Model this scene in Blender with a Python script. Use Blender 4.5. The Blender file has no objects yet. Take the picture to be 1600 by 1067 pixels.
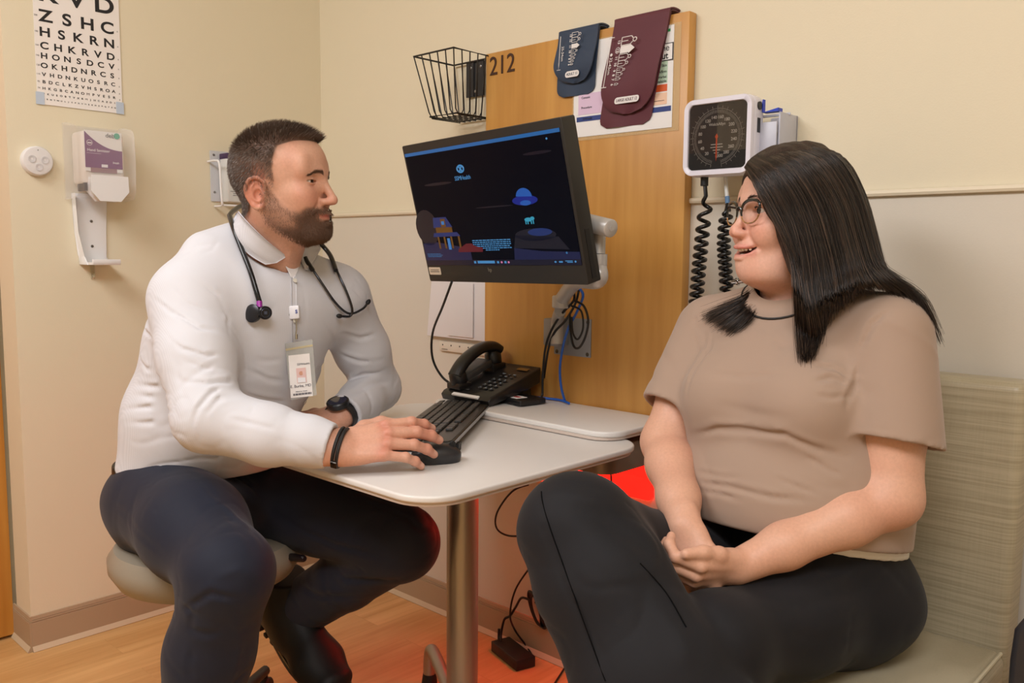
import bpy, bmesh, math, random
import numpy as np
from mathutils import Vector, Matrix
C = bpy.context.scene.collection
SC = bpy.context.scene
PI = math.pi

# ---------------------------------------------------------------- camera
CF = 1347.2                                  # focal length in pixels of the 1600 px wide frame
YAW, PITCH, ROLL = 0.7566, 0.10185, 0.008726
CAM = np.array([2.6251, -1.7903, 1.15])
_f = np.array([-math.sin(YAW)*math.cos(PITCH), math.cos(YAW)*math.cos(PITCH), -math.sin(PITCH)])
_r0 = np.array([math.cos(YAW), math.sin(YAW), 0.0]); _u0 = np.cross(_r0, _f)
_r = _r0*math.cos(ROLL) + _u0*math.sin(ROLL); _u = -_r0*math.sin(ROLL) + _u0*math.cos(ROLL)
cd = bpy.data.cameras.new('camera'); cam = bpy.data.objects.new('camera', cd); C.objects.link(cam)
cd.sensor_width = 36.0; cd.lens = CF/1600*36.0; cd.clip_start = 0.05; cd.clip_end = 50
cam.matrix_world = Matrix(((_r[0], _u[0], -_f[0], CAM[0]), (_r[1], _u[1], -_f[1], CAM[1]), (_r[2], _u[2], -_f[2], CAM[2]), (0, 0, 0, 1)))
SC.camera = cam

def at(x, y, depth):                          # a point seen at pixel x, y, that far from the lens
    return CAM + (_f + _r*(x-800)/CF - _u*(y-533.5)/CF)*depth
def on(x, y, axis, val):                      # a point seen at pixel x, y, on the plane axis = val
    d = _f + _r*(x-800)/CF - _u*(y-533.5)/CF
    return CAM + d*((val-CAM[axis])/d[axis])

# ---------------------------------------------------------------- world, lights, exposure
SC.view_settings.view_transform = 'Standard'; SC.view_settings.look = 'None'
SC.view_settings.gamma = 1.0; SC.view_settings.use_curve_mapping = False
SC.view_settings.exposure = 0.0
w = bpy.data.worlds.new('world'); SC.world = w; w.use_nodes = True
w.node_tree.nodes['Background'].inputs[0].default_value = (1.0, 0.97, 0.92, 1); w.node_tree.nodes['Background'].inputs[1].default_value = 0.5
def area(name, loc, target, sx, sy, power, col):
    l = bpy.data.lights.new(name, 'AREA'); l.shape = 'RECTANGLE'; l.size = sx; l.size_y = sy; l.energy = power; l.color = col
    o = bpy.data.objects.new(name, l); C.objects.link(o); o.location = loc
    o.rotation_euler = (Vector(target)-Vector(loc)).to_track_quat('-Z', 'Y').to_euler(); return o
area('ceiling_light_panel', (0.95, -2.15, 2.55), (1.05, -1.1, 0.0), 1.2, 1.0, 46, (0.985, 0.985, 1.0))
area('ceiling_light_panel', (2.75, -2.0, 2.55), (2.3, -1.3, 0.0), 1.1, 0.9, 43, (0.985, 0.985, 1.0))

# ---------------------------------------------------------------- materials
def lin(c):
    return tuple((v/12.92 if v <= 0.04045 else ((v+0.055)/1.055)**2.4) for v in [x/255 for x in c])
MATS = {}
def mat(name, col, rough=0.5, metal=0.0, spec=0.5, bump=None, noise=None, emit=None, alpha=None, sheen=0.0, coat=0.0, sss=0.0, trans=0.0):
    if name in MATS: return MATS[name]
    m = bpy.data.materials.new(name); m.use_nodes = True; nt = m.node_tree; b = nt.nodes['Principled BSDF']
    c = lin(col)
    b.inputs['Base Color'].default_value = (*c, 1); b.inputs['Roughness'].default_value = rough; b.inputs['Metallic'].default_value = metal
    b.inputs['Specular IOR Level'].default_value = spec; b.inputs['Coat Weight'].default_value = coat
    b.inputs['Sheen Weight'].default_value = sheen; b.inputs['Transmission Weight'].default_value = trans
    if sss:
        b.inputs['Subsurface Weight'].default_value = sss; b.inputs['Subsurface Radius'].default_value = (1.0, 0.35, 0.2); b.inputs['Subsurface Scale'].default_value = 0.008
    if alpha is not None: b.inputs['Alpha'].default_value = alpha
    if emit: b.inputs['Emission Color'].default_value = (*lin(emit[0]), 1); b.inputs['Emission Strength'].default_value = emit[1]
    tc = nt.nodes.new('ShaderNodeTexCoord')
    if noise:                                  # (scale, amount, stretch)
        mp = nt.nodes.new('ShaderNodeMapping'); mp.inputs['Scale'].default_value = noise[2] if len(noise) > 2 else (1, 1, 1)
        n = nt.nodes.new('ShaderNodeTexNoise'); n.inputs['Scale'].default_value = noise[0]; n.inputs['Detail'].default_value = 6
        r = nt.nodes.new('ShaderNodeMapRange'); r.inputs['From Min'].default_value = 0.3; r.inputs['From Max'].default_value = 0.7
        r.inputs['To Min'].default_value = 1-noise[1]; r.inputs['To Max'].default_value = 1+noise[1]
        mx = nt.nodes.new('ShaderNodeVectorMath'); mx.operation = 'SCALE'; mx.inputs[0].default_value = c
        nt.links.new(tc.outputs['Object'], mp.inputs[0]); nt.links.new(mp.outputs[0], n.inputs['Vector']); nt.links.new(n.outputs['Fac'], r.inputs['Value'])
        nt.links.new(r.outputs[0], mx.inputs['Scale']); nt.links.new(mx.outputs[0], b.inputs['Base Color'])
    if bump:                                   # (scale, strength, distance)
        n2 = nt.nodes.new('ShaderNodeTexNoise'); n2.inputs['Scale'].default_value = bump[0]; n2.inputs['Detail'].default_value = 4
        bp = nt.nodes.new('ShaderNodeBump'); bp.inputs['Strength'].default_value = bump[1]; bp.inputs['Distance'].default_value = bump[2]
        nt.links.new(tc.outputs['Object'], n2.inputs['Vector']); nt.links.new(n2.outputs['Fac'], bp.inputs['Height']); nt.links.new(bp.outputs[0], b.inputs['Normal'])
    MATS[name] = m; return m

def wood_mat(name, c_light, c_dark, axis, scale=1.0, rough=0.4, planks=None, contrast=1.0):
    m = bpy.data.materials.new(name); m.use_nodes = True; nt = m.node_tree; L = nt.links.new; N = nt.nodes.new
    b = nt.nodes['Principled BSDF']; b.inputs['Roughness'].default_value = rough
    tc = N('ShaderNodeTexCoord'); mp = N('ShaderNodeMapping')
    s = [14*scale]*3; s[axis] = 1.1*scale; mp.inputs['Scale'].default_value = s
    L(tc.outputs['Object'], mp.inputs[0]); vec = mp.outputs[0]
    base = tc.outputs['Object']
    if planks:
        bt = N('ShaderNodeTexBrick'); bt.inputs['Scale'].default_value = 1.0
        bt.inputs['Brick Width'].default_value = 1.25; bt.inputs['Row Height'].default_value = planks; bt.inputs['Mortar Size'].default_value = 0.0011
        bt.inputs['Mortar Smooth'].default_value = 0.3; bt.inputs['Bias'].default_value = 0.0
        bt.inputs['Color1'].default_value = (0, 0, 0, 1); bt.inputs['Color2'].default_value = (1, 1, 1, 1); bt.inputs['Mortar'].default_value = (0.5, 0.5, 0.5, 1)
        m2 = N('ShaderNodeMapping'); m2.inputs['Rotation'].default_value = (0, 0, PI/2); m2.inputs['Location'].default_value = (0.42, 0.055, 0)
        L(base, m2.inputs[0]); L(m2.outputs[0], bt.inputs['Vector'])
        ad = N('ShaderNodeVectorMath'); ad.operation = 'MULTIPLY_ADD'; ad.inputs[1].default_value = (7, 7, 7)
        L(bt.outputs['Color'], ad.inputs[0]); L(vec, ad.inputs[2]); vec = ad.outputs[0]
    n = N('ShaderNodeTexNoise'); n.inputs['Scale'].default_value = 1.0; n.inputs['Detail'].default_value = 8; n.inputs['Distortion'].default_value = 0.9
    n3 = N('ShaderNodeTexNoise'); n3.inputs['Scale'].default_value = 5.0; n3.inputs['Detail'].default_value = 6
    L(vec, n.inputs['Vector']); L(vec, n3.inputs['Vector'])
    mx = N('ShaderNodeMix'); mx.data_type = 'FLOAT'; mx.inputs[0].default_value = 0.4
    L(n.outputs['Fac'], mx.inputs[2]); L(n3.outputs['Fac'], mx.inputs[3])
    cr = N('ShaderNodeValToRGB'); e = cr.color_ramp.elements; h = 0.16/contrast
    e[0].position = 0.5-h; e[0].color = (*lin(c_dark), 1); e[1].position = 0.5+h; e[1].color = (*lin(c_light), 1)
    L(mx.outputs[0], cr.inputs[0]); out = cr.outputs[0]
    if planks:
        m3 = N('ShaderNodeMix'); m3.data_type = 'RGBA'; m3.blend_type = 'MULTIPLY'; m3.inputs[7].default_value = (0.86, 0.83, 0.78, 1)
        L(bt.outputs['Fac'], m3.inputs[0]); L(out, m3.inputs[6]); out = m3.outputs[2]
        hv = N('ShaderNodeMapRange'); hv.inputs['To Min'].default_value = 0.965; hv.inputs['To Max'].default_value = 1.03
        L(bt.outputs['Color'], hv.inputs['Value']); sc = N('ShaderNodeVectorMath'); sc.operation = 'SCALE'
        L(out, sc.inputs[0]); L(hv.outputs[0], sc.inputs['Scale']); out = sc.outputs[0]
    L(out, b.inputs['Base Color']); MATS[name] = m; return m

# ---------------------------------------------------------------- mesh helpers
def rr_outline(w, h, r, n=6):                # rounded rectangle, centred
    pts = []
    for cx, cy, a0 in ((w/2-r, h/2-r, 0), (-w/2+r, h/2-r, 90), (-w/2+r, -h/2+r, 180), (w/2-r, -h/2+r, 270)):
        for i in range(n+1):
            a = math.radians(a0+90*i/n); pts.append((cx+r*math.cos(a), cy+r*math.sin(a)))
    return pts
def frame_from(z, up=(0, 0, 1)):
    z = Vector(z).normalized(); up = Vector(up)
    if abs(z.dot(up)) > 0.98: up = Vector((1, 0, 0))
    x = up.cross(z).normalized(); y = z.cross(x)
    return Matrix((x, y, z)).transposed()
def smooth_path(pts, n=8, closed=False):
    P = [Vector(p) for p in pts]; out = []
    m = len(P); rng = range(m if closed else m-1)
    for i in rng:
        if closed: p0, p1, p2, p3 = P[i-1], P[i], P[(i+1) % m], P[(i+2) % m]
        else: p0, p1, p2, p3 = P[max(i-1, 0)], P[i], P[i+1], P[min(i+2, m-1)]
        for k in range(n):
            t = k/n
            out.append(0.5*((2*p1)+(p2-p0)*t+(2*p0-5*p1+4*p2-p3)*t*t+(3*p1-p0-3*p2+p3)*t**3))
    if not closed: out.append(P[-1])
    return out

class MB:
    def __init__(s): s.bm = bmesh.new(); s.mi = 0
    def _tag(s, faces, smooth=True):
        for f in faces: f.material_index = s.mi; f.smooth = smooth
    def mesh(s, verts, faces, smooth=True):
        vs = [s.bm.verts.new(v) for v in verts]; fs = []
        for f in faces:
            try: fs.append(s.bm.faces.new([vs[i] for i in f]))
            except ValueError: pass
        s._tag(fs, smooth); return vs
    def box(s, c, size, rot=None, bev=0.0, seg=2):
        t = bmesh.new(); bmesh.ops.create_cube(t, size=1.0)
        for v in t.verts: v.co = Vector((v.co.x*size[0], v.co.y*size[1], v.co.z*size[2]))
        if bev > 0: bmesh.ops.bevel(t, geom=list(t.edges), offset=min(bev, min(size)*0.49), segments=seg, affect='EDGES', profile=0.5)
        M = Matrix.Translation(Vector(c)) @ (rot.to_4x4() if rot is not None else Matrix.Identity(4))
        t.verts.index_update()
        s.mesh([M @ v.co for v in t.verts], [[v.index for v in f.verts] for f in t.faces], bev > 0); t.free(); return s
    def prism(s, outline, M, z0, z1, bev=0.0, seg=3):
        """outline in the local xy plane of M, extruded z0..z1, rounded rim of size bev"""
        n = len(outline); rings = []
        cx = sum(p[0] for p in outline)/n; cy = sum(p[1] for p in outline)/n
        def inset(d):
            out = []
            for i in range(n):
                p0 = Vector(outline[i-1]); p1 = Vector(outline[i]); p2 = Vector(outline[(i+1) % n])
                e1 = p1-p0; e2 = p2-p1
                e1 = e1.normalized() if e1.length > 1e-9 else e2.normalized(); e2 = e2.normalized() if e2.length > 1e-9 else e1
                nn = Vector((-(e1.y+e2.y), e1.x+e2.x)); nn = nn.normalized() if nn.length > 1e-9 else Vector((-e1.y, e1.x))
                out.append((p1.x+nn.x*d, p1.y+nn.y*d))
            return out
        if bev > 0:
            prof = [(bev*(1-math.sin(a)), bev*(1-math.cos(a))) for a in [PI/2*i/seg for i in range(seg+1)]]
            for d, z in prof: rings.append((inset(d), z0+z))
            for d, z in reversed(prof): rings.append((inset(d), z1-z))
        else: rings = [(outline, z0), (outline, z1)]
        M = M if len(M) == 4 else M.to_4x4()
        vs = []
        for o, z in rings: vs.append([s.bm.verts.new(M @ Vector((p[0], p[1], z))) for p in o])
        side = []; caps = []
        for a, b in zip(vs[:-1], vs[1:]):
            for i in range(n):
                j = (i+1) % n
                try: side.append(s.bm.faces.new((a[i], a[j], b[j], b[i])))
                except ValueError: pass
        try: caps.append(s.bm.faces.new(list(reversed(vs[0])))); caps.append(s.bm.faces.new(vs[-1]))
        except ValueError: pass
        s._tag(side, True); s._tag(caps, False); return s
    def tube(s, pts, r, seg=10, n=0, closed=False, cap=True):
        P = smooth_path(pts, n, closed) if n else [Vector(p) for p in pts]
        m = len(P); rr = r if callable(r) else (lambda t: r)
        T = []
        for i in range(m):
            a = P[i-1] if (closed or i > 0) else P[i]; b = P[(i+1) % m] if (closed or i < m-1) else P[i]
            T.append((b-a).normalized())
        up = Vector((0, 0, 1)) if abs(T[0].z) < 0.9 else Vector((1, 0, 0))
        x = up.cross(T[0]).normalized(); rings = []
        for i in range(m):
            x = (x - T[i]*x.dot(T[i])).normalized(); y = T[i].cross(x); q = rr(i/(m-1))
            rings.append([s.bm.verts.new(P[i]+(x*math.cos(2*PI*k/seg)+y*math.sin(2*PI*k/seg))*q) for k in range(seg)])
        fs = []
        for i in range(m if closed else m-1):
            a = rings[i]; b = rings[(i+1) % m]
            off = 0
            if closed and i == m-1:
                off = min(range(seg), key=lambda o: (a[0].co-b[o].co).length)
            for k in range(seg):
                fs.append(s.bm.faces.new((a[k], a[(k+1) % seg], b[(k+1+off) % seg], b[(k+off) % seg])))
        if cap and not closed: fs.append(s.bm.faces.new(list(reversed(rings[0])))); fs.append(s.bm.faces.new(rings[-1]))
        s._tag(fs); return s
    def cyl(s, a, b, r, r2=None, seg=24, bev=0.0):
        a = Vector(a); b = Vector(b); h = (b-a).length; r2 = r if r2 is None else r2
        prof = [(0, 0), (r-bev, 0), (r, bev), (r2, h-bev), (r2-bev, h), (0, h)] if bev else [(0, 0), (r, 0), (r2, h), (0, h)]
        return s.lathe(prof, a, b-a, seg)
    def lathe(s, prof, o, axis, seg=24):
        """prof = [(radius, height)]; flat rims keep a crease by doubled rings"""
        R = frame_from(axis); o = Vector(o); rings = []
        for q, h in prof:
            if q < 1e-7: rings.append([s.bm.verts.new(o+R @ Vector((0, 0, h)))])
            else: rings.append([s.bm.verts.new(o+R @ Vector((q*math.cos(2*PI*k/seg), q*math.sin(2*PI*k/seg), h))) for k in range(seg)])
        for i in range(len(rings)-1):
            a, b = rings[i], rings[i+1]; fs = []
            for k in range(seg):
                j = (k+1) % seg
                if len(a) == 1 and len(b) == 1: continue
                if len(a) == 1: fs.append(s.bm.faces.new((a[0], b[j], b[k])))
                elif len(b) == 1: fs.append(s.bm.faces.new((a[k], a[j], b[0])))
                else: fs.append(s.bm.faces.new((a[k], a[j], b[j], b[k])))
            s._tag(fs, True)
        return s
    def ell(s, c, r, R=None, seg=20):
        t = bmesh.new(); bmesh.ops.create_uvsphere(t, u_segments=seg, v_segments=max(6, seg//2), radius=1.0); t.verts.index_update()
        R = R or Matrix.Identity(3); c = Vector(c)
        s.mesh([c+R @ Vector((v.co.x*r[0], v.co.y*r[1], v.co.z*r[2])) for v in t.verts], [[v.index for v in f.verts] for f in t.faces]); t.free(); return s
    def text(s, body, M, size, extrude=0.0003, align='CENTER', xs=1.0, valign='CENTER', bold=0.0):
        if 'M' in body or 'm' in body: bold = 0.0
        cu = bpy.data.curves.new('t', 'FONT'); cu.body = body; cu.size = size; cu.align_x = align; cu.align_y = valign; cu.extrude = extrude; cu.offset = bold
        o = bpy.data.objects.new('t', cu); me = o.to_mesh()
        M = M if len(M) == 4 else M.to_4x4()
        s.mesh([M @ Vector((v.co.x*xs, v.co.y, v.co.z)) for v in me.vertices], [list(p.vertices) for p in me.polygons], False)
        o.to_mesh_clear(); bpy.data.objects.remove(o); bpy.data.curves.remove(cu); return s
    def use(s, i): s.mi = i; return s
    def build(s, name, mats, parent=None, sharp=40, local=False):
        me = bpy.data.meshes.new(name); bmesh.ops.recalc_face_normals(s.bm, faces=s.bm.faces); s.bm.to_mesh(me); s.bm.free()
        for m in (mats if isinstance(mats, (list, tuple)) else [mats]): me.materials.append(m)
        me.set_sharp_from_angle(angle=math.radians(sharp))
        return link(name, me, parent, local)
def link(name, me, parent=None, local=False):
    o = bpy.data.objects.new(name, me); C.objects.link(o)
    if parent is not None:
        o.parent = parent
        if not local: o.matrix_parent_inverse = WM[parent.name].inverted()
    WM[o.name] = Matrix.Identity(4) if not local else WM[parent.name].copy()
    return o
WM = {}
def thing(name, label, cat, loc=(0, 0, 0), M=None, group=None):
    o = bpy.data.objects.new(name, None); C.objects.link(o); o.empty_display_size = 0.05
    o.matrix_world = M if M is not None else Matrix.Translation(Vector(loc)); WM[o.name] = o.matrix_world.copy()
    o['label'] = label; o['category'] = cat
    if group: o['group'] = group
    return o
def tag(o, label, cat, group=None):
    o['label'] = label; o['category'] = cat
    if group: o['group'] = group
    return o
def struct(o): o['kind'] = 'structure'; return o
def TR(x, y, z): return Matrix.Translation((x, y, z))
def axes(o, x, y, z): return Matrix(((x[0], y[0], z[0], o[0]), (x[1], y[1], z[1], o[1]), (x[2], y[2], z[2], o[2]), (0, 0, 0, 1)))
def wallB(x, z, y): return axes((x, y, z), (1, 0, 0), (0, 0, 1), (0, -1, 0))     # drawing frame on the back wall, normal -y
def wallA(y, z, x=0.0): return axes((x, y, z), (0, 1, 0), (0, 0, 1), (1, 0, 0))   # on the left wall, normal +x
# ================================================================ the room
m_cream = mat('cream_wall_paint', (227, 217, 191), 0.6, bump=(260, 0.12, 0.002))
m_beige = mat('beige_wall_sheet', (216, 208, 194), 0.42, bump=(300, 0.08, 0.002))
m_base = mat('taupe_vinyl_base', (176, 153, 125), 0.5)
m_rail = mat('cream_trim', (226, 214, 190), 0.45)
m_ceil = mat('white_ceiling', (235, 232, 224), 0.9)
m_floor = wood_mat('light_maple_floor', (222, 178, 118), (196, 146, 88), 1, 0.9, 0.33, planks=0.125)
m_panel = wood_mat('honey_maple_panel', (206, 153, 80), (184, 130, 62), 2, 0.55, 0.36, contrast=1.15)
m_door = wood_mat('orange_maple_door', (205, 142, 60), (178, 112, 38), 2, 0.6, 0.4)
m_darkdoor = wood_mat('brown_door', (120, 78, 42), (92, 58, 30), 2, 0.6, 0.4)

def slab(name, lo, hi, m):
    b = MB(); b.box([(a+c)/2 for a, c in zip(lo, hi)], [c-a for a, c in zip(lo, hi)]); return struct(b.build(name, m))
XR, YF, H = 3.7, -3.6, 2.62
slab('floor', (-0.5, YF-0.1, -0.1), (XR+0.1, 0.1, 0), m_floor)
slab('ceiling', (-0.5, YF-0.1, H), (XR+0.1, 0.1, H+0.1), m_ceil)
slab('wall_left', (-0.12, -1.005, 0), (0, 0.1, H), m_cream)
slab('wall_left_recess', (-0.30, YF, 0), (-0.20, -0.9, H), m_cream)
slab('wall_back', (-0.12, 0, 1.275), (XR+0.1, 0.12, H), m_cream)
slab('wall_back_lower_sheet', (0, -0.0015, 0), (XR+0.1, 0.12, 1.278), m_beige)
slab('wall_right', (XR, YF, 0), (XR+0.1, 0.0, H), m_cream)
slab('wall_front', (-0.3, YF-0.1, 0), (XR, YF, H), m_cream)
b = MB(); b.box((-0.165, -1.5, 1.06), (0.05, 0.98, 2.10)); struct(b.build('door_1', m_door))
b = MB(); b.box((-0.185, -2.76, 1.05), (0.03, 0.95, 2.10)); struct(b.build('door_2', m_darkdoor))
b = MB(); b.prism([(0, 0), (0.009, 0.001), (0.011, 0.006), (0.009, 0.012), (0, 0.014)], axes((0.0, -0.0015, 1.270), (0, -1, 0), (0, 0, 1), (1, 0, 0)), 0, XR); struct(b.build('trim_1', m_rail))
# cove base with a grooved top and a flared toe
prof = [(0, 0), (0.013, 0.0), (0.014, 0.002), (0.006, 0.016), (0.0055, 0.085), (0.0035, 0.0865), (0.0058, 0.088), (0.0058, 0.091), (0.0035, 0.0925), (0.0055, 0.094), (0.004, 0.104), (0, 0.1045)]
m_toe = mat('light_vinyl_toe', (205, 186, 156), 0.45)
def cove(name, o, out, along, L):
    b = MB(); M = axes(o, out, (0, 0, 1), along); b.prism(prof, M, 0, L)
    for f in b.bm.faces:
        if f.calc_center_median().z < 0.0165: f.material_index = 1
    return struct(b.build(name, [m_base, m_toe], sharp=25))
cove('baseboard_left', (0, -1.006, 0), (1, 0, 0), (0, 1, 0), 1.0)
cove('baseboard_back', (0, -0.0015, 0), (0, -1, 0), (1, 0, 0), XR)
cove('baseboard_left_return', (-0.14, -1.005, 0), (0, -1, 0), (1, 0, 0), 0.145)
# ================================================================ things on the walls
m_white = mat('white_plastic', (236, 236, 238), 0.35)
m_black = mat('black_plastic', (24, 24, 26), 0.4)
m_blackmat = mat('black_rubber', (18, 18, 19), 0.55)
m_steel = mat('brushed_steel', (178, 174, 168), 0.35, 0.9)
m_screw = mat('screw_steel', (150, 150, 150), 0.3, 1.0)
m_ink = mat('black_ink', (28, 28, 32), 0.6)
m_paper = mat('white_paper', (238, 236, 234), 0.6)
m_greymetal = mat('grey_painted_metal', (150, 152, 156), 0.45, 0.3)

# ---- eye chart on the left wall
t = thing('eye_chart', 'white letter eye chart taped to the cream wall at upper left', 'eye chart', (0, -0.81, 1.7))
b = MB(); b.box((0.002, -0.8095, 1.745), (0.0016, 0.231, 0.392)); b.build('chart_sheet', mat('chart_paper', (240, 235, 232), 0.35), t)
b = MB()
rows = [('KVD', 1.848, .045), ('ZSHC', 1.787, .0315), ('HSKRN', 1.744, .0240), ('CHKRVD', 1.7075, .0185), ('HONSDCV', 1.680, .0150), ('OKHDNRCS', 1.654, .0135),
        ('VHDNKUOSRC', 1.630, .0098), ('BDCLKZVHSROA', 1.610, .0084), ('HKGBCANOMPVESR', 1.5925, .0068), ('PKUEOBTVXRMJHCAZDI', 1.5775, .0048), ('DRNTWULJSPXVMRKHZPGYEO', 1.5635, .0036)]
for txt, z, h in rows:
    n = len(txt); y0, y1 = -0.9105, -0.7135
    y0 += h*0.50; y1 -= h*0.50
    for i, ch in enumerate(txt):
        b.text(ch, wallA(y0+(y1-y0)*i/(n-1), z, 0.0030), h*1.42, 0.0002, xs=1.22, bold=h*.035)
for i, (txt, z, h) in enumerate(rows[1:]):
    b.text(str(200-i*18), wallA(-0.9200, z, .0030), 0.0062, 0.0001)
    b.text('6', wallA(-0.7010, z-.004, .0030), 0.0062, 0.0001)
b.build('lettering', m_ink, t)
for y, z in ((-0.918, 1.563), (-0.701, 1.563)):
    b = MB(); b.box((0.0033, y, z+0.002), (0.0005, 0.022, 0.034)); b.build('tape', mat('blue_tape', (190, 204, 222), 0.3), t)

# ---- round wall unit
t = thing('wall_intercom', 'small round white wall unit with three round dimples left of the sanitizer', 'wall button', (0, -0.936, 1.392))
b = MB(); b.lathe([(0, 0), (0.040, 0), (0.0405, 0.004), (0.040, 0.016), (0.037, 0.0205), (0.030, 0.022), (0, 0.022)], (0, -0.936, 1.392), (1, 0, 0), 48)
b.build('body', mat('pearl_plastic', (226, 224, 224), 0.3), t)
for dy, dz in ((-0.016, 0.004), (0.017, 0.003), (0.001, -0.0175)):
    b = MB(); b.lathe([(0.0098, 0), (0.0102, 0.0012), (0.0092, 0.0014), (0.006, 0.0004), (0, 0)], (0.0218, -0.936+dy, 1.392+dz), (1, 0, 0), 24); b.build('button', mat('dimple_plastic', (208, 206, 208), 0.35), t)
b = MB(); b.cyl((0.0218, -0.936, 1.421), (0.0224, -0.936, 1.421), 0.0012, seg=10); b.build('indicator', m_black, t)

# ---- hand sanitizer dispenser
t = thing('sanitizer_dispenser', 'wall hand sanitizer dispenser with clear cover, purple label and white drip tray', 'sanitizer dispenser', (0, -0.775, 1.35))
m_clear = mat('smoky_clear_plastic', (232, 228, 228), 0.10, alpha=0.20, spec=0.6)
yc, hw = -0.7850, 0.0785
cov = [(-0.0005, 1.500), (0.030, 1.4975), (0.084, 1.4870), (0.094, 1.482), (0.099, 1.470), (0.103, 1.400), (0.098, 1.318), (0.088, 1.300), (0.030, 1.296), (-0.0005, 1.296)]
b = MB(); b.prism([(p[0], p[1]) for p in cov], axes((0.0015, yc+hw, 0), (1, 0, 0), (0, 0, 1), (0, -1, 0)), 0, 2*hw, 0.006, 3); b.build('cover', m_clear, t, sharp=50)
b = MB(); b.box((0.045, yc, 1.405), (0.078, 0.118, 0.15), bev=0.012, seg=4); b.build('refill_pack', mat('refill_plastic', (226, 216, 206), 0.4), t)
m_purple = mat('purple_label', (112, 44, 112), 0.35)
b = MB(); X = 0.0865; yl, yr = yc-0.052, yc+0.050
b.box((X-0.0005, (yl+yr)/2, 1.425), (0.0015, yr-yl, 0.112))
lab = b.build('label', m_paper, t)
b = MB(); cur = []
for i in range(13):
    s = i/12; cur.append((yl+(yr-yl)*s, 1.478-0.048*(1-(1-s)**2.2)))
b.prism([(yr, 1.379), (yl, 1.379)][::-1]+[c for c in reversed(cur)], axes((X+0.0006, 0, 0), (0, 1, 0), (0, 0, 1), (1, 0, 0)), 0, 0.0006)
b.build('purple_field', m_purple, lab, local=False)
b = MB(); b.text('Hand Sanitizer', wallA(yl+0.006, 1.427, X+0.0014), 0.0105, align='LEFT'); b.box((X+0.0014, yl+0.024, 1.4185), (0.0004, 0.038, 0.0006))
b.lathe([(0.0068, 0), (0.0078, 0), (0.0078, 0.0003), (0.0068, 0.0003)], (X+0.0013, yl+0.013, 1.447), (1, 0, 0), 24); b.box((X+0.0014, yl+0.013, 1.4465), (0.0004, 0.010, 0.003))
b.text('fresh', wallA(yr-0.018, 1.396, X+0.0014), 0.009); b.box((X+0.0016, yc+0.0, 1.3855), (0.0006, 0.017, 0.008)); b.build('label_lettering', mat('white_print', (240, 236, 240), 0.4), lab, local=False)
b = MB(); b.text('deb', wallA(yl+0.057, 1.4705, X+0.0014), 0.017, align='LEFT'); b.build('logo', mat('grey_print', (90, 92, 98), 0.4), lab, local=False)
b = MB(); b.cyl((X+0.0010, yr-0.0135, 1.4715), (X+0.0017, yr-0.0135, 1.4715), 0.0082, seg=24); b.build('logo_dot', mat('teal_print', (52, 170, 140), 0.4), lab, local=False)
b = MB(); b.box((X+0.0004, yc-0.002, 1.3735), (0.001, 0.072, 0.0145)); b.build('lower_sticker', mat('mauve_print', (150, 112, 118), 0.5), lab, local=False)
b = MB(); pb = [(-0.046, 0.030), (0.046, 0.030), (0.046, -0.006), (0.026, -0.030), (-0.026, -0.030), (-0.046, -0.006)]
b.prism(pb, axes((0.080, yc+0.002, 1.322), (0, 1, 0), (0, 0, 1), (1, 0, 0)), 0, 0.036, 0.007, 4); b.build('push_bar', m_white, t, sharp=55)
b = MB(); b.box((0.060, yc-0.052, 1.325), (0.05, 0.008, 0.022)); b.build('latch', mat('dark_grey_plastic', (70, 68, 70), 0.4), t)
b = MB()   # backplate channel running down into the tray
n = 12
outl = [(-0.050, 1.31), (0.047, 1.31), (0.042, 1.20), (0.040, 1.118), (-0.030, 1.112), (-0.040, 1.135), (-0.046, 1.20)]
b.prism([(p[0], p[1]) for p in outl][::-1], axes((0.001, yc-0.012, 0), (0, 1, 0), (0, 0, 1), (1, 0, 0)), 0, 0.006, 0.002)
b.mesh([(0.001, yc-0.062, 1.31), (0.030, yc-0.062, 1.31), (0.032, yc-0.058, 1.20), (0.042, yc-0.047, 1.128), (0.001, yc-0.047, 1.112), (0.001, yc-0.058, 1.20)], [(0, 1, 2, 5), (5, 2, 3, 4)])
b.prism([(0.0, 0), (0.092, 0), (0.096, 0.006), (0.094, 0.016), (0.089, 0.016), (0.088, 0.008), (0.006, 0.006), (0, 0.020)], axes((0.002, yc-0.046, 1.107), (1, 0, 0), (0, 0, 1), (0, 1, 0)), 0, 0.078, 0.0015)
b.prism([(0.0, 0), (0.06, 0), (0.05, 0.010), (0.02, 0.040), (0, 0.10)], axes((0.002, yc-0.048, 1.107), (1, 0, 0), (0, 0, 1), (0, 1, 0)), 0, 0.004, 0.001)
b.build('drip_tray', m_white, t, sharp=50)
for z in (1.232, 1.160):
    b = MB(); b.lathe([(0, 0), (0.0042, 0), (0.0038, 0.0014), (0, 0.0018)], (0.0072, yc-0.012, z), (1, 0, 0), 16); b.build('screw', m_screw, t)
# small clear hook under it
t = thing('adhesive_hook', 'tiny clear plastic adhesive hook on the wall below the sanitizer', 'hook', (0, -0.79, 1.07))
b = MB(); b.box((0.002, -0.797, 1.085), (0.003, 0.012, 0.040), bev=0.001); b.tube([(0.003, -0.797, 1.078), (0.012, -0.797, 1.070), (0.015, -0.797, 1.078), (0.010, -0.797, 1.086)], 0.0016, 8, 5); b.build('clip', mat('clear_clip', (214, 205, 178), 0.15, alpha=0.6), t)

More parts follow.
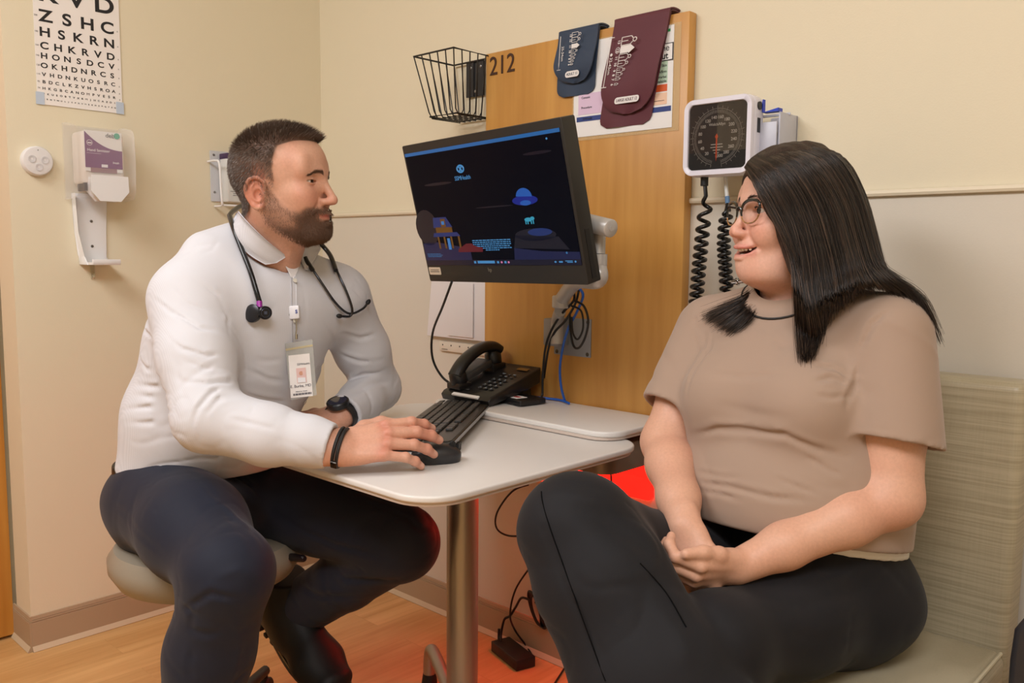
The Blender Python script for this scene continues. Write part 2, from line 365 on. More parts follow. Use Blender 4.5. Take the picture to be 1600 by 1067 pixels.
# ---- wipes bracket behind his head
t = thing('wall_wire_holder', 'white wire wall holder with a printed wipes pouch behind the man’s head'.replace('’', "'"), 'wall holder', (0, -0.4, 1.38))
b = MB(); b.box((0.003, -0.392, 1.388), (0.003, 0.062, 0.160)); b.build('back_plate', mat('light_grey_plate', (205, 207, 212), 0.4), t)
for z in (1.455, 1.337):
    b = MB(); b.lathe([(0, 0), (0.004, 0), (0.0035, 0.0015), (0, 0.002)], (0.0045, -0.411, z), (1, 0, 0), 14); b.build('screw', m_screw, t)
b = MB()
for yy in (-0.432, -0.28):
    b.tube([(0.006, yy, 1.432), (0.055, yy, 1.432), (0.075, yy+.002, 1.42), (0.078, yy+.004, 1.34), (0.078, yy+.006, 1.305), (0.066, yy+.012, 1.292), (0.006, yy+.02, 1.292)], 0.0034, 8, 5)
b.tube([(0.075, -0.42, 1.293), (0.075, -0.27, 1.293)], 0.0034, 8); b.build('wire_frame', m_white, t)
b = MB(); b.box((0.036, -0.345, 1.380), (0.050, 0.100, 0.150), bev=0.006); b.build('pouch', mat('pouch_paper', (214, 214, 212), 0.5), t)
b = MB(); b.box((0.0375, -0.345, 1.450), (0.052, 0.102, 0.018), bev=0.002); b.build('pouch_band', mat('dark_purple', (62, 40, 78), 0.5), t)
b = MB()
for i in range(18):
    b.box((0.0615, -0.352+0.004*math.sin(i*2.1), 1.432-i*0.0062), (0.0006, 0.070-0.012*(i % 3), 0.0016))
b.build('pouch_print', mat('grey_text', (120, 120, 124), 0.5), t)

# ---- maple panel with room number
t = thing('wood_panel', 'tall honey maple wall panel marked 212 behind the monitor', 'panel', (1.186, -0.016, 1.18))
b = MB(); b.box((1.186, -0.0175, 1.180), (0.660, 0.030, 1.052), bev=0.0015); b.build('panel_board', m_panel, t)
b = MB(); b.text('212', wallB(0.920, 1.6665, -0.0333).copy(), 0.072, 0.0012, xs=0.92); b.build('room_number', mat('brown_numerals', (62, 34, 20), 0.45), t)

# ---- wire basket
t = thing('wire_basket', 'black wire basket mounted on the wall left of the maple panel', 'basket', (0.78, 0, 1.6))
m_wire = mat('black_wire', (22, 22, 24), 0.4)
b = MB(); zt, zb = 1.700, 1.535
top = [(0.70, -0.012), (0.865, -0.012), (0.865, -0.165), (0.70, -0.165)]; bot = [(0.727, -0.012), (0.838, -0.012), (0.838, -0.128), (0.727, -0.128)]
b.tube([(x, y, zt) for x, y in top]+[(top[0][0], top[0][1], zt)], 0.0026, 6); b.tube([(x, y, zb) for x, y in bot]+[(bot[0][0], bot[0][1], zb)], 0.0026, 6)
nx = 5
for i in range(nx+1):
    s = i/nx; xa = 0.70+0.165*s; xb = 0.727+0.111*s
    b.tube([(xa, -0.165, zt), (xb, -0.132, zb+0.012), (xb, -0.120, zb-0.004), (xb, -0.012, zb-0.004), (xa, -0.010, zt)], 0.0019, 6)
for i in range(1, 5):
    s = i/5; ya = -0.012-0.153*s; yb = -0.012-0.116*s
    b.tube([(0.70, ya, zt), (0.724, yb, zb+0.012), (0.735, yb, zb-0.004), (0.830, yb, zb-0.004), (0.841, yb, zb+0.012), (0.865, ya, zt)], 0.0019, 6)
b.build('wire_cage', m_wire, t)
b = MB(); b.box((0.768, -0.008, 1.650), (0.030, 0.006, 0.098)); b.box((0.812, -0.008, 1.650), (0.022, 0.006, 0.098)); b.box((0.79, -0.006, 1.650), (0.02, 0.003, 0.098)); b.build('mounting_bracket', mat('black_bracket', (34, 34, 36), 0.5), t)
for x, z in ((0.772, 1.683), (0.812, 1.683), (0.79, 1.615)):
    b = MB(); b.lathe([(0, 0), (0.004, 0), (0, 0.0018)], (x, -0.0112, z), (0, -1, 0), 12); b.build('screw', m_screw, t)

# ---- white file pocket and mounting strip under the monitor
t = thing('wall_file_pocket', 'white plastic wall file pocket partly hidden behind the monitor', 'file pocket', (0.73, 0, 0.97))
b = MB(); b.prism([(0.588, 0.892), (0.853, 0.892), (0.853, 1.115), (0.616, 1.115)], axes((0, -0.0015, 0), (1, 0, 0), (0, 0, 1), (0, -1, 0)), 0.0, 0.020, 0.003)
b.prism([(0.69, 0.90), (0.80, 0.90), (0.80, 1.06), (0.70, 1.06)], axes((0, -0.0225, 0), (1, 0, 0), (0, 0, 1), (0, -1, 0)), 0.0, 0.004, 0.001); b.build('pocket', mat('white_pocket', (232, 228, 230), 0.4), t)
t = thing('hanger_strip', 'off-white strip with a row of screw holes below the file pocket', 'mounting strip', (0.74, 0, 0.862))
b = MB(); b.box((0.7455, -0.0075, 0.8635), (0.218, 0.010, 0.030), bev=0.002); b.build('strip', mat('ivory_plastic', (222, 212, 196), 0.45), t)
for i in range(6): b = MB(); b.cyl((0.653+i*0.038, -0.0122, 0.868), (0.653+i*0.038, -0.0130, 0.868), 0.0024, seg=12); b.build('screw_hole', mat('dark_hole', (48, 40, 34), 0.7), t)
b = MB(); b.box((0.662, -0.0130, 0.8545), (0.026, 0.0006, 0.0016)); b.build('imprint', MATS['dark_hole'], t)

# ---- laminated notice
t = thing('laminated_notice', 'laminated colour-banded notice pinned on the maple panel behind the arm cuffs', 'poster', (1.33, -0.034, 1.56))
b = MB(); b.box((1.335, -0.0336, 1.562), (0.322, 0.0008, 0.246)); b.build('laminate', mat('laminate_film', (236, 210, 160), 0.2, alpha=0.35), t)
b = MB(); b.box((1.328, -0.0344, 1.565), (0.298, 0.0008, 0.234)); b.build('sheet', m_paper, t)
def band(x0, x1, z0, z1, c, nm, y=-0.0352):
    b = MB(); b.box(((x0+x1)/2, y, (z0+z1)/2), (x1-x0, 0.0006, z1-z0)); b.build(nm, mat('print_%d_%d_%d' % c, c, 0.5), t)
band(1.19, 1.474, 1.486, 1.498, (44, 66, 130), 'blue_band'); band(1.195, 1.30, 1.503, 1.555, (222, 196, 222), 'lilac_block')
band(1.30, 1.462, 1.503, 1.530, (238, 200, 172), 'peach_block'); band(1.30, 1.462, 1.533, 1.549, (214, 92, 40), 'orange_band')
band(1.30, 1.462, 1.552, 1.625, (186, 210, 186), 'green_block'); band(1.30, 1.467, 1.612, 1.632, (52, 140, 84), 'green_tab', -0.0356); band(1.30, 1.467, 1.668, 1.674, (52, 150, 84), 'green_line', -0.0356)
b = MB(); b.use(0); b.box((1.446, -0.0360, 1.622), (0.062, 0.0006, 0.040)); b.use(1); b.box((1.446, -0.0364, 1.622), (0.057, 0.0006, 0.036)); b.use(0)
b.text('Time', wallB(1.445, 1.631, -0.0369), 0.021, bold=.0004); b.text('Out', wallB(1.446, 1.613, -0.0369), 0.021, bold=.0004)
for i, (tx, z) in enumerate((('Before Skin', 1.592), ('Incision Discuss/Affirm', 1.578), ('Verbal', 1.566), ('Team Available', 1.556))): b.text(tx, wallB(1.460, z, -0.0358), 0.0088, align='RIGHT')
b.text('SSMHealth', wallB(1.21, 1.492, -0.0358), 0.007, align='LEFT')
b.text('Consent', wallB(1.205, 1.545, -0.0358), 0.008, align='LEFT'); b.text('Procedure', wallB(1.205, 1.520, -0.0358), 0.008, align='LEFT')
b.box((1.40, -0.0357, 1.512), (0.11, 0.0004, 0.001)); b.text('Sign', wallB(1.34, 1.520, -0.0358), 0.008, align='LEFT')
b.build('print', [m_ink, m_paper], t)
b = MB(); b.tube([(1.430, -0.0358, 1.664), (1.442, -0.0358, 1.661), (1.456, -0.0358, 1.665), (1.448, -0.0358, 1.655), (1.440, -0.0358, 1.648), (1.441, -0.0358, 1.643)], 0.0022, 6, 5); b.build('orange_swirl', mat('orange_swirl', (205, 96, 50), 0.5), t)

# ---- blood-pressure cuffs folded over the panel top
PT = 1.7075                                    # panel top
def cuff(name, label, x0, x1, lean, front_z, back_z, col, printer):
    t = thing(name, label, 'blood pressure cuff', ((x0+x1)/2, -0.03, PT))
    m = mat('cuff_%d_%d' % (col[0], col[2]), col, 0.62, bump=(900, 0.25, 0.0006), sheen=0.15)
    def flap(y_off, zb, grow, th, x0, x1, lean, rc, nm, bulge):
        # sheet that climbs from its rounded bottom, goes over the panel edge and down behind
        path = []
        N = 26
        for i in range(N+1):
            s = i/N; z = zb+(PT-zb)*s
            path.append((-0.0335-y_off-bulge*math.sin(PI*min(1, s*1.1))*(1-s)*1.6, z))
        R = 0.0175+y_off
        for i in range(1, 9):
            a = PI*i/8; path.append((-0.0175-R*math.cos(a)*1.0+0.0, PT+0.0035+R*0.28*math.sin(a)+y_off*.3))
        path.append((-0.0002 if y_off < .004 else 0.0, PT-0.0005)) if False else None
        verts = []; faces = []; NX = 22
        for i, (y, z) in enumerate(path):
            d = z-zb
            for side in (0, 1):
                for k in range(NX+1):
                    s = k/NX; ins = 0.0
                    if i <= N and d < rc:
                        ins = rc-math.sqrt(max(0, rc*rc-(rc-d)**2))
                    xx = (x0+grow+ins) + ((x1-grow-ins)-(x0+grow+ins))*s + lean*(1-(z-zb)/(PT-zb) if i <= N else 0)
                    yy = y-(th if side else 0)-0.0025*math.sin(s*PI*2.0+i*0.12)*(1-min(1, i/N))
                    if i > N:
                        a = PI*min(8, i-N)/8; yy = y-(th*math.cos(a) if side else 0)
                        zz = z+(th*math.sin(a) if side else 0)
                    else: zz = z
                    verts.append((xx, yy, zz))
        row = 2*(NX+1)
        for i in range(len(path)-1):
            for k in range(NX):
                a = i*row+k; faces.append((a, a+1, a+row+1, a+row)); a += NX+1; faces.append((a+1, a, a+row, a+row+1))
            a = i*row; faces.append((a, a+row, a+row+NX+1, a+NX+1)); a = i*row+NX; faces.append((a+row, a, a+NX+1, a+row+NX+1))
        for k in range(NX):
            a = k; faces.append((a+1, a, a+NX+1, a+NX+2)); a = (len(path)-1)*row+k; faces.append((a, a+1, a+NX+2, a+NX+1))
        b = MB(); b.mesh(verts, faces); return b.build(nm, m, t, sharp=60)
    flap(0.0015, back_z, 0.002, 0.003, x0, x1, lean*1.15, 0.022, 'inner_flap', 0.002)
    flap(0.0085, front_z, 0.0, 0.0035, x0, x1, lean*.9, (x1-x0)*0.42, 'outer_flap', 0.012)
    b = MB(); printer(b); b.build('print', m_print, t)
m_print = mat('white_cuff_print', (232, 228, 226), 0.5)
def person_icon(b, x, z, h, y, solid=False):
    M = axes((x, y, z), (0, 0, -1), (1, 0, 0), (0, -1, 0))   # lies on its side, head to the right
    w = h*0.20
    if solid: b.prism([(-w, 0), (w, 0), (w, h*.62), (w*1.3, h*.62), (0, h), (-w*1.3, h*.62), (-w, h*.62)], M, 0, .0006)
    else:
        for p in ([(-w, 0), (-w, h*.60)], [(w, 0), (w, h*.60)], [(0, 0), (0, h*.42)], [(-w, 0), (w, 0)], [(-w, h*.60), (-w*.4, h*.72)], [(w, h*.60), (w*.4, h*.72)]):
            b.tube([M @ Vector((q[0], q[1], .0004)) for q in p], max(.0005, h*.024), 5)
        b.tube([M @ Vector((h*.10*math.cos(a), h*.84+h*.11*math.sin(a), .0004)) for a in [2*PI*i/12 for i in range(13)]], max(.0005, h*.026), 5)
def rot_cw(x, y, z): return axes((x, y, z), (0, 0, -1), (1, 0, 0), (0, -1, 0))
def shear(b, k, z0):
    for v in b.bm.verts: v.co.x -= k*(z0-v.co.z)
def print_red(b):
    y = -0.0590
    b.tube([(1.315, y, 1.672), (1.315, y, 1.557)], .0011, 6); b.tube([(1.308, y, 1.672), (1.324, y, 1.672)], .0011, 6); b.tube([(1.308, y, 1.557), (1.324, y, 1.557)], .0011, 6)
    b.text('32-43cm', rot_cw(1.3235, y, 1.606), 0.0115, bold=.0002); b.cyl((1.323, y, 1.632), (1.323, y-.0006, 1.632), .0035, seg=12)
    for tx, z, hh in (('13', 1.659, .046), ('12', 1.640, .042), ('11', 1.622, .037), ('10', 1.608, .031), ('9', 1.593, .025), ('8', 1.583, .020), ('7', 1.573, .016), ('6', 1.561, .012)):
        b.text(tx, rot_cw(1.340, y, z), 0.0095, bold=.0002); person_icon(b, 1.348, z, hh, y, tx == '12')
        if tx == '12': b.tube([(1.340+.0062*math.cos(a), y, z+.0068*math.sin(a)) for a in [2*PI*i/16 for i in range(17)]], .0006, 5)
    b.prism(rr_outline(.072, .0155, .0072), wallB(1.391, 1.5215, -0.0558), 0, .0006); shear(b, .20, 1.672)
def print_red_dark(b): b.text('LARGE ADULT 12', wallB(1.391, 1.5215, -0.0567), 0.0096, xs=.82); shear(b, .20, 1.672)
def print_blue(b):
    y = -0.0580
    b.tube([(1.1515, y, 1.702), (1.1515, y, 1.619)], .0009, 6); b.tube([(1.146, y, 1.619), (1.158, y, 1.619)], .001, 6)
    b.text('25-34cm', rot_cw(1.161, y, 1.658), 0.0105, bold=.0002)
    for tx, z, hh in (('13', 1.699, .030), ('12', 1.687, .028), ('11', 1.672, .026), ('10', 1.660, .021), ('9', 1.650, .017), ('8', 1.642, .014), ('7', 1.635, .011), ('6', 1.628, .009)):
        b.text(tx, rot_cw(1.185, y, z), 0.0075, bold=.0002); person_icon(b, 1.190, z, hh, y, tx == '11')
    b.prism(rr_outline(.045, .0155, .0072), wallB(1.196, 1.6045, -0.0560), 0, .0006); shear(b, .07, 1.70)
cuff('arm_cuff', 'dark blue fabric blood pressure cuff folded over the maple panel top, nearer the room number', 1.134, 1.262, -.010, 1.583, 1.553, (40, 58, 82), print_blue)
cuff('arm_cuff', 'large burgundy fabric blood pressure cuff folded over the right end of the panel top', 1.312, 1.470, -.043, 1.490, 1.462, (92, 38, 50), print_red)
r = [o for o in C.objects if o.name == 'arm_cuff.001'][0]
b = MB(); print_red_dark(b); b.build('size_lettering', mat('burgundy_ink', (80, 30, 44), .5), r)
r = [o for o in C.objects if o.name == 'arm_cuff'][0]
b = MB(); b.text('ADULT 11', wallB(1.1895, 1.6045, -0.0569), 0.0095, xs=.85); b.build('size_lettering', mat('navy_ink', (30, 44, 70), .5), r)

# ---- aneroid blood pressure gauge
t = thing('pressure_gauge', 'square wall blood pressure dial in a white frame right of the panel', 'pressure gauge', (1.65, -0.1, 1.4))
GX, GZ, GY = 1.6500, 1.4035, -0.125
b = MB(); b.prism(rr_outline(0.166, 0.166, 0.024, 8), wallB(GX, GZ, GY+0.052), 0, 0.046, 0.010, 4); b.build('housing', mat('lavender_white_plastic', (228, 226, 238), 0.32), t, sharp=60)
b = MB(); n = len(rr_outline(.166, .166, .024, 8))
o1 = rr_outline(0.164, 0.164, 0.023, 8); o2 = rr_outline(0.139, 0.139, 0.012, 8)
vs = []; M = wallB(GX, GZ, GY)
for o, z in ((o1, -.008), (o1, -0.002), ([(p[0]*.985, p[1]*.985) for p in o1], 0.002), ([(p[0]*1.02, p[1]*1.02) for p in o2], 0.002), (o2, -0.001), (o2, -0.006)): vs.append([M @ Vector((p[0], p[1], z)) for p in o])
flat = [v for rr in vs for v in rr]; m_ = len(o1)
b.mesh(flat, [(i*m_+k, i*m_+(k+1) % m_, (i+1)*m_+(k+1) % m_, (i+1)*m_+k) for i in range(len(vs)-1) for k in range(m_)]); b.build('frame', MATS['lavender_white_plastic'], t, sharp=60)
b = MB(); b.prism(rr_outline(0.139, 0.139, 0.012, 8), wallB(GX, GZ, GY+.0045), 0, 0.001); b.build('dial_face', mat('dark_dial', (40, 37, 35), 0.5), t)
b = MB(); b.prism(rr_outline(0.1388, 0.1388, 0.012, 8), wallB(GX, GZ, GY+.0010), 0, 0.0012); b.build('glass', mat('dial_glass', (30, 29, 28), 0.02, alpha=.22, spec=1.0, coat=1.0), t)
b = MB(); DX, DZ = GX-0.0015, GZ-0.001; Y = GY+0.0033
for v in range(0, 301, 2):
    a = math.radians(-90-12-(v/300)*336) if False else math.radians(258-(v/300)*336)
    r0 = .0505; r1 = .0565 if v % 10 else .0585
    p = [(DX+q*math.cos(a), DZ+q*math.sin(a)) for q in (r0, r1)]
    b.tube([(p[0][0], Y, p[0][1]), (p[1][0], Y, p[1][1])], .00022, 4)
    if v % 10 == 0:
        p = [(DX+q*math.cos(a), DZ+q*math.sin(a)) for q in (.0605, .0655)]; b.tube([(p[0][0], Y, p[0][1]), (p[1][0], Y, p[1][1])], .0003, 4)
b.tube([(DX+.0595*math.cos(math.radians(258-3.36*i)), Y, DZ+.0595*math.sin(math.radians(258-3.36*i))) for i in range(101)], .0003, 4)
for v in range(0, 301, 20):
    a = math.radians(258-(v/300)*336)
    if v: b.text(str(v), wallB(DX+.0415*math.cos(a), DZ+.0415*math.sin(a), Y-.0002), .0094, .0001, bold=.00015)
b.text('0', wallB(DX, DZ-.042, Y-.0002), .0105, .0001); b.text('WelchAllyn', wallB(DX, DZ+.0262, Y-.0002), .0085, .0001, bold=.0001)
for i, wd in enumerate((.028, .030, .018, .012)): b.box((DX, Y, DZ-.016-.006*i), (wd, .0003, .0018))
b.build('scale_print', mat('dial_print', (214, 206, 196), 0.5), t)
b = MB(); b.prism([(-.0012, .006), (.0012, .006), (.0016, -.040), (0, -.052), (-.0016, -.040)], wallB(DX, DZ, GY+.0028), 0, .0006); b.cyl((DX, GY+.0028, DZ), (DX, GY+.0018, DZ), .0035, seg=16); b.build('needle', mat('orange_needle', (236, 84, 30), 0.4, emit=None), t)
b = MB(); b.cyl((GX+.082, GY+.026, GZ+.058), (GX+.0855, GY+.026, GZ+.058), .0085, seg=20); b.box((GX+.0832, GY+.026, GZ+.018), (.0012, .012, .030)); b.build('side_knob', m_black, t)
b = MB(); b.box((GX, GY+.082, GZ-.012), (.10, .085, .10), bev=.006); b.build('wall_bracket', mat('grey_white', (214, 212, 216), .4), t)
b = MB(); bx0, bx1 = GX+.070, GX+.118
for c_, q_ in (((GX+.094, -.006, 1.385), (.060, .008, .125)), ((GX+.094, -.050, 1.325), (.060, .085, .005)), ((bx1+.004, -.045, 1.385), (.004, .080, .125)), ((GX+.092, -.090, 1.375), (.056, .004, .105)), ((GX+.094, -.045, 1.447), (.066, .004, .006))): b.box(c_, q_, bev=.0015)
b.build('cuff_basket', mat('pale_grey_basket', (190, 192, 206), .35), t)
b = MB(); b.prism([(0, 0), (.036, .007), (.036, 0)], wallB(GX+.086, 1.4475, -.072), 0, .02); b.box((GX+.086, -.085, 1.462), (.002, .01, .026)); b.build('blue_tab', mat('blue_plastic', (24, 60, 190), .35), t)

# ---- coiled hoses
def coil(name, label, axis_pts, R, r, turns, pitch_fn, m, lead):
    t = thing(name, label, 'coiled hose', axis_pts[0])
    ax = smooth_path(axis_pts, 30); L = len(ax)-1; pts = [Vector(p) for p in lead]
    n = int(turns*14)
    for i in range(n+1):
        s = pitch_fn(i/n); k = s*L; i0 = min(int(k), L-1); c = ax[i0].lerp(ax[i0+1], k-i0)
        a = 2*PI*turns*i/n+PI/2; rr_ = R*min(1, i/10+.2)
        pts.append(c+Vector((math.cos(a)*rr_, -math.sin(a)*rr_, 0)))
    b = MB(); b.tube(pts, r, 9); b.build('hose', m, t); return t
m_hose = mat('black_coil_hose', (16, 16, 17), 0.3)
p0 = on(1101, 272, 1, -.10); pa = [on(1104, 306, 1, -.10), on(1098, 360, 1, -.10), on(1092, 420, 1, -.10), on(1086, 490, 1, -.10), on(1084, 530, 1, -.10)]
t = coil('coiled_hose', 'left black coiled hose hanging from the pressure dial beside the wood panel', pa, .0125, .0046, 21, lambda s: s**.62*1.0, m_hose, [p0, p0+np.array([.001, 0, -.018])])
b = MB(); b.cyl(p0, p0+np.array([0, 0, -.026]), .0085, bev=.001); b.build('collar', m_black, t)
p1 = on(1133, 268, 1, -.08); p2 = on(1137, 318, 1, -.08); pa = [on(1135, 332, 1, -.10), on(1131, 380, 1, -.10), on(1134, 430, 1, -.10), on(1137, 490, 1, -.10)]
t = coil('coiled_hose', 'right black coiled hose with pale blue connector, seen beside her glasses', pa, .0115, .0044, 15, lambda s: s**.85, m_hose, [p2])
b = MB(); b.tube([p1, (p1+p2)/2+np.array([-.001, 0, .004]), p2], .0042, 8, 4); b.build('clear_tube', mat('milky_tube', (222, 224, 222), .3), t)
b = MB(); b.cyl(p2+np.array([-.002, 0, .016]), p2, .0052, bev=.0008); b.build('connector', mat('blue_connector', (92, 128, 168), .4), t)
b = MB(); b.cyl(p2, p2+np.array([.003, 0, -.018]), .0056, bev=.0008); b.build('collar', m_black, t)
p3 = on(1152, 440, 1, -.10); b = MB(); b.cyl(p3+np.array([-.012, 0, -.001]), p3+np.array([.022, 0, .004]), .0062, bev=.001); b.cyl(p3+np.array([-.002, 0, 0]), p3+np.array([.004, 0, .001]), .0085, bev=.001); b.build('chrome_fitting', mat('chrome', (200, 200, 200), .12, 1.0), t)

g_ = MATS['dial_glass'].node_tree.nodes['Principled BSDF']; g_.inputs['IOR'].default_value = 2.2
# ================================================================ desk
m_lam = mat('white_laminate', (226, 222, 218), 0.34)
m_edge = mat('pinkish_edge', (206, 190, 178), 0.4)
m_alu = mat('satin_aluminium', (168, 164, 156), 0.38, 0.85)
desk = thing('desk', 'white laminate two-level wall desk on a round metal post', 'desk', (1.2, -0.5, 0))
def top_prism(name, x0, x1, y0, y1, z0, z1, r, par):
    b = MB(); o = rr_outline(x1-x0, y1-y0, r, 12); M = TR((x0+x1)/2, (y0+y1)/2, 0)
    b.prism(o, M, z0+.007, z1, .0045, 4); b.use(1); b.prism([(p[0]*.985, p[1]*.985) for p in o], M, z0, z0+.0075, .001)
    return b.build(name, [m_lam, m_edge], par, sharp=50)
top_prism('front_top', 0.80, 1.560, -0.866, -0.215, 0.715, 0.735, 0.085, desk)
top_prism('rear_top', 0.895, 1.506, -0.290, -0.036, 0.7365, 0.757, 0.060, desk)
b = MB(); o = rr_outline(0.42, 0.20, .04, 8); b.prism(o, TR(1.262, -.150, 0), .648, .714, .003); b.build('apron_box', mat('warm_grey_metal', (132, 122, 112), .42, .5), desk)
b = MB(); b.box((1.19, -.50, .703), (.30, .46, .022), bev=.003); b.build('support_plate', mat('warm_grey_metal', (132, 122, 112), .42, .5), desk)
PX, PY = 1.205, -0.448
b = MB(); b.lathe([(0, 0), (.037, 0), (.037, .67), (0, .67)], (PX, PY, .03), (0, 0, 1), 48); b.build('post', m_alu, desk)
b = MB(); b.cyl((PX, PY, .018), (PX, PY, .05), .05, seg=32, bev=.004); b.build('post_collar', m_blackmat, desk)
def foot_tube(pts, nm):
    b = MB(); b.tube(pts, .0165, 16, 8); return b.build(nm, m_alu, desk)
f1 = [(PX-.01, PY, .045), (1.08, -.39, .080), (.995, -.350, .102), (.968, -.339, .098), (.961, -.337, .06), (.961, -.337, .03)]
foot_tube(f1, 'leg')
foot_tube([(PX+.01, PY+.02, .05), (1.34, -.31, .07), (1.42, -.24, .07), (1.44, -.215, .03)], 'leg')
foot_tube([(PX-.01, PY-.01, .04), (1.175, -.56, .034), (1.165, -.66, .030)], 'leg')
foot_tube([(PX+.01, PY-.01, .04), (1.33, -.60, .03), (1.45, -.76, .028)], 'leg')
for x, y in ((.961, -.337), (1.44, -.215), (1.165, -.655), (1.45, -.76)):
    b = MB(); b.lathe([(0, 0), (.020, 0), (.021, .010), (.0175, .034), (0, .034)], (x, y, 0), (0, 0, 1), 20); b.build('foot_cap', m_blackmat, desk)
# ---- under-desk equipment: red glow panel, outlet box, cords
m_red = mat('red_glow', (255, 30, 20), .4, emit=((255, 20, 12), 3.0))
t = thing('red_glow_panel', 'glowing red panel in place of red light on the wall under the rear desktop', 'glow panel', (1.24, -.02, .56))
b = MB(); b.prism(rr_outline(.40, .13, .012), wallB(1.235, .600, -.004), 0, .016, .003); b.build('glow_face', m_red, t)  # emissive face stands in for red light falling on the wall
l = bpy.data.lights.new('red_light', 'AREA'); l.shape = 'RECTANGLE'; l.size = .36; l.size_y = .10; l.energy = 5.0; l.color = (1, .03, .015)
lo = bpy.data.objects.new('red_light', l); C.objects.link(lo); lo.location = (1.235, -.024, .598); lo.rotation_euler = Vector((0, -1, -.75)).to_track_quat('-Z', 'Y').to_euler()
t = thing('outlet_box', 'beige surface outlet box with a blue plug on the wall under the desk', 'outlet', (.98, -.01, .54))
b = MB(); b.box((.985, -.018, .545), (.20, .032, .062), bev=.003); b.build('box', mat('beige_box', (214, 190, 158), .5), t)
b = MB(); b.box((1.012, -.037, .560), (.020, .008, .008)); b.build('socket', mat('navy_plastic', (40, 52, 96), .4), t)
cord_c = mat('black_cord', (14, 14, 15), .45)
def cord(name, label, pts, r=.0028, m=None, cat='cable', n=7, group=None):
    b = MB(); b.tube(pts, r, 8, n); return tag(b.build(name, m or cord_c), label, cat, group)
cord('cable', 'black cord looping from the outlet box under the desk to her knee', [on(826, 757, 1, -.035), on(800, 768, 1, -.06), on(777, 800, 1, -.07), on(776, 825, 1, -.07), on(795, 837, 1, -.06), on(830, 836, 1, -.05)])
cord('adapter_cord', 'thin black cord hanging down the wall to the floor adapter', [on(850, 860, 1, -.03), on(833, 880, 1, -.03), on(806, 920, 1, -.03), on(797, 960, 1, -.035), on(805, 985, 1, -.04), on(823, 1010, 2, .012), on(835, 1030, 2, .012)])
cord('floor_cord', 'black cord on the floor beside her trouser hem', [on(893, 1020, 2, .02), on(884, 1040, 2, .01), on(873, 1058, 2, .006), on(862, 1075, 2, .006)])
t = thing('power_adapter', 'black power adapter brick lying on the floor below the desk', 'power adapter', (1.05, -.1, 0))
c = (on(775, 1012, 2, 0)+on(835, 1045, 2, 0))/2; c[1] -= .008
b = MB(); b.box((c[0], c[1], .0165), (.145, .062, .031), rot=Matrix.Rotation(-.28, 3, 'Z'), bev=.003); b.build('case', m_black, t)
b = MB(); b.tube([(c[0]-.07, c[1]+.02, .018), (c[0]-.085, c[1]+.03, .022), (c[0]-.09, c[1]+.036, .05)], .004, 8, 5); b.build('plug_sleeve', m_blackmat, t)
t = thing('cable_bundle', 'tied bundle of black cable hanging on the wall near the floor', 'cable', on(838, 950, 1, -.03))
b = MB(); random.seed(3)
for k in range(6):
    cx, cy = 838+k*1.6-3, 950
    pts = []
    for i in range(14):
        a = 2*PI*i/14; pts.append(on(cx+(6+k*.8)*math.cos(a)+(8*math.sin(a)), cy+27*math.sin(a)+k, 1, -.022-.004*k-.006*math.cos(a)))
    b.tube(pts, .0026, 6, 4, closed=True)
b.build('loops', cord_c, t)
b = MB(); b.tube([on(829, 938, 1, -.03), on(815, 934, 1, -.03), on(806, 948, 1, -.03), on(797, 962, 1, -.03), on(788, 968, 1, -.035), on(783, 990, 1, -.04), on(783, 1003, 2, .03)], .0036, 8, 6); b.build('lead', cord_c, t)
b = MB(); b.box(on(843, 945, 1, -.05), (.030, .010, .008), rot=Matrix.Rotation(.5, 3, 'Y')); b.build('tie', m_blackmat, t)
for k, (xa, xb) in enumerate(((930, 934), (902, 898), (884, 872), (951, 957))):
    cord('hanging_cord', ['black cord hanging straight across the red glow under the desk', 'black cord slanting across the red glow under the desk, left one', 'leftmost black cord crossing the red glow under the desk', 'black cord hanging by the red glow nearest her arm'][k], [on(xa, 722, 1, -.06), on((xa+xb)/2+1, 745, 1, -.06), on(xb, 790, 1, -.06)], .0026, group=None)

# ---- keyboard (local frame: x = along the rows, y = away from the typist, z up)
th = math.radians(125.2); KX = Vector((math.cos(th), math.sin(th), 0)); KY = Vector((-KX.y, KX.x, 0))   # KX near end to far end, KY towards the typist
KL, KW = .525, .150
kr = Vector((1.333, -.604, .763)); kf = kr+KY*KW; kf.z = .750
Yv = (kr-kf).normalized(); Zv = KX.cross(Yv).normalized()
if Zv.z < 0: Zv = -Zv
KM = axes(kf, KX, Yv, Zv)                       # x 0..KL from the near end, y 0..KW from the typist's edge
kb = thing('keyboard', 'black full-size computer keyboard propped on its rear feet on the white desk', 'keyboard', M=KM)
m_kb = mat('keyboard_black', (46, 42, 36), .32); m_key = mat('key_black', (58, 57, 56), .38)
b = MB(); b.prism(rr_outline(KL, KW+.01, .010, 5), TR(KL/2, KW/2, 0), -.013, -.002, .002); b.prism(rr_outline(KL-.004, KW+.004, .009, 5), TR(KL/2, KW/2, 0), -.004, .001, .001); b.build('case', m_kb, kb, local=True)
b = MB(); b.box((KL/2, KW+.0055, -.007), (KL-.01, .0015, .006)); b.build('rim', mat('grey_rim', (150, 150, 152), .35), kb, local=True)
cols = 21; kx0, kx1 = .012, KL-.012; pitch = (kx1-kx0)/22.6
b = MB(); rowsY = [.018, .038, .058, .078, .098, .124]; kh = .0165
def key(b, x, y, wd): b.box((KL-x, y, .0035), (wd-.0022, kh, .006), bev=.0016, seg=1)
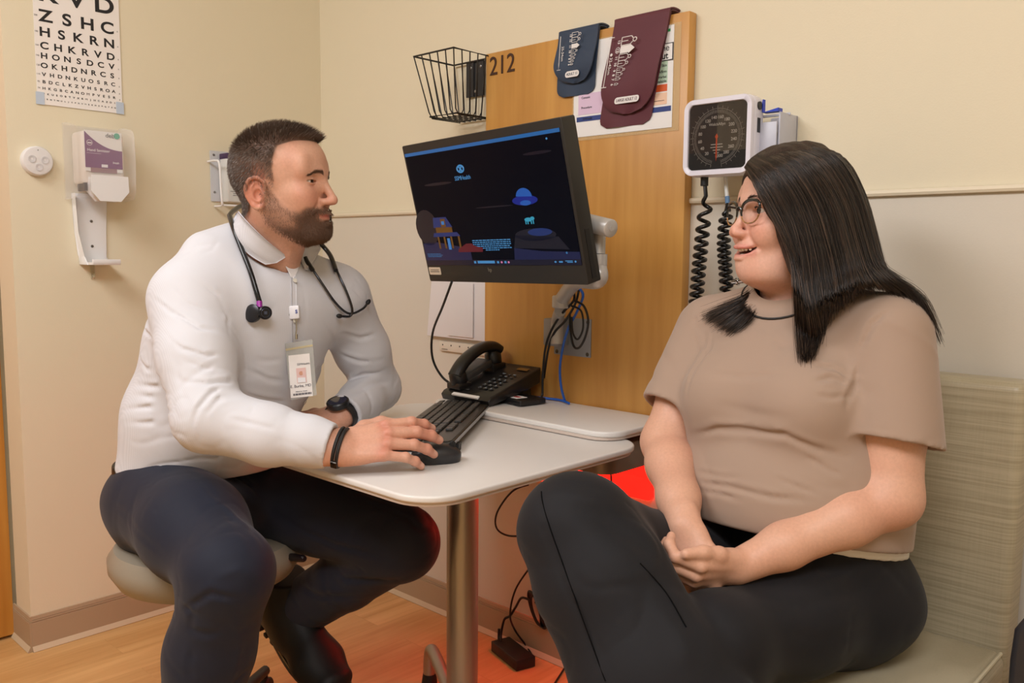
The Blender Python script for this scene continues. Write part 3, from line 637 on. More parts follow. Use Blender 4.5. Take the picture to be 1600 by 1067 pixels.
for r_, y in enumerate(rowsY):
    x = kx0
    if r_ == 0: ws = [1.25]*3+[6.25]+[1.25]*4
    elif r_ == 1: ws = [2.25]+[1]*10+[2.75]
    elif r_ == 2: ws = [1.75]+[1]*11+[2.25]
    elif r_ == 3: ws = [1.5]+[1]*12+[1.5]
    elif r_ == 4: ws = [1]*13+[2]
    else: ws = [1]+[.5]+[1]*4+[.33]+[1]*4+[.34]+[1]*4
    for i, q in enumerate(ws):
        if q >= 1: key(b, x+q*pitch/2, y, q*pitch)
        x += q*pitch
    x = kx0+15.3*pitch
    for i in range(3):
        if r_ in (3, 4, 5) or (r_ == 0) or (r_ == 1 and i == 1): key(b, x+(i+.5)*pitch, y, pitch)
    x = kx0+18.6*pitch
    for i in range(4):
        if r_ == 0 and i == 0: key(b, x+pitch, y, 2*pitch)
        elif r_ == 0 and i == 1: continue
        elif r_ < 5: key(b, x+(i+.5)*pitch, y, pitch)
b.build('keys', m_key, kb, local=True)
for xx in (.035, KL-.035):
    b = MB(); b.prism([(0, 0), (.016, 0), (.012, -.026), (.004, -.028)], axes((xx-.012, KW-.004, -.012), (0, 1, 0), (0, 0, 1), (1, 0, 0)), 0, .026, .001); b.build('foot', m_blackmat, kb, local=True)
b = MB(); b.text('hp', TR(.022, KW*.5, .0015) @ Matrix.Rotation(PI, 4, 'Z'), .010, .0002); b.build('logo', mat('silver_print', (190, 190, 192), .4), kb, local=True)

# ---- mouse
MD = Vector((.50, .86, 0)).normalized(); MX = Vector((MD.y, -MD.x, 0))
t = thing('computer_mouse', 'black computer mouse under his right hand on the desk edge', 'mouse', M=axes((1.357, -.664, .7355), MX, MD, (0, 0, 1)))
b = MB(); vs = []; fs = []; NU, NV = 32, 12
for j in range(NV+1):
    v = j/NV
    for i in range(NU):
        a = 2*PI*i/NU; cx_, sy_ = math.cos(a), math.sin(a)
        R_ = .034*abs(cx_)+.0; px_ = .031*math.copysign(abs(cx_)**.8, cx_); py_ = .050*math.copysign(abs(sy_)**.85, sy_)
        if v < .5: s_ = 1-.05*(1-v*2)**2; z_ = .016*(v*2)
        else: q = (v-.5)*2; s_ = math.cos(q*PI/2)**.75 if q < 1 else 0; z_ = .016+.022*math.sin(q*PI/2)*(1-.35*(py_*s_/.050+.15)**2)
        vs.append((px_*s_, py_*s_, z_))
for j in range(NV):
    for i in range(NU): fs.append((j*NU+i, j*NU+(i+1) % NU, (j+1)*NU+(i+1) % NU, (j+1)*NU+i))
fs.append(tuple(reversed(range(NU)))); b.mesh(vs, fs); b.build('shell', mat('mouse_black', (42, 43, 47), .38), t, local=True)
b = MB(); b.cyl((-.003, .033, .0335), (.003, .033, .0335), .0065, seg=16, bev=.001); b.build('wheel', m_blackmat, t, local=True)

# ---- desk phone
t = thing('desk_phone', 'black desk telephone with handset on its cradle at the wall end of the desk', 'telephone', (.995, -.14, .757))
m_ph = mat('phone_black', (26, 25, 25), .3)
X0, X1, Y0, Y1 = .905, 1.088, -.242, -.048
def ptop(y): return .782+.062*(y-Y0)/(Y1-Y0)
b = MB(); b.prism([(Y0, .758), (Y1-.05, .785), (Y1, .80), (Y1+.002, ptop(Y1)-.002), (Y0+.004, ptop(Y0)), (Y0-.006, .772)], axes((X0, 0, 0), (0, 1, 0), (0, 0, 1), (1, 0, 0)), 0, X1-X0, .005, 3)
b.prism([(-.17, .757), (-.06, .757), (-.066, .80), (-.15, .785)], axes((X0+.02, 0, 0), (0, 1, 0), (0, 0, 1), (1, 0, 0)), 0, X1-X0-.04, .002); b.build('base', m_ph, t, sharp=50)
sl = math.atan2(.062, Y1-Y0)
PM = lambda x, y, up=.0: axes((x, y, ptop(y)+up), (1, 0, 0), (0, math.cos(sl), math.sin(sl)), (0, -math.sin(sl), math.cos(sl)))
b = MB()
for r_ in range(4):
    for c_ in range(3): b.prism(rr_outline(.013, .009, .004, 3), PM(1.012+c_*.0205, -.203+r_*.0175), 0, .003, .001)
for r_, c_ in ((0, 0), (0, 1), (0, 2), (1, 0), (1, 1), (1, 2)): b.prism(rr_outline(.011, .006, .0028, 3), PM(1.016+c_*.0195, -.129+r_*.014), 0, .0025, .001)
b.prism(rr_outline(.013, .006, .003, 3), PM(.985, -.222), 0, .0025, .001)
b.build('keys', mat('phone_key', (60, 60, 60), .25), t)
b = MB()
for r_ in range(4):
    for c_ in range(3): b.text('123456789*0#'[(3-r_)*3+c_], PM(1.012+c_*.0205, -.203+r_*.0175, .0032), .0075, .0001)
for r_, c_, w_ in ((0, 1, .008), (1, 0, .009), (1, 2, .009)): b.box(PM(1.016+c_*.0195, -.129+r_*.014, .0028).translation, (w_, .003, .0006))
b.build('key_print', mat('light_blue_print', (176, 196, 210), .4), t)
b = MB(); b.prism(rr_outline(.040, .014, .002, 2), PM(1.048, -.075, 0), 0, .0012); b.build('name_window', mat('brown_window', (120, 84, 40), .15), t)
b = MB(); b.box((1.0, Y0-.003, .777), (.098, .010, .004), rot=Matrix.Rotation(.5, 3, 'X')); b.build('paper_strip', m_paper, t)
HX = .943
b = MB(); hp = [(HX, -.232, .818), (HX, -.20, .856), (HX, -.145, .886), (HX, -.095, .893), (HX, -.066, .880)]
P_ = smooth_path(hp, 8); vs = []; fs = []; NS = 16
for i, p in enumerate(P_):
    s = i/(len(P_)-1); T_ = (P_[min(i+1, len(P_)-1)]-P_[max(i-1, 0)]).normalized(); nrm = Vector((0, -T_.z, T_.y))
    w_ = .0235-.004*math.sin(s*PI); h_ = .0145
    if i in (0, len(P_)-1): w_ *= .55; h_ *= .5
    for k in range(NS):
        a = 2*PI*k/NS; ca, sa = math.cos(a), math.sin(a); vs.append(p+Vector((1, 0, 0))*w_*math.copysign(abs(ca)**.7, ca)+nrm*h_*math.copysign(abs(sa)**.8, sa))
for i in range(len(P_)-1):
    for k in range(NS): fs.append((i*NS+k, i*NS+(k+1) % NS, (i+1)*NS+(k+1) % NS, (i+1)*NS+k))
fs.append(tuple(reversed(range(NS)))); fs.append(tuple(range(len(vs)-NS, len(vs)))); b.mesh(vs, fs)
b.lathe([(0, 0), (.020, 0), (.0235, .006), (.0235, .030), (.016, .040), (0, .040)], (HX, -.214, .797), (0, -.25, 1), 24)
b.lathe([(0, 0), (.020, 0), (.0235, .006), (.0235, .030), (.016, .040), (0, .040)], (HX, -.082, .840), (0, -.15, 1), 24); b.build('handset', m_ph, t, sharp=50)
for q_ in (((HX, -.084, .834), (.052, .050, .026)), ((HX, -.214, .795), (.052, .046, .018))): b = MB(); b.box(*q_, bev=.004); b.build('cradle', m_ph, t)
b = MB(); b.prism([(-.06, 0), (.05, .004), (.05, .034), (-.045, .050), (-.075, .012)], PM(HX-.004, -.15, .0), 0, .010, .001) if False else b.box((HX-.012, -.150, .832), (.055, .10, .02), rot=Matrix.Rotation(.35, 3, 'X'), bev=.004); b.build('cradle_pad', mat('phone_grey', (62, 60, 58), .4), t)
t = thing('card_reader', 'small black badge reader with a red and white sticker on the desk beside the phone', 'card reader', (1.11, -.15, .757))
rc = (on(788, 633, 2, .757)+on(815, 641, 2, .757)+on(847, 630, 2, .757)+on(820, 618, 2, .757))/4
b = MB(); b.prism(rr_outline(.085, .088, .006, 3), TR(rc[0], rc[1]+.0, .757) @ Matrix.Rotation(-.15, 4, 'Z'), .002, .016, .002); b.build('case', m_black, t)
b = MB(); b.box((rc[0]-.012, rc[1]-.010, .7735), (.040, .036, .0008), rot=Matrix.Rotation(-.15, 3, 'Z')); b.build('sticker', m_paper, t)
b = MB(); b.box((rc[0]-.012, rc[1]-.010, .7742), (.018, .012, .0008), rot=Matrix.Rotation(-.15, 3, 'Z')); b.build('sticker_mark', mat('red_print', (180, 60, 60), .5), t)

# ---- monitor: local x right, y up, z towards the viewer
MR = Matrix(((.9951, -.0387, -.0907), (-.0973, -.2359, -.9669), (.0160, .9710, -.2385)))
MM = MR.to_4x4(); MM.translation = (1.2782, -.4464, 1.2443)
t = thing('monitor', 'large black computer monitor tilted on a wall arm, showing a dark blue wallpaper', 'monitor', M=MM)
W, HH = .54, .33
b = MB(); b.prism(rr_outline(W, HH, .004, 2), TR(0, 0, 0), -.038, 0, .0015); b.prism(rr_outline(W*.6, HH*.7, .02, 4), TR(0, 0, 0), -.062, -.037, .006); b.build('body', mat('monitor_black', (34, 33, 31), .45), t, local=True)
sx0, sx1, sy0, sy1 = -W/2+.007, W/2-.008, -HH/2+.041, HH/2-.019
b = MB(); b.box(((sx0+sx1)/2, (sy0+sy1)/2, .0006), (sx1-sx0, sy1-sy0, .001)); scr = b.build('screen', mat('screen_black', (4, 5, 10), .4, spec=.08, emit=((2, 4, 14), .7)), t, local=True)
def U(u, v, z=.0014): return Vector((sx0+(sx1-sx0)*u, sy1-(sy1-sy0)*v, z))
def em(name, c, k=1.0): return mat(name, (4, 4, 6), .3, emit=(c, k))
def scr_poly(b, pts, z=.0012): 
    b.prism([(U(*p)[0], U(*p)[1]) for p in pts], TR(0, 0, z), 0, .0002)
class Pieces:
    """hands every closed shape drawn on it to an object of its own"""
    def __init__(s, nm, m): s.nm, s.m = nm, m
    def prism(s, *a, **k): b = MB(); b.prism(*a, **k); b.build(s.nm, s.m, scr, local=True)
def scr_part(nm, m, fn):
    if nm in ('lettering',): b = MB(); fn(b); return b.build(nm, m, scr, local=True)
    fn(Pieces(nm, m))
def scr_ell(b, u, v, ru, rv, z=.0012, a0=0, a1=360, n=24): scr_poly(b, [(u+ru*math.cos(math.radians(a0+(a1-a0)*i/n)), v-rv*math.sin(math.radians(a0+(a1-a0)*i/n))) for i in range(n)][::-1], z)
rect = lambda b, u0, v0, u1, v1, z=.0012: scr_poly(b, [(u0, v0), (u1, v0), (u1, v1), (u0, v1)][::-1], z)
scr_part('top_bar', em('screen_bar_blue', (28, 92, 150)), lambda b: rect(b, 0, 0, 1, .028))
def taskbar(b): rect(b, 0, .955, 1, 1)
scr_part('task_bar', em('screen_navy', (4, 7, 30)), taskbar)
def hills(b):
    scr_poly(b, [(0, .80), (.10, .79), (.28, .84), (.34, .86), (.34, .955), (0, .955)][::-1]); scr_poly(b, [(.63, .86), (.80, .89), (1, .90), (1, .955), (.62, .955)][::-1])
scr_part('ground_picture', em('screen_deep_blue', (5, 18, 58)), hills)
def dim(b):
    scr_ell(b, .055, .66, .085, .16); scr_ell(b, .77, .76, .12, .05); scr_poly(b, [(.65, .76), (.90, .78), (.95, .88), (.63, .86)][::-1]); scr_ell(b, .2, .29, .10, .012, .001); scr_ell(b, .86, .15, .08, .012, .001); scr_ell(b, .55, .52, .12, .006, .001)
scr_part('cloud_picture', em('screen_dim_blue', (2, 6, 24)), dim)
scr_part('house_roof', em('screen_mid_blue', (10, 38, 92)), lambda b: (scr_poly(b, [(.115, .575), (.21, .575), (.245, .665), (.105, .665)][::-1], .0016), scr_poly(b, [(.10, .71), (.27, .71), (.29, .745), (.09, .745)][::-1], .0016), scr_ell(b, .80, .74, .07, .03, .0014)))
def house(b):
    rect(b, .12, .66, .24, .71, .0016)
    for u in (.12, .165, .215, .27): rect(b, u, .745, u+.013, .85, .0016)
    rect(b, .165, .59, .20, .66, .0019)
scr_part('house_picture', em('screen_ochre', (92, 58, 16)), house)
scr_part('door_picture', em('screen_sky', (46, 110, 170)), lambda b: (rect(b, .19, .76, .21, .86, .0019), rect(b, .172, .61, .192, .64, .0022)))
scr_part('car_picture', em('screen_red', (84, 10, 28)), lambda b: (scr_poly(b, [(.26, .855), (.29, .835), (.32, .812), (.36, .812), (.38, .835), (.43, .85), (.425, .885), (.255, .885)][::-1], .002)))
def ufo(b): scr_ell(b, .745, .49, .075, .038); 
scr_part('saucer_rim', em('screen_royal', (8, 30, 120)), ufo)
scr_part('saucer_dome', em('screen_azure', (26, 80, 156)), lambda b: (scr_ell(b, .745, .465, .047, .07, .0018, 0, 180), scr_ell(b, .748, .51, .032, .02, .0018)))
def cow(b):
    scr_ell(b, .745, .64, .022, .016); scr_ell(b, .770, .632, .012, .014)
    for u in (.726, .738, .758, .770): rect(b, u, .64, u+.006, .675)
scr_part('animal_picture', em('screen_teal', (44, 140, 168)), cow)
def logo(b):
    for k in (-1, 1):
        P_ = [U(.38+k*(.022*math.cos(a)), .19-.020*math.sin(a)*1.4, .0014) for a in [math.radians(60+d) for d in range(0, 241, 20)]]+[U(.38-k*.012, .165, .0014)]
        b.tube(P_, .0019, 6)
    c_ = U(.375, .265); b.text('SSM', TR(c_.x-.013, c_.y, .0014), .0135, .0002, bold=.0004); b.text('Health', TR(c_.x+.0155, c_.y, .0014), .0130, .0002)
    random.seed(5)
    for i in range(6):
        wd = .25 if i < 5 else .09; u = .49-wd/2
        while u < .49+wd/2-.01:
            l_ = random.uniform(.008, .024); rect(b, u, .785+i*.0165, min(u+l_, .49+wd/2), .793+i*.0165); u += l_+.004
    for i in range(3): rect(b, .015, .895+i*.012, .12+.01*(i == 1), .899+i*.012)
    rect(b, .375, .962, .49, .984, .0016); rect(b, .35, .964, .364, .984, .0016)
    for u in (.505, .553): rect(b, u, .965, u+.013, .984, .0016)
    for u in (.86, .885, .895): scr_ell(b, u, .974, .006, .007, .0016)
    rect(b, .915, .964, .955, .970, .0016); rect(b, .925, .974, .955, .980, .0016); scr_ell(b, .97, .972, .005, .008, .0016); scr_ell(b, .925, .06, .005, .008); scr_ell(b, .93, .905, .005, .009)
scr_part('lettering', em('screen_light_blue', (62, 126, 176)), logo)
scr_part('task_icons', em('screen_icon', (190, 110, 150)), lambda b: (scr_ell(b, .535, .975, .006, .009, .0016), scr_ell(b, .58, .975, .006, .009, .0016)))
b = MB(); b.text('hp', TR(-.03, -HH/2+.030, .0003), .013, .0002); b.build('logo', mat('dim_silver', (120, 114, 100), .4), t, local=True)
b = MB(); b.prism(rr_outline(.047, .0185, .003, 3), TR(-W/2+.030, -HH/2+.0265, .0003), 0, .0006); st = b.build('asset_sticker', mat('cream_sticker', (222, 206, 184), .5), t, local=True)
b = MB(); b.box((-W/2+.030, -HH/2+.029, .0011), (.034, .0012, .0002)); b.box((-W/2+.030, -HH/2+.025, .0011), (.036, .0012, .0002)); b.build('sticker_print', m_ink, st, local=True)
b = MB(); b.box((W/2+.0005, -HH/2+.06, -.02), (.001, .10, .012)); b.build('vent', m_blackmat, t, local=True)
t2 = thing('sticky_tab', 'red adhesive tab sticking out from the left edge of the monitor', 'sticky tab', M=MM)
b = MB(); b.prism([(0, 0), (.010, -.006), (.016, -.03), (.010, -.052), (0, -.058)][::-1], TR(-W/2, HH/2-.040, -.012) @ Matrix.Rotation(PI, 4, 'Y'), 0, .003, .0006); b.build('tab', mat('red_tab', (222, 30, 56), .4), t2, local=True)
t2 = thing('sticky_tab', 'pale blue adhesive tab above the red one at the left edge of the monitor', 'sticky tab', M=MM)
b = MB(); b.prism([(0, 0), (.008, -.002), (.010, -.024), (0, -.026)][::-1], TR(-W/2, HH/2-.018, -.012) @ Matrix.Rotation(PI, 4, 'Y'), 0, .003, .0006); b.build('tab', mat('blue_tab_pale', (120, 170, 196), .4), t2, local=True)
t2 = thing('webcam_cover', 'slim black device clipped at the left edge of the monitor below the red tab', 'webcam', M=MM)
b = MB(); b.prism([(0, 0), (.006, -.004), (.010, -.03), (.004, -.06), (0, -.066)][::-1], TR(-W/2, HH/2-.098, -.012) @ Matrix.Rotation(PI, 4, 'Y'), 0, .008, .001); b.build('body', m_black, t2, local=True)

# ---- monitor arm
t = thing('wall_mount', 'grey jointed steel arm holding the monitor, bolted to the maple panel', 'monitor arm', (1.187, -.033, .93))
m_arm = mat('pale_grey_metal', (190, 188, 186), .33, .25)
b = MB(); b.box((1.187, -.0345, .932), (.124, .004, .100), bev=.001); b.box((1.152, -.06, .945), (.050, .048, .072), bev=.004); b.build('wall_plate', m_greymetal, t)
for x, z in ((1.135, .890), (1.239, .890), (1.135, .974), (1.239, .974)):
    b = MB(); b.lathe([(0, 0), (.0055, 0), (0, .003)], (x, -.0365, z), (0, -1, 0), 14); b.build('bolt', mat('dark_bolt', (90, 82, 72), .4, .8), t)
J0 = Vector(at(886, 540, 1.98).tolist()); J1 = Vector((1.215, -.115, 1.035)); J2 = Vector(at(935, 400, 1.80).tolist()); J3 = Vector(at(936, 352, 1.80).tolist())
J0 = Vector((1.168, -.075, .945))
b = MB(); b.tube([J0+Vector((0, 0, -.03)), J0+Vector((0, 0, .03)), J1+Vector((-.004, 0, -.03))], lambda s: .017-.002*s, 16, 6); b.build('lower_link', m_arm, t)
b = MB(); b.cyl(J1+Vector((0, 0, -.022)), J1+Vector((0, 0, .010)), .024, bev=.003); b.build('elbow_joint', m_arm, t)
b = MB(); b.tube([J1, J1.lerp(J2, .45), J2+Vector((-.004, .004, -.050)), J2+Vector((0, 0, -.022)), J2+Vector((0, 0, .004))], lambda s: .0175+.0015*s, 20, 8); b.cyl(J2+Vector((0, 0, .004)), J3, .0145); b.build('upper_link', m_arm, t, sharp=50)
b = MB(); q = J1.lerp(J2, .62)+Vector((.012, -.016, 0)); b.ell(q, (.007, .005, .013)); b.build('grip', m_black, t)
E0 = Vector(at(955, 357, 1.73).tolist()); E1 = Vector(at(880, 338, 1.85).tolist())
b = MB(); b.cyl(E0, E1, .0185, bev=.0015, seg=32); b.cyl(E0+(E0-E1).normalized()*.0005, E0+(E0-E1).normalized()*.0018, .0055); b.build('tilt_barrel', m_arm, t, sharp=50)
b = MB(); dm = MR @ Vector((0, 0, -1)); c_ = MM @ Vector((0, 0, -.06)); b.box(c_+dm*.006, (.11, .11, .012), rot=MR, bev=.002); b.tube([c_+dm*.01, c_+dm*.05, E1.lerp(E0, .1)], .014, 12, 5); b.build('mount_head', m_arm, t)

# ---- cables around the arm
cord('monitor_cable', 'black cable curving from under the monitor down to the phone', [on(706, 440, 1, -.40), on(692, 478, 1, -.34), on(676, 520, 1, -.28), on(676, 560, 1, -.25), on(692, 590, 1, -.23), on(715, 605, 1, -.215)], .0032)
cord('cable', 'black cable from the arm down past the phone to the desk', [on(893, 445, 1, -.15), on(897, 468, 1, -.12), on(878, 490, 1, -.11), on(862, 515, 1, -.10), on(852, 545, 1, -.09), on(848, 590, 1, -.09), on(847, 618, 1, -.09), on(838, 630, 2, .762)], .0032)
cord('cable', 'second black cable bowing left from the arm bracket down behind the phone', [on(905, 450, 1, -.13), on(899, 474, 1, -.115), on(884, 500, 1, -.10), on(866, 520, 1, -.09), on(857, 545, 1, -.08), on(852, 575, 1, -.07), on(850, 590, 1, -.06)], .0032)
cord('cable', 'black cable looped below the arm joint in front of the wall plate', [on(898, 470, 1, -.13), on(912, 478, 1, -.13), on(919, 500, 1, -.12), on(915, 525, 1, -.11), on(905, 543, 1, -.11), on(896, 540, 1, -.11), on(891, 515, 1, -.12), on(890, 490, 1, -.12)], .003)
cord('cable', 'thin inner black cable loop on the arm bracket', [on(893, 478, 1, -.135), on(908, 486, 1, -.13), on(911, 512, 1, -.12), on(903, 530, 1, -.12), on(895, 520, 1, -.12), on(893, 495, 1, -.12)], .0026)
cord('network_cable', 'bright blue network cable hanging from the arm onto the desk', [on(905, 450, 1, -.13), on(911, 463, 1, -.12), on(900, 490, 1, -.10), on(889, 510, 1, -.10), on(880, 540, 1, -.09), on(875, 575, 1, -.07), on(877, 605, 1, -.06), on(883, 628, 1, -.05)], .0034, mat('blue_cable', (28, 92, 190), .4))
cord('network_cable', 'blue cable lying on the desk from the phone to the wall', [on(810, 622, 2, .762), on(828, 620, 2, .762), on(850, 622, 2, .762), on(875, 625, 2, .762), on(889, 630, 2, .762)], .0034, MATS['blue_cable'])
# ================================================================ stool, guest chair, box
t = thing('rolling_stool', 'round grey vinyl rolling stool under the man', 'stool', (.855, -.90, 0))
sx, sy = .86, -.90
m_vinyl = mat('grey_vinyl', (150, 140, 124), .42, bump=(500, .12, .001))
b = MB(); b.lathe([(0, .425), (.15, .425), (.185, .440), (.203, .470), (.204, .495), (.190, .515), (.15, .523), (0, .518)], (sx, sy, 0), (0, 0, 1), 56); b.build('seat', m_vinyl, t)
b = MB(); b.cyl((sx, sy, .10), (sx, sy, .43), .027); b.cyl((sx, sy, .40), (sx, sy, .427), .07); b.build('column', m_black, t)
lv = [on(452, 870, 1, -.80), on(476, 873, 1, -.80)]
b = MB(); b.tube([(sx, sy, .41), np.array(lv[0])+np.array([-.05, 0, .004]), lv[0]], .004, 8); b.build('lever', m_black, t)
b = MB(); b.tube([lv[0]+(lv[1]-lv[0])*s for s in (0, .15, .5, .85, 1)], lambda s: .0045+.0045*math.sin(PI*min(1, max(0.05, s*.9+.1)))**.5, 12, 3); b.build('lever_grip', mat('dark_grip', (28, 16, 18), .35), t)
for k in range(5):
    a = math.radians(-20+72*k); e = Vector((sx+.27*math.cos(a), sy+.27*math.sin(a), .075))
    b = MB(); b.tube([(sx, sy, .095), e], lambda s: .019-.006*s, 10); b.build('base_arm', m_black, t)
    b = MB(); b.cyl((e.x-.011*math.sin(a), e.y+.011*math.cos(a), .028), (e.x+.011*math.sin(a), e.y-.011*math.cos(a), .028), .027, seg=20, bev=.003); b.cyl((e.x, e.y, .04), (e.x, e.y, .08), .006); b.build('castor', m_blackmat, t)

m_up = bpy.data.materials.new('olive_taupe_upholstery'); m_up.use_nodes = True; nt = m_up.node_tree; N = nt.nodes.new; L = nt.links.new
bs = nt.nodes['Principled BSDF']; bs.inputs['Roughness'].default_value = .38; bs.inputs['Specular IOR Level'].default_value = .45
tc = N('ShaderNodeTexCoord'); mp = N('ShaderNodeMapping'); mp.inputs['Scale'].default_value = (5, 5, 260); n1 = N('ShaderNodeTexNoise'); n1.inputs['Scale'].default_value = 1.0; n1.inputs['Detail'].default_value = 5
mp2 = N('ShaderNodeMapping'); mp2.inputs['Scale'].default_value = (320, 320, 12); n2 = N('ShaderNodeTexNoise'); n2.inputs['Scale'].default_value = 1.0; n2.inputs['Detail'].default_value = 3
L(tc.outputs['Object'], mp.inputs[0]); L(mp.outputs[0], n1.inputs['Vector']); L(tc.outputs['Object'], mp2.inputs[0]); L(mp2.outputs[0], n2.inputs['Vector'])
mx = N('ShaderNodeMix'); mx.data_type = 'FLOAT'; mx.inputs[0].default_value = .16; L(n1.outputs['Fac'], mx.inputs[2]); L(n2.outputs['Fac'], mx.inputs[3])
cr = N('ShaderNodeValToRGB'); cr.color_ramp.elements[0].position = .36; cr.color_ramp.elements[1].position = .62
cr.color_ramp.elements[0].color = (*lin((162, 151, 125)), 1); cr.color_ramp.elements[1].color = (*lin((184, 173, 147)), 1)
L(mx.outputs[0], cr.inputs[0]); L(cr.outputs[0], bs.inputs['Base Color'])
bp = N('ShaderNodeBump'); bp.inputs['Strength'].default_value = .25; bp.inputs['Distance'].default_value = .001; L(mx.outputs[0], bp.inputs['Height']); L(bp.outputs[0], bs.inputs['Normal'])
t = thing('guest_chair', 'armless olive-taupe upholstered guest chair the woman sits on against the wall', 'chair', (1.99, -.3, 0))
CX0, CX1 = 1.715, 2.262
b = MB(); b.box(((CX0+CX1)/2, -.083, .655), (CX1-CX0, .088, .560), rot=Matrix.Rotation(-.03, 3, 'X'), bev=.020, seg=5); b.build('backrest', m_up, t)
b = MB()
NXs, NYs = 24, 24
b.box(((CX0+CX1)/2, -.375, .405), (CX1-CX0, .50, .11), bev=.022, seg=5)
for v in b.bm.verts:
    if v.co.z > .41:
        u_ = (v.co.x-(CX0+CX1)/2)/((CX1-CX0)/2); w_ = (v.co.y+.375)/.25
        v.co.z += .0
b.build('seat', m_up, t)
b = MB(); ins = .006
b.tube([(CX1-ins, -.14, .457), (CX1-ins, -.30, .458), (CX1-ins-.001, -.56, .456), (CX1-.02, -.617, .452), ((CX0+CX1)/2, -.622, .452), (CX0+.02, -.617, .452), (CX0+ins, -.56, .456), (CX0+ins, -.14, .457)], .0032, 8, 5); b.build('piping', mat('piping_light', (202, 192, 164), .4), t)
for x in (CX0+.03, CX1-.03):
    for y in (-.10, -.59):
        b = MB(); b.cyl((x, y, 0), (x, y, .36), .014); b.build('leg', m_alu, t)
b = MB(); b.box(((CX0+CX1)/2, -.06, .372), (CX1-CX0+.01, .03, .02)); b.box(((CX0+CX1)/2, -.34, .345), (CX1-CX0-.03, .50, .018)); b.build('seat_frame', m_alu, t)
t = thing('storage_box', 'black moulded box edge standing at the right border beside the guest chair', 'box', (2.45, -.40, 0))
b = MB(); b.prism([(0, 0), (.26, 0), (.26, .682), (.045, .682), (.016, .668), (.003, .645), (0, .60)], axes((2.346, -.30, 0), (1, 0, 0), (0, 0, 1), (0, -1, 0)), 0, .20, .010, 3); b.build('body', mat('charcoal_moulding', (40, 40, 44), .42, bump=(400, .2, .001)), t, sharp=50)
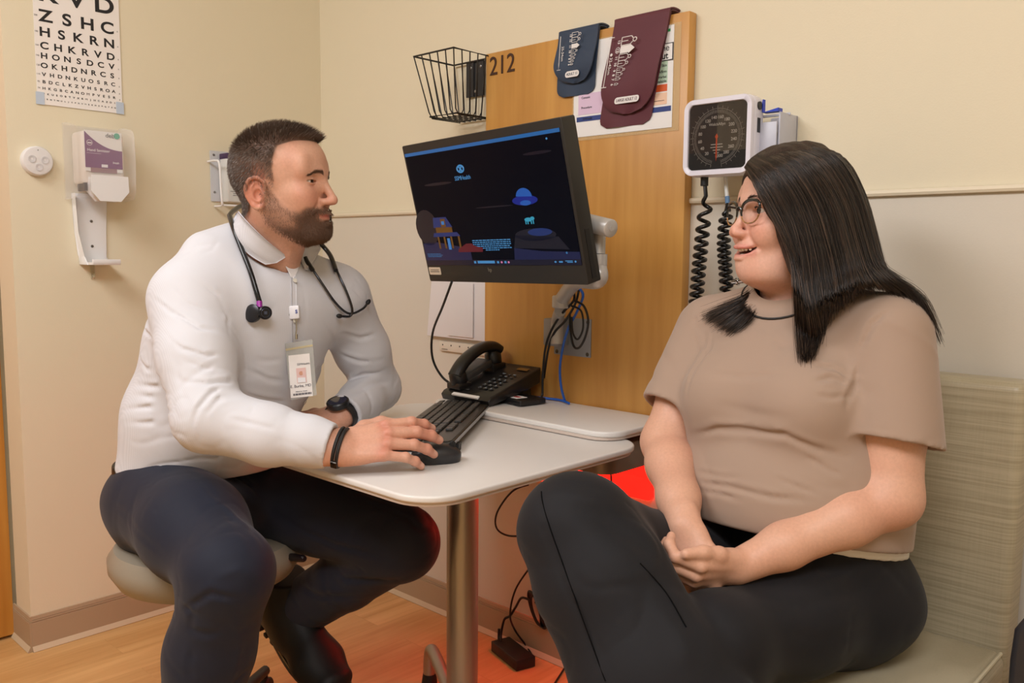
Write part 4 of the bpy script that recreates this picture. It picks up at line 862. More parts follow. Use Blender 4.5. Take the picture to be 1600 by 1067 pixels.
# ================================================================ implicit surfaces for bodies and clothes
def _n(v): v = np.asarray(v, float); return v/np.linalg.norm(v)
class Field:
    def __init__(s): s.ops = []; s.R = np.eye(3); s.o = np.zeros(3)
    def frame(s, o=None, R=None): s.o = np.zeros(3) if o is None else np.asarray(o, float); s.R = np.eye(3) if R is None else np.asarray(R, float); return s
    def W(s, p): return s.R @ np.asarray(p, float) + s.o
    def _op(s, mode, f, k, c, r): s.ops.append((mode, f, k, np.asarray(c, float), r)); return s
    def rc(s, a, b, ra, rb=None, k=.01, mode='u'):
        a = s.W(a); b = s.W(b); rb = ra if rb is None else rb; ab = b-a; L2 = max(ab @ ab, 1e-12)
        def f(P):
            q = P-a; t = np.clip(q @ ab/L2, 0, 1); return np.sqrt(((q-t[:, None]*ab)**2).sum(1))-(ra+(rb-ra)*t)
        return s._op(mode, f, k, (a+b)/2, math.sqrt(L2)/2+max(ra, rb))
    def chain(s, pts, rs, k=.01, mode='u'):
        for i in range(len(pts)-1): s.rc(pts[i], pts[i+1], rs[i], rs[i+1], k, mode)
        return s
    def el(s, c, r, k=.01, mode='u', R=None):
        c = s.W(c); r = np.asarray(r, float); M = s.R @ (np.eye(3) if R is None else np.asarray(R)); r2 = r*r
        def f(P):
            q = (P-c) @ M; k0 = np.sqrt(((q/r)**2).sum(1)); k1 = np.sqrt(((q/r2)**2).sum(1))+1e-9; return k0*(k0-1)/k1
        return s._op(mode, f, k, c, max(r))
    def ec(s, a, b, wa, wb, side, k=.02, mode='u'):
        """cone of elliptic section: wa, wb = (half width along side, half depth)"""
        a = s.W(a); b = s.W(b); ab = b-a; L = np.linalg.norm(ab); n = ab/L; sd = s.R @ np.asarray(side, float); sd = _n(sd-n*(sd @ n)); dp = np.cross(n, sd)
        wa = np.asarray(wa, float); wb = np.asarray(wb, float)
        def f(P):
            q = P-a; z = q @ n; t = np.clip(z/L, 0, 1); ze = z-t*L; w_ = wa[0]+(wb[0]-wa[0])*t; d_ = wa[1]+(wb[1]-wa[1])*t; e_ = np.minimum(w_, d_)
            x = q @ sd; y = q @ dp; k0 = np.sqrt((x/w_)**2+(y/d_)**2+(ze/e_)**2); k1 = np.sqrt((x/w_**2)**2+(y/d_**2)**2+(ze/e_**2)**2)+1e-6; return k0*(k0-1)/k1
        return s._op(mode, f, k, (a+b)/2, L/2+max(max(wa), max(wb)))
    def ech(s, pts, ws, side, k=.02):
        for i in range(len(pts)-1): s.ec(pts[i], pts[i+1], ws[i], ws[i+1], side, k)
        return s
    def bx(s, c, h, rad=.004, k=.004, mode='u', R=None):
        c = s.W(c); h = np.asarray(h, float)-rad; M = s.R @ (np.eye(3) if R is None else np.asarray(R))
        def f(P):
            q = np.abs((P-c) @ M)-h; return np.sqrt((np.maximum(q, 0)**2).sum(1))+np.minimum(q.max(1), 0)-rad
        return s._op(mode, f, k, c, float(np.linalg.norm(h))+rad*2)
    def sub(s, G, k=.02):
        c = np.mean([o[3] for o in G.ops if o[0] == 'u'], axis=0); r = max(np.linalg.norm(o[3]-c)+o[4] for o in G.ops if o[0] == 'u')
        return s._op('u', lambda P: G.ev(P), k, c, r)
    def plane(s, p, n, k=.002):                # keep the side the normal points away from
        p = s.W(p); n = s.R @ _n(n)
        return s._op('i', lambda P: (P-p) @ n, k, p, 1e9)
    def crease(s, pts, w, d, mode='c', wend=None):
        """groove (d > 0) or ridge (d < 0) along a polyline; fades at both ends"""
        pts = np.array([s.W(p) for p in pts]); seg = np.linalg.norm(np.diff(pts, axis=0), axis=1); cum = np.r_[0, np.cumsum(seg)]; tot = cum[-1]
        def f(P):
            best = np.full(len(P), 1e9); tt = np.zeros(len(P))
            for i in range(len(seg)):
                a = pts[i]; ab = pts[i+1]-a; q = P-a; t = np.clip(q @ ab/(ab @ ab+1e-12), 0, 1); dd = ((q-t[:, None]*ab)**2).sum(1); m = dd < best
                best = np.where(m, dd, best); tt = np.where(m, (cum[i]+t*seg[i])/tot, tt)
            fade = np.clip(np.minimum(tt, 1-tt)*4, 0.12, 1); return d*fade*np.exp(-best/(w*w))
        c = pts.mean(0); return s._op('d', f, 0, c, float(np.linalg.norm(pts-c, axis=1).max())+2.6*w)
    def disp(s, fn, c, r): return s._op('d', fn, 0, s.W(c), r)
    def ev(s, P, bc=None, bh=0, T=.02):
        d = np.full(len(P), 1e3)
        for mode, f, k, c, r in s.ops:
            if bc is not None and mode != 'i':
                dist = np.linalg.norm(bc-c)-r-bh
                if dist > (T+k if mode in 'us' else 0.0): continue
            if mode == 'd': d = d+f(P); continue
            v = f(P)
            if mode == 'u':
                if k > 0: h = np.maximum(k-np.abs(d-v), 0)/k; d = np.minimum(d, v)-h*h*k*.25
                else: d = np.minimum(d, v)
            else:
                if mode == 's': v = -v
                if k > 0: h = np.maximum(k-np.abs(d-v), 0)/k; d = np.maximum(d, v)+h*h*k*.25
                else: d = np.maximum(d, v)
        return d
def mesh_field(F, vox, lo=None, hi=None, n=20, margin=.012):
    us = [(c, r) for m, f, k, c, r in F.ops if m == 'u']
    if lo is None: lo = np.min([c-r for c, r in us], axis=0)-.01
    if hi is None: hi = np.max([c+r for c, r in us], axis=0)+.01
    lo = np.asarray(lo, float); hi = np.asarray(hi, float)
    B = n*vox; nb = np.maximum(1, np.ceil((hi-lo)/B).astype(int)); bh = B*math.sqrt(3)/2
    gi = np.stack(np.meshgrid(*[np.arange(q) for q in nb], indexing='ij'), -1).reshape(-1, 3)
    cen = lo+(gi+.5)*B; dc = F.ev(cen); keep = gi[np.abs(dc) < bh*1.35+margin]
    ax = np.arange(n+1); loc = np.stack(np.meshgrid(ax, ax, ax, indexing='ij'), -1).reshape(-1, 3)
    S = (nb*n+2).astype(np.int64); key = lambda I: ((I[:, 0]+1)*S[1]+(I[:, 1]+1))*S[2]+(I[:, 2]+1)
    VK, VP, Q = [], [], []
    corners = np.array([[i, j, k] for i in (0, 1) for j in (0, 1) for k in (0, 1)])
    edges = [(a, b) for a in range(8) for b in range(a+1, 8) if np.abs(corners[a]-corners[b]).sum() == 1]
    for g in keep:
        base = g*n; P = lo+(loc+base)*vox; bc = lo+(g+.5)*B
        V = F.ev(P, bc, bh).reshape(n+1, n+1, n+1)
        if V.min() > 0 or V.max() < 0: continue
        s = V < 0; cs = [s[c[0]:n+c[0], c[1]:n+c[1], c[2]:n+c[2]] for c in corners]
        cnt = sum(c.astype(np.int8) for c in cs); act = (cnt > 0) & (cnt < 8); I = np.argwhere(act)
        if not len(I): continue
        vals = np.stack([V[I[:, 0]+c[0], I[:, 1]+c[1], I[:, 2]+c[2]] for c in corners], 1)
        acc = np.zeros((len(I), 3)); num = np.zeros(len(I))
        for a, b in edges:
            va, vb = vals[:, a], vals[:, b]; m = (va < 0) != (vb < 0); t = np.where(m, va/(va-vb+1e-20), 0)
            acc += np.where(m[:, None], corners[a]+(corners[b]-corners[a])*t[:, None], 0); num += m
        VK.append(key(I+base)); VP.append(lo+(I+base+acc/num[:, None])*vox)
        for d in range(3):
            sl0 = [slice(0, n)]*3; sl1 = [slice(0, n)]*3; sl1[d] = slice(1, n+1)
            a, b = s[tuple(sl0)], s[tuple(sl1)]; E = np.argwhere(a != b)
            if not len(E): continue
            fl = a[E[:, 0], E[:, 1], E[:, 2]]; E = E+base; u, v = np.zeros(3, int), np.zeros(3, int); u[(d+1) % 3] = 1; v[(d+2) % 3] = 1
            q = np.stack([key(E), key(E-u), key(E-u-v), key(E-v)], 1); q[~fl] = q[~fl][:, ::-1]; Q.append(q)
    VK = np.concatenate(VK); VP = np.concatenate(VP); Q = np.concatenate(Q)
    o = np.argsort(VK); VK = VK[o]; VP = VP[o]; ix = np.searchsorted(VK, Q); ix = np.minimum(ix, len(VK)-1); ok = (VK[ix] == Q).all(1)
    return VP, ix[ok]
def vnormals(V, Fq):
    n = np.cross(V[Fq[:, 2]]-V[Fq[:, 0]], V[Fq[:, 3]]-V[Fq[:, 1]]); N = np.zeros_like(V)
    for i in range(4): np.add.at(N, Fq[:, i], n)
    return N/(np.linalg.norm(N, axis=1, keepdims=True)+1e-12)
def relax(V, Fq, it=1, lam=.5):
    for _ in range(it):
        A = np.zeros_like(V); c = np.zeros(len(V))
        for i in range(4):
            j = (i+1) % 4; np.add.at(A, Fq[:, i], V[Fq[:, j]]); np.add.at(A, Fq[:, j], V[Fq[:, i]]); np.add.at(c, Fq[:, i], 1); np.add.at(c, Fq[:, j], 1)
        V = V+(A/np.maximum(c, 1)[:, None]-V)*lam
    return V
def np_mesh(name, V, Fq, mats, parent, col=None, smooth=True):
    me = bpy.data.meshes.new(name); nf, w_ = Fq.shape
    me.vertices.add(len(V)); me.vertices.foreach_set('co', V.astype(np.float32).ravel()); me.loops.add(nf*w_); me.loops.foreach_set('vertex_index', Fq.astype(np.int32).ravel())
    me.polygons.add(nf); me.polygons.foreach_set('loop_start', np.arange(0, nf*w_, w_, dtype=np.int32)); me.polygons.foreach_set('use_smooth', np.full(nf, smooth)); me.update(calc_edges=True)
    for m in (mats if isinstance(mats, (list, tuple)) else [mats]): me.materials.append(m)
    if col is not None:
        a = me.color_attributes.new('tint', 'FLOAT_COLOR', 'POINT'); a.data.foreach_set('color', np.concatenate([col, np.ones((len(col), 1))], 1).astype(np.float32).ravel())
    return link(name, me, parent)
def joined(parts):
    V = []; Fq = []; o = 0
    for v, f in parts: V.append(v); Fq.append(f+o); o += len(v)
    return np.concatenate(V), np.concatenate(Fq)
def basis(fwd, up=(0, 0, 1)):                # columns: forward, left, up
    x = _n(fwd); u = np.asarray(up, float); y = _n(np.cross(u, x)); return np.column_stack([x, y, np.cross(x, y)])
def smoothstep(a, b, x): t = np.clip((x-a)/(b-a), 0, 1); return t*t*(3-2*t)
def vnoise(P, scale, seed=0):                # cheap smooth value noise in -1..1
    r = np.random.RandomState(seed); out = np.zeros(len(P))
    for i in range(6):
        k = r.normal(size=3); k = k/np.linalg.norm(k)*scale*(1+.7*i/3); out += np.sin(P @ k+r.uniform(0, 6.28)+1.3*np.sin(P @ r.normal(size=3)*scale*.5))
    return out/3.2

def tint_mat(name, rough, spec=.5, sss=0.0, bump=None, fine=0.0, sheen=0.0, weave=None):
    """base colour from the mesh's own tint, with fine procedural variation"""
    m = mat(name, (128, 128, 128), rough, spec=spec, sss=sss, bump=bump, sheen=sheen); nt = m.node_tree
    a = nt.nodes.new('ShaderNodeAttribute'); a.attribute_name = 'tint'; b = nt.nodes['Principled BSDF']; out = a.outputs['Color']
    if fine:
        tc = nt.nodes.new('ShaderNodeTexCoord'); n = nt.nodes.new('ShaderNodeTexNoise'); n.inputs['Scale'].default_value = 220; n.inputs['Detail'].default_value = 5
        r = nt.nodes.new('ShaderNodeMapRange'); r.inputs['From Min'].default_value = .3; r.inputs['From Max'].default_value = .7; r.inputs['To Min'].default_value = 1-fine; r.inputs['To Max'].default_value = 1+fine
        sc = nt.nodes.new('ShaderNodeVectorMath'); sc.operation = 'SCALE'; nt.links.new(tc.outputs['Object'], n.inputs['Vector']); nt.links.new(n.outputs['Fac'], r.inputs['Value']); nt.links.new(out, sc.inputs[0]); nt.links.new(r.outputs[0], sc.inputs['Scale']); out = sc.outputs[0]
    nt.links.new(out, b.inputs['Base Color']); return m

# ---------------------------------------------------------------- heads
def head_ops(F, o, R, male=True, smile=0.0, openm=0.0):
    F.frame(o, R); s = 1.0
    if male:
        F.el((-.012, 0, .022), (.098, .078, .083), .02); F.el((.020, 0, .036), (.072, .070, .062), .03); F.el((.030, 0, -.028), (.062, .061, .085), .03)
        F.rc((.000, .050, -.060), (.070, .020, -.099), .018, .017, .03); F.rc((.000, -.050, -.060), (.070, -.020, -.099), .018, .017, .03)
        F.el((.078, 0, -.099), (.023, .027, .017), .02); F.el((.010, 0, -.072), (.055, .050, .035), .03)
    else:
        F.el((-.012, 0, .028), (.094, .075, .086), .02); F.el((.020, 0, .040), (.070, .068, .066), .03); F.el((.032, 0, -.030), (.060, .062, .082), .03)
        F.rc((.004, .047, -.058), (.062, .018, -.100), .023, .018, .03); F.rc((.004, -.047, -.058), (.062, -.018, -.100), .023, .018, .03)
        F.el((.075, 0, -.103), (.021, .024, .018), .02); F.el((.020, 0, -.092), (.050, .052, .034), .03)
    for sg in (1, -1):
        # brow, cheekbone, cheek
        F.rc((.084, sg*.010, .015), (.068, sg*.044, .017), .0128 if male else .0105, .0105, .014)
        F.el((.055, sg*.044, -.030), (.026, .021, .019), .022)
        F.el((.064+.004*smile, sg*(.034+.003*smile), -.048+.006*smile), (.024, .021, .024), .02)
        F.el((.100, sg*.031, -.001), (.0165, .0165, .0125), .012, 's')                       # socket
        F.el((.068, sg*.050, .030), (.010, .010, .018), .02)
    # nose
    if male:
        F.rc((.089, 0, .008), (.1150, 0, -.034), .0078, .0088, .010); F.el((.1170, 0, -.0398), (.0095, .0095, .0088), .006)
    else:
        F.rc((.086, 0, .004), (.108, 0, -.034), .0068, .0080, .010); F.el((.1090, 0, -.0370), (.0090, .0098, .0084), .006)
    for sg in (1, -1):
        F.el((.0975, sg*(.0122 if male else .0118), -.0430), (.0105, .0060, .0070 if male else .0062), .006); F.el((.107, sg*.0065, -.0425), (.010, .0065, .0070), .006)
        F.el((.1030, sg*.0062, -.0525), (.0062, .0034, .0036), .003, 's')
    # mouth mound and lips
    F.el((.080, 0, -.074), (.022, .031, .026), .016)
    zc = -.0735+(.0025 if male else 0); op = openm > 0; up = smile*(.010 if op else .006); wd = .026+(.009 if op else .004)*smile; lt = .72 if op else 1.0; cb = .0165+(.010 if op else .0)
    g = openm
    xo = .1015
    U = [(xo-cb, wd, zc+up+.001), (xo-(.011 if op else .006), wd*.62, zc+.0020+g*.25+up*.3), (xo+.0005, wd*.25, zc+.0042+g*.4), (xo-.0002, 0, zc+.0034+g*.4)]
    Lo = [(xo-cb, wd, zc+up), (xo-(.012 if op else .0075), wd*.62, zc-.0042-g*.75+up*.3), (xo-.0022, wd*.25, zc-.0064-g), (xo-.0016, 0, zc-.0066-g)]
    if g > 0: F.el((xo-.008, 0, zc+up*.30-g*.25), (.024, wd*.92, .0030+g*.66), .002, 's'); F.el((xo-.020, 0, zc+up*.62-g*.1), (.018, wd*.98, .0020+g*.40), .002, 's')
    for sg in (1, -1):
        m = lambda p: (p[0], sg*p[1], p[2])
        for pts_, rs_ in ((U, [.0012, .0034*lt, .0044*lt, .0040*lt]), (Lo, [.0012, .0040*lt, .0056*lt, .0058*lt])):
            sp = smooth_path([m(p) for p in pts_], 3); F.chain([tuple(q) for q in sp], list(np.interp(np.linspace(0, 3, len(sp)), range(4), rs_)), .003)
        F.crease([m((xo-.018, wd+.002, zc+up)), m((xo-.006, wd*.62, zc-.0012+up*.3)), m((xo+.003, 0, zc-.0014))], .0013, .0022) if g <= 0 else None
        F.crease([m((.098, .017, -.040)), m((.090, .029, -.056)), m((.078, .041, -.076))], .0048, .0016+.0018*smile)       # smile fold
        pass
    F.crease([(.108, 0, -.056), (.108, 0, -.066)], .0028, .0014)
    F.crease([(.100, .014, -.092), (.102, 0, -.0915), (.100, -.014, -.092)], .006, .0035 if male else .002)
    # lids round the eyeball
    for sg in (1, -1):
        c = np.array([.0735, sg*.0315, -.001]); F.el(c, (.0142, .0152, .0138), .005)
        F.el(c+np.array([.0110, sg*.0008, -.0008]), (.014, .0158, .0031 if male else .0052), .0010, 's')
        F.crease([c+np.array([.011, -sg*.012, .0065]), c+np.array([.0135, 0, .0088]), c+np.array([.008, sg*.013, .0060])], .0016, .0014)
        F.crease([c+np.array([.011, -sg*.012, -.0075]), c+np.array([.0125, 0, -.0110]), c+np.array([.008, sg*.012, -.0085])], .0022, .0012)
        if male or smile > .5:
            for k_ in range(3): F.crease([c+np.array([-.003, sg*.017, .002-.003*k_]), c+np.array([-.012, sg*.024, .006-.007*k_])], .0015, .0007)
    # ears
    for sg in (1, -1):
        e = np.array([-.013, sg*.0710, -.031 if male else -.016]); out = lambda x, y, z: e+np.array([x, sg*y*.9, z])
        F.el(e+np.array([.002, 0, -.004]), (.014, .012, .020), .010)
        F.el(out(-.006, .0085, .002), (.0175, .0042, .028), .004, R=np.array([[math.cos(.35), -sg*math.sin(.35), 0], [sg*math.sin(.35), math.cos(.35), 0], [0, 0, 1]]).T)
        rim = [tuple(v) for v in smooth_path([out(.013, .004, .004), out(.012, .009, .022), out(-.001, .014, .031), (out(-.016, .018, .026)), out(-.024, .019, .006), out(-.018, .014, -.014), out(-.006, .008, -.029), out(.005, .004, -.028), out(.010, .002, -.018)], 3)]
        nr = len(rim); F.chain(rim, [.0026+.0010*math.sin(PI*i/(nr-1))+(.0014 if .68 < i/(nr-1) < .92 else 0) for i in range(nr)], .0035)
        anti = [tuple(v) for v in smooth_path([out(-.004, .012, .020), out(-.014, .014, .008), out(-.012, .012, -.008), out(-.003, .008, -.016)], 3)]
        F.chain(anti, [.0022]*len(anti), .004)
        F.el(out(.000, .0110, -.003), (.0080, .0065, .0110), .004, 's'); F.el(out(.000, .014, .014), (.008, .003, .007), .004, 's'); F.rc(out(.012, .004, -.003), out(.010, .004, -.010), .0032, .0028, .004)
def neck_ops(F, top, bot, r1, r2, k=.03): F.rc(top, bot, r1, r2, k)

def hand_ops(F, wrist, R, curls, spread=(0, 0, 0, 0), thumb=None, size=1.0, left=False, kf=.0030, thick=1.0):
    """local frame: x along the fingers, y towards the thumb, z out of the back of the hand.
    curls: for index..little (base, middle, tip) bends in degrees; thumb: list of 4 local points"""
    F.frame(wrist, R); S = size
    mc = [(.088, .0245, .004), (.090, .0045, .006), (.085, -.0150, .004), (.076, -.0325, -.001)]
    rp = [.0105, .0108, .0100, .0088]; seg = [(.044, .026, .021), (.048, .030, .022), (.044, .028, .022), (.035, .021, .019)]
    # palm: fan of flattened bones
    F.ec((-.03, 0, 0), (.012, .002, 0), (.027*S, .019*S), (.030*S, .018*S), (0, 1, 0), .01)
    F.ec((.008, .000, 0), (.070*S, -.002*S, .000), (.030*S, .0150*S*thick), (.038*S, .0128*S), (0, 1, 0), .014)
    for i, m in enumerate(mc):
        F.rc((.018*S, m[1]*.55*S, .003), (m[0]*S*.97, m[1]*S, m[2]*S-.002), .0105*S, rp[i]*S, .008)
    F.el((.030*S, .022*S, -.006*S), (.030*S, .016*S, .014*S), .012)                # thumb mound
    F.el((.035*S, -.024*S, -.006*S), (.030*S, .012*S, .011*S), .012)
    for i, m in enumerate(mc):
        p = np.array(m)*S; a = math.radians(spread[i]); ang = 0.0; r = rp[i]*S; pts = [p]; rs = [r]
        F.el(p+np.array([0, 0, .0028*S]), (.0095*S, .0080*S, .0078*S), .005)
        for j, L in enumerate(seg[i]):
            ang += math.radians(curls[i][j]); d = np.array([math.cos(ang)*math.cos(a), math.cos(ang)*math.sin(a), -math.sin(ang)]); p = p+d*L*S; r = rp[i]*S*(.94, .86, .72)[j]; pts.append(p); rs.append(r)
        F.chain(pts, rs, kf)
        for q in pts[1:3]: F.el(q+np.array([0, 0, .0012]), (rp[i]*S*.98,)*3, .003)
        n_ = pts[-1]-pts[-2]; n_ = n_/np.linalg.norm(n_); upv = np.array([-n_[2]*0, 0, 1.0]); upv = upv-n_*(upv @ n_); upv = upv/np.linalg.norm(upv)
        F.nails = getattr(F, 'nails', []); F.nails.append((F.W(pts[-1]+upv*rs[-1]*.55-n_*.001), F.R @ n_, F.R @ upv, rs[-1]))
    if thumb is not None:
        t = [np.array(q)*S for q in thumb]; F.chain(t, [.0150*S, .0125*S, .0115*S, .0090*S][:len(t)], .007)
        n_ = _n(t[-1]-t[-2]); F.tdir = n_

def strands(name, roots, dirs, length, r, m, parent, gravity=0.0, curl=.0, seg=4, seed=1, taper=.15, target=None, lift=None):
    """short hairs as tapering three-sided blades; one mesh"""
    rs = np.random.RandomState(seed); N = len(roots); L = length*(1+rs.uniform(-.3, .3, N)) if np.isscalar(length) else length
    P = roots.copy(); D = dirs/np.linalg.norm(dirs, axis=1, keepdims=True); pts = [P.copy()]
    rnd = rs.normal(size=(N, 3))*curl
    for i in range(seg):
        P = P+D*(L/seg)[:, None]; pts.append(P.copy()); D = D+rnd*.35+np.array([0, 0, -gravity]); D /= np.linalg.norm(D, axis=1, keepdims=True)
    return blade_mesh(name, np.stack(pts, 1), r, m, parent, taper)
def blade_mesh(name, pts, r, m, parent, taper=.15, col=None, rfun=None):
    N, K, _ = pts.shape; T = np.gradient(pts, axis=1); T /= np.linalg.norm(T, axis=2, keepdims=True)+1e-12
    up = np.where(np.abs(T[:, :1, 2:3]) > .9, np.array([1., 0, 0]), np.array([0, 0, 1.])); X = np.cross(T, up); X /= np.linalg.norm(X, axis=2, keepdims=True)+1e-9; Y = np.cross(T, X)
    s = np.linspace(0, 1, K); rr_ = r*(1-(1-taper)*s**2) if rfun is None else r*rfun(s)
    rr_ = rr_[None, :, None]*np.ones((N, 1, 1))
    V = np.stack([pts+(X*math.cos(a)+Y*math.sin(a))*rr_ for a in (0, 2.094, 4.189)], 2).reshape(-1, 3)
    b = (np.arange(N)*K*3)[:, None, None]; i = (np.arange(K-1)*3)[None, :, None]; j = np.array([0, 1, 2])[None, None, :]; j2 = (j+1) % 3
    Fq = np.stack([b+i+j, b+i+j2, b+i+3+j2, b+i+3+j], -1).reshape(-1, 4)
    if col is not None: col = np.repeat(col, K*3, axis=0)
    return np_mesh(name, V, Fq, m, parent, col)

def hit(F, px, py, t0=1.0, t1=3.0):
    """first point of the surface F seen at pixel px, py, and its outward normal"""
    ts = np.arange(t0, t1, .004); P = np.array([at(px, py, t) for t in ts]); d = F.ev(P); i = np.argmax(d < 0)
    if d[i] >= 0: i = int(np.argmin(d)); p = P[i]
    else:
        a, b = ts[i-1], ts[i]
        for _ in range(12):
            m = (a+b)/2
            if F.ev(at(px, py, m)[None])[0] < 0: b = m
            else: a = m
        p = at(px, py, b)
    e = 2e-3; n = np.array([F.ev((p+np.eye(3)[k]*e)[None])[0]-F.ev((p-np.eye(3)[k]*e)[None])[0] for k in range(3)]); return p, n/(np.linalg.norm(n)+1e-12)
def pcreases(F, lines):
    """folds drawn where the photograph shows them, laid onto the cloth: (pixels, width, depth)"""
    new = []
    for pix, w_, d_ in lines:
        new.append(([hit(F, x, y)[0] for x, y in pix], w_, d_))
        if d_ >= .003 and w_ >= .004: new.append(([hit(F, x-2.5, y-6)[0] for x, y in pix], w_*1.1, -d_*.55)); new.append(([hit(F, x+2, y+7)[0] for x, y in pix], w_*1.2, -d_*.3))
    F.frame()
    for pts, w_, d_ in new: F.crease(pts, w_, d_)
def limb_folds(F, a, b, r, n, w_, d_, seed, span=(50, 130), tilt=.5, t=(0, 1)):
    rs = np.random.RandomState(seed); a = np.asarray(a, float); b = np.asarray(b, float); L = np.linalg.norm(b-a); ax = (b-a)/L; B = basis(ax); F.frame()
    for i in range(n):
        t0 = t[0]+(t[1]-t[0])*(i+rs.uniform(.1, .9))/n; ph = rs.uniform(0, 6.28); sp = math.radians(rs.uniform(*span)); ti = rs.uniform(-tilt, tilt); rr = r if np.isscalar(r) else r[0]+(r[1]-r[0])*t0
        pts = [a+ax*(t0*L+ti*rr*(q-.5)*2)+(B[:, 1]*math.cos(ph+sp*q)+B[:, 2]*math.sin(ph+sp*q))*rr for q in np.linspace(0, 1, 6)]
        F.crease(pts, w_*rs.uniform(.7, 1.3), d_*rs.uniform(.6, 1.3)*(1 if i % 4 else -.6))

def brow_hairs(name, V, Q, sel, o, R, S, pts, out_up, length, r, m, parent, seed):
    """hairs that lie along the skin: pts = [(side, y, z)]"""
    N = vnormals(V, Q); Vs, Ns = V[sel], N[sel]; P, D = [], []
    for (sg, y, z), d in zip(pts, out_up):
        j = np.argmin((Vs[:, 1]-y)**2+(Vs[:, 2]-z)**2-.00002*Vs[:, 0]); n = Ns[j]; d = np.asarray(d, float); d = d-n*(d @ n); P.append(Vs[j]); D.append(_n(d)+n*.16)
    return strands(name, o+(np.array(P) @ R.T)*S, np.array(D) @ R.T, length, r, m, parent, .0, .08, 3, seed)

def wrinkles(F, scale, depth, seed, mask=None, width=.13, stretch=(1, 1, 1)):
    """irregular creases: thin grooves along the zero lines of a smooth noise"""
    st = np.asarray(stretch, float)
    def f(P):
        n = vnoise(P*st, scale, seed); m = .5+.5*vnoise(P, scale*.45, seed+7); d = depth*np.exp(-(n/width)**2)*np.clip(m*1.6-.3, 0, 1)+depth*.25*vnoise(P, scale*.7, seed+3)
        return d if mask is None else d*mask(P)
    F.frame(); F.ops.append(('d', f, 0, np.zeros(3), 1e6))
# ================================================================ the man
m_skin = tint_mat('skin', .48, spec=.4, sss=.06, fine=.05, bump=(420, .12, .0006))
m_hairm = mat('dark_brown_hair', (92, 74, 62), .5, spec=.4); m_greyhair = mat('grey_hair', (150, 142, 134), .45)
man = thing('man', 'bearded man in a white striped shirt and dark trousers seated at the desk', 'person', (.86, -.9, 0))
def skin_tint(L, male):
    """skin colour over head-local points (x forward, y left, z up)"""
    x, y, z = L[:, 0], np.abs(L[:, 1]), L[:, 2]; base = np.array(lin((210, 162, 138) if male else (220, 174, 154)))
    c = np.tile(base, (len(L), 1)); red = np.array(lin((204, 116, 92)))
    def mixc(m, col): m = np.clip(m, 0, 1)[:, None]; c[:] = c*(1-m)+np.asarray(col)*m
    g = lambda cx, cy, cz, r: np.exp(-(((x-cx)**2+(y-cy)**2+(z-cz)**2)/(r*r)))
    mixc(.38*g(.085, .040, -.035, .024), red); mixc(.42*g(.112, 0, -.042, .016), red); mixc(.5*(x < .0)*(y > .066)*(z > -.06)*(z < .03)*1.0, red); mixc(.12*vnoise(L, 60, 3)+.04, red)
    mixc(.35*g(.086, .032, -.012, .010), lin((176, 112, 92)))
    return c, mixc
def add_eyes(o, R, S, parent, look, iris):
    for sg in (1, -1):
        c = np.array([.0722, sg*.0315, -.001]); Lk = _n(look); B = basis(Lk)
        b = MB(); RR = Matrix((R @ B).tolist()); cw = o+R @ c*S; b.ell(cw, (.0122*S,)*3, seg=28); e = b.build('eye', mat('eye_white', (222, 212, 204), .15), parent)
        b = MB(); f_ = R @ Lk; b.lathe([(0, .0002), (.0052*S, -.0003), (.0060*S, -.0012)], cw+f_*.0124*S, f_, 24); b.build('iris', mat('iris_'+iris[0], iris[1], .1), e)
        b = MB(); b.lathe([(0, .0006), (.0025*S, .0003), (.0026*S, -.0002)], cw+f_*.0124*S, f_, 20); b.build('pupil', mat('pupil', (8, 8, 8), .05), e)

# ---- head
MO = at(441, 282, 1.76); tcam = _n((CAM-MO)*[1, 1, 0]); rgt = np.array([-tcam[1], tcam[0], 0])
th = math.radians(63); MF = tcam*math.cos(th)+rgt*math.sin(th); MF[2] = -.03; MR_ = basis(MF, (0.03, 0.0, 1)); MS = .955
FH = Field(); head_ops(FH, (0, 0, 0), np.eye(3), True, smile=.35)
mloc = lambda p: MR_.T @ (np.asarray(p, float)-MO)/MS
neck_b = np.array([.955, -.800, 1.105]); nb = mloc(neck_b); FH.frame()
FH.rc((-.018, 0, -.050), nb, .056, .066, .025); FH.el(nb+np.array([-.01, 0, -.03]), (.075, .085, .05), .03)
FH.rc((.030, 0, -.10), nb+np.array([.040, 0, .0]), .030, .030, .03)
FH.crease([(.045, .035, -.13), nb+np.array([.055, .012, -.0])], .006, -.002); FH.crease([(.045, -.035, -.13), nb+np.array([.055, -.012, 0])], .006, -.002)
FHb = FH
Vh, Qh = mesh_field(FH, .0016, lo=(-.14, -.12, -.27), hi=(.14, .12, .14)); Vh = relax(Vh, Qh, 1, .4)
ch, mixm = skin_tint(Vh, True)
xh, yh, zh = Vh[:, 0], np.abs(Vh[:, 1]), Vh[:, 2]
def beard_mask(L):
    x, y, z = L[:, 0], np.abs(L[:, 1]), L[:, 2]
    # lower edge of the sideburn / cheek line falls from the ear to the mouth corner
    line = np.interp(x, [-.01, .01, .03, .05, .066, .080, .11], [.012, -.020, -.048, -.062, -.066, -.056, -.053])
    m = smoothstep(.004, -.008, z-line)*smoothstep(-.012, -.002, x+.006*0)
    low = np.interp(x, [-.01, .03, .06, .1], [-.085, -.112, -.135, -.14]); m *= smoothstep(-.010, .004, z-low)
    lip = ((x > .08) & (z < -.0655) & (z > -.0845) & (y < .024)); lipm = np.exp(-(((z+.0725)/.0085)**4+(y/.029)**6))*(x > .080)
    m *= 1-np.clip(lipm*1.3, 0, 1); m *= 1-.9*np.exp(-(((z+.050)/.0045)**2+(y/.012)**2))*(x > .09)
    return np.clip(m, 0, 1)
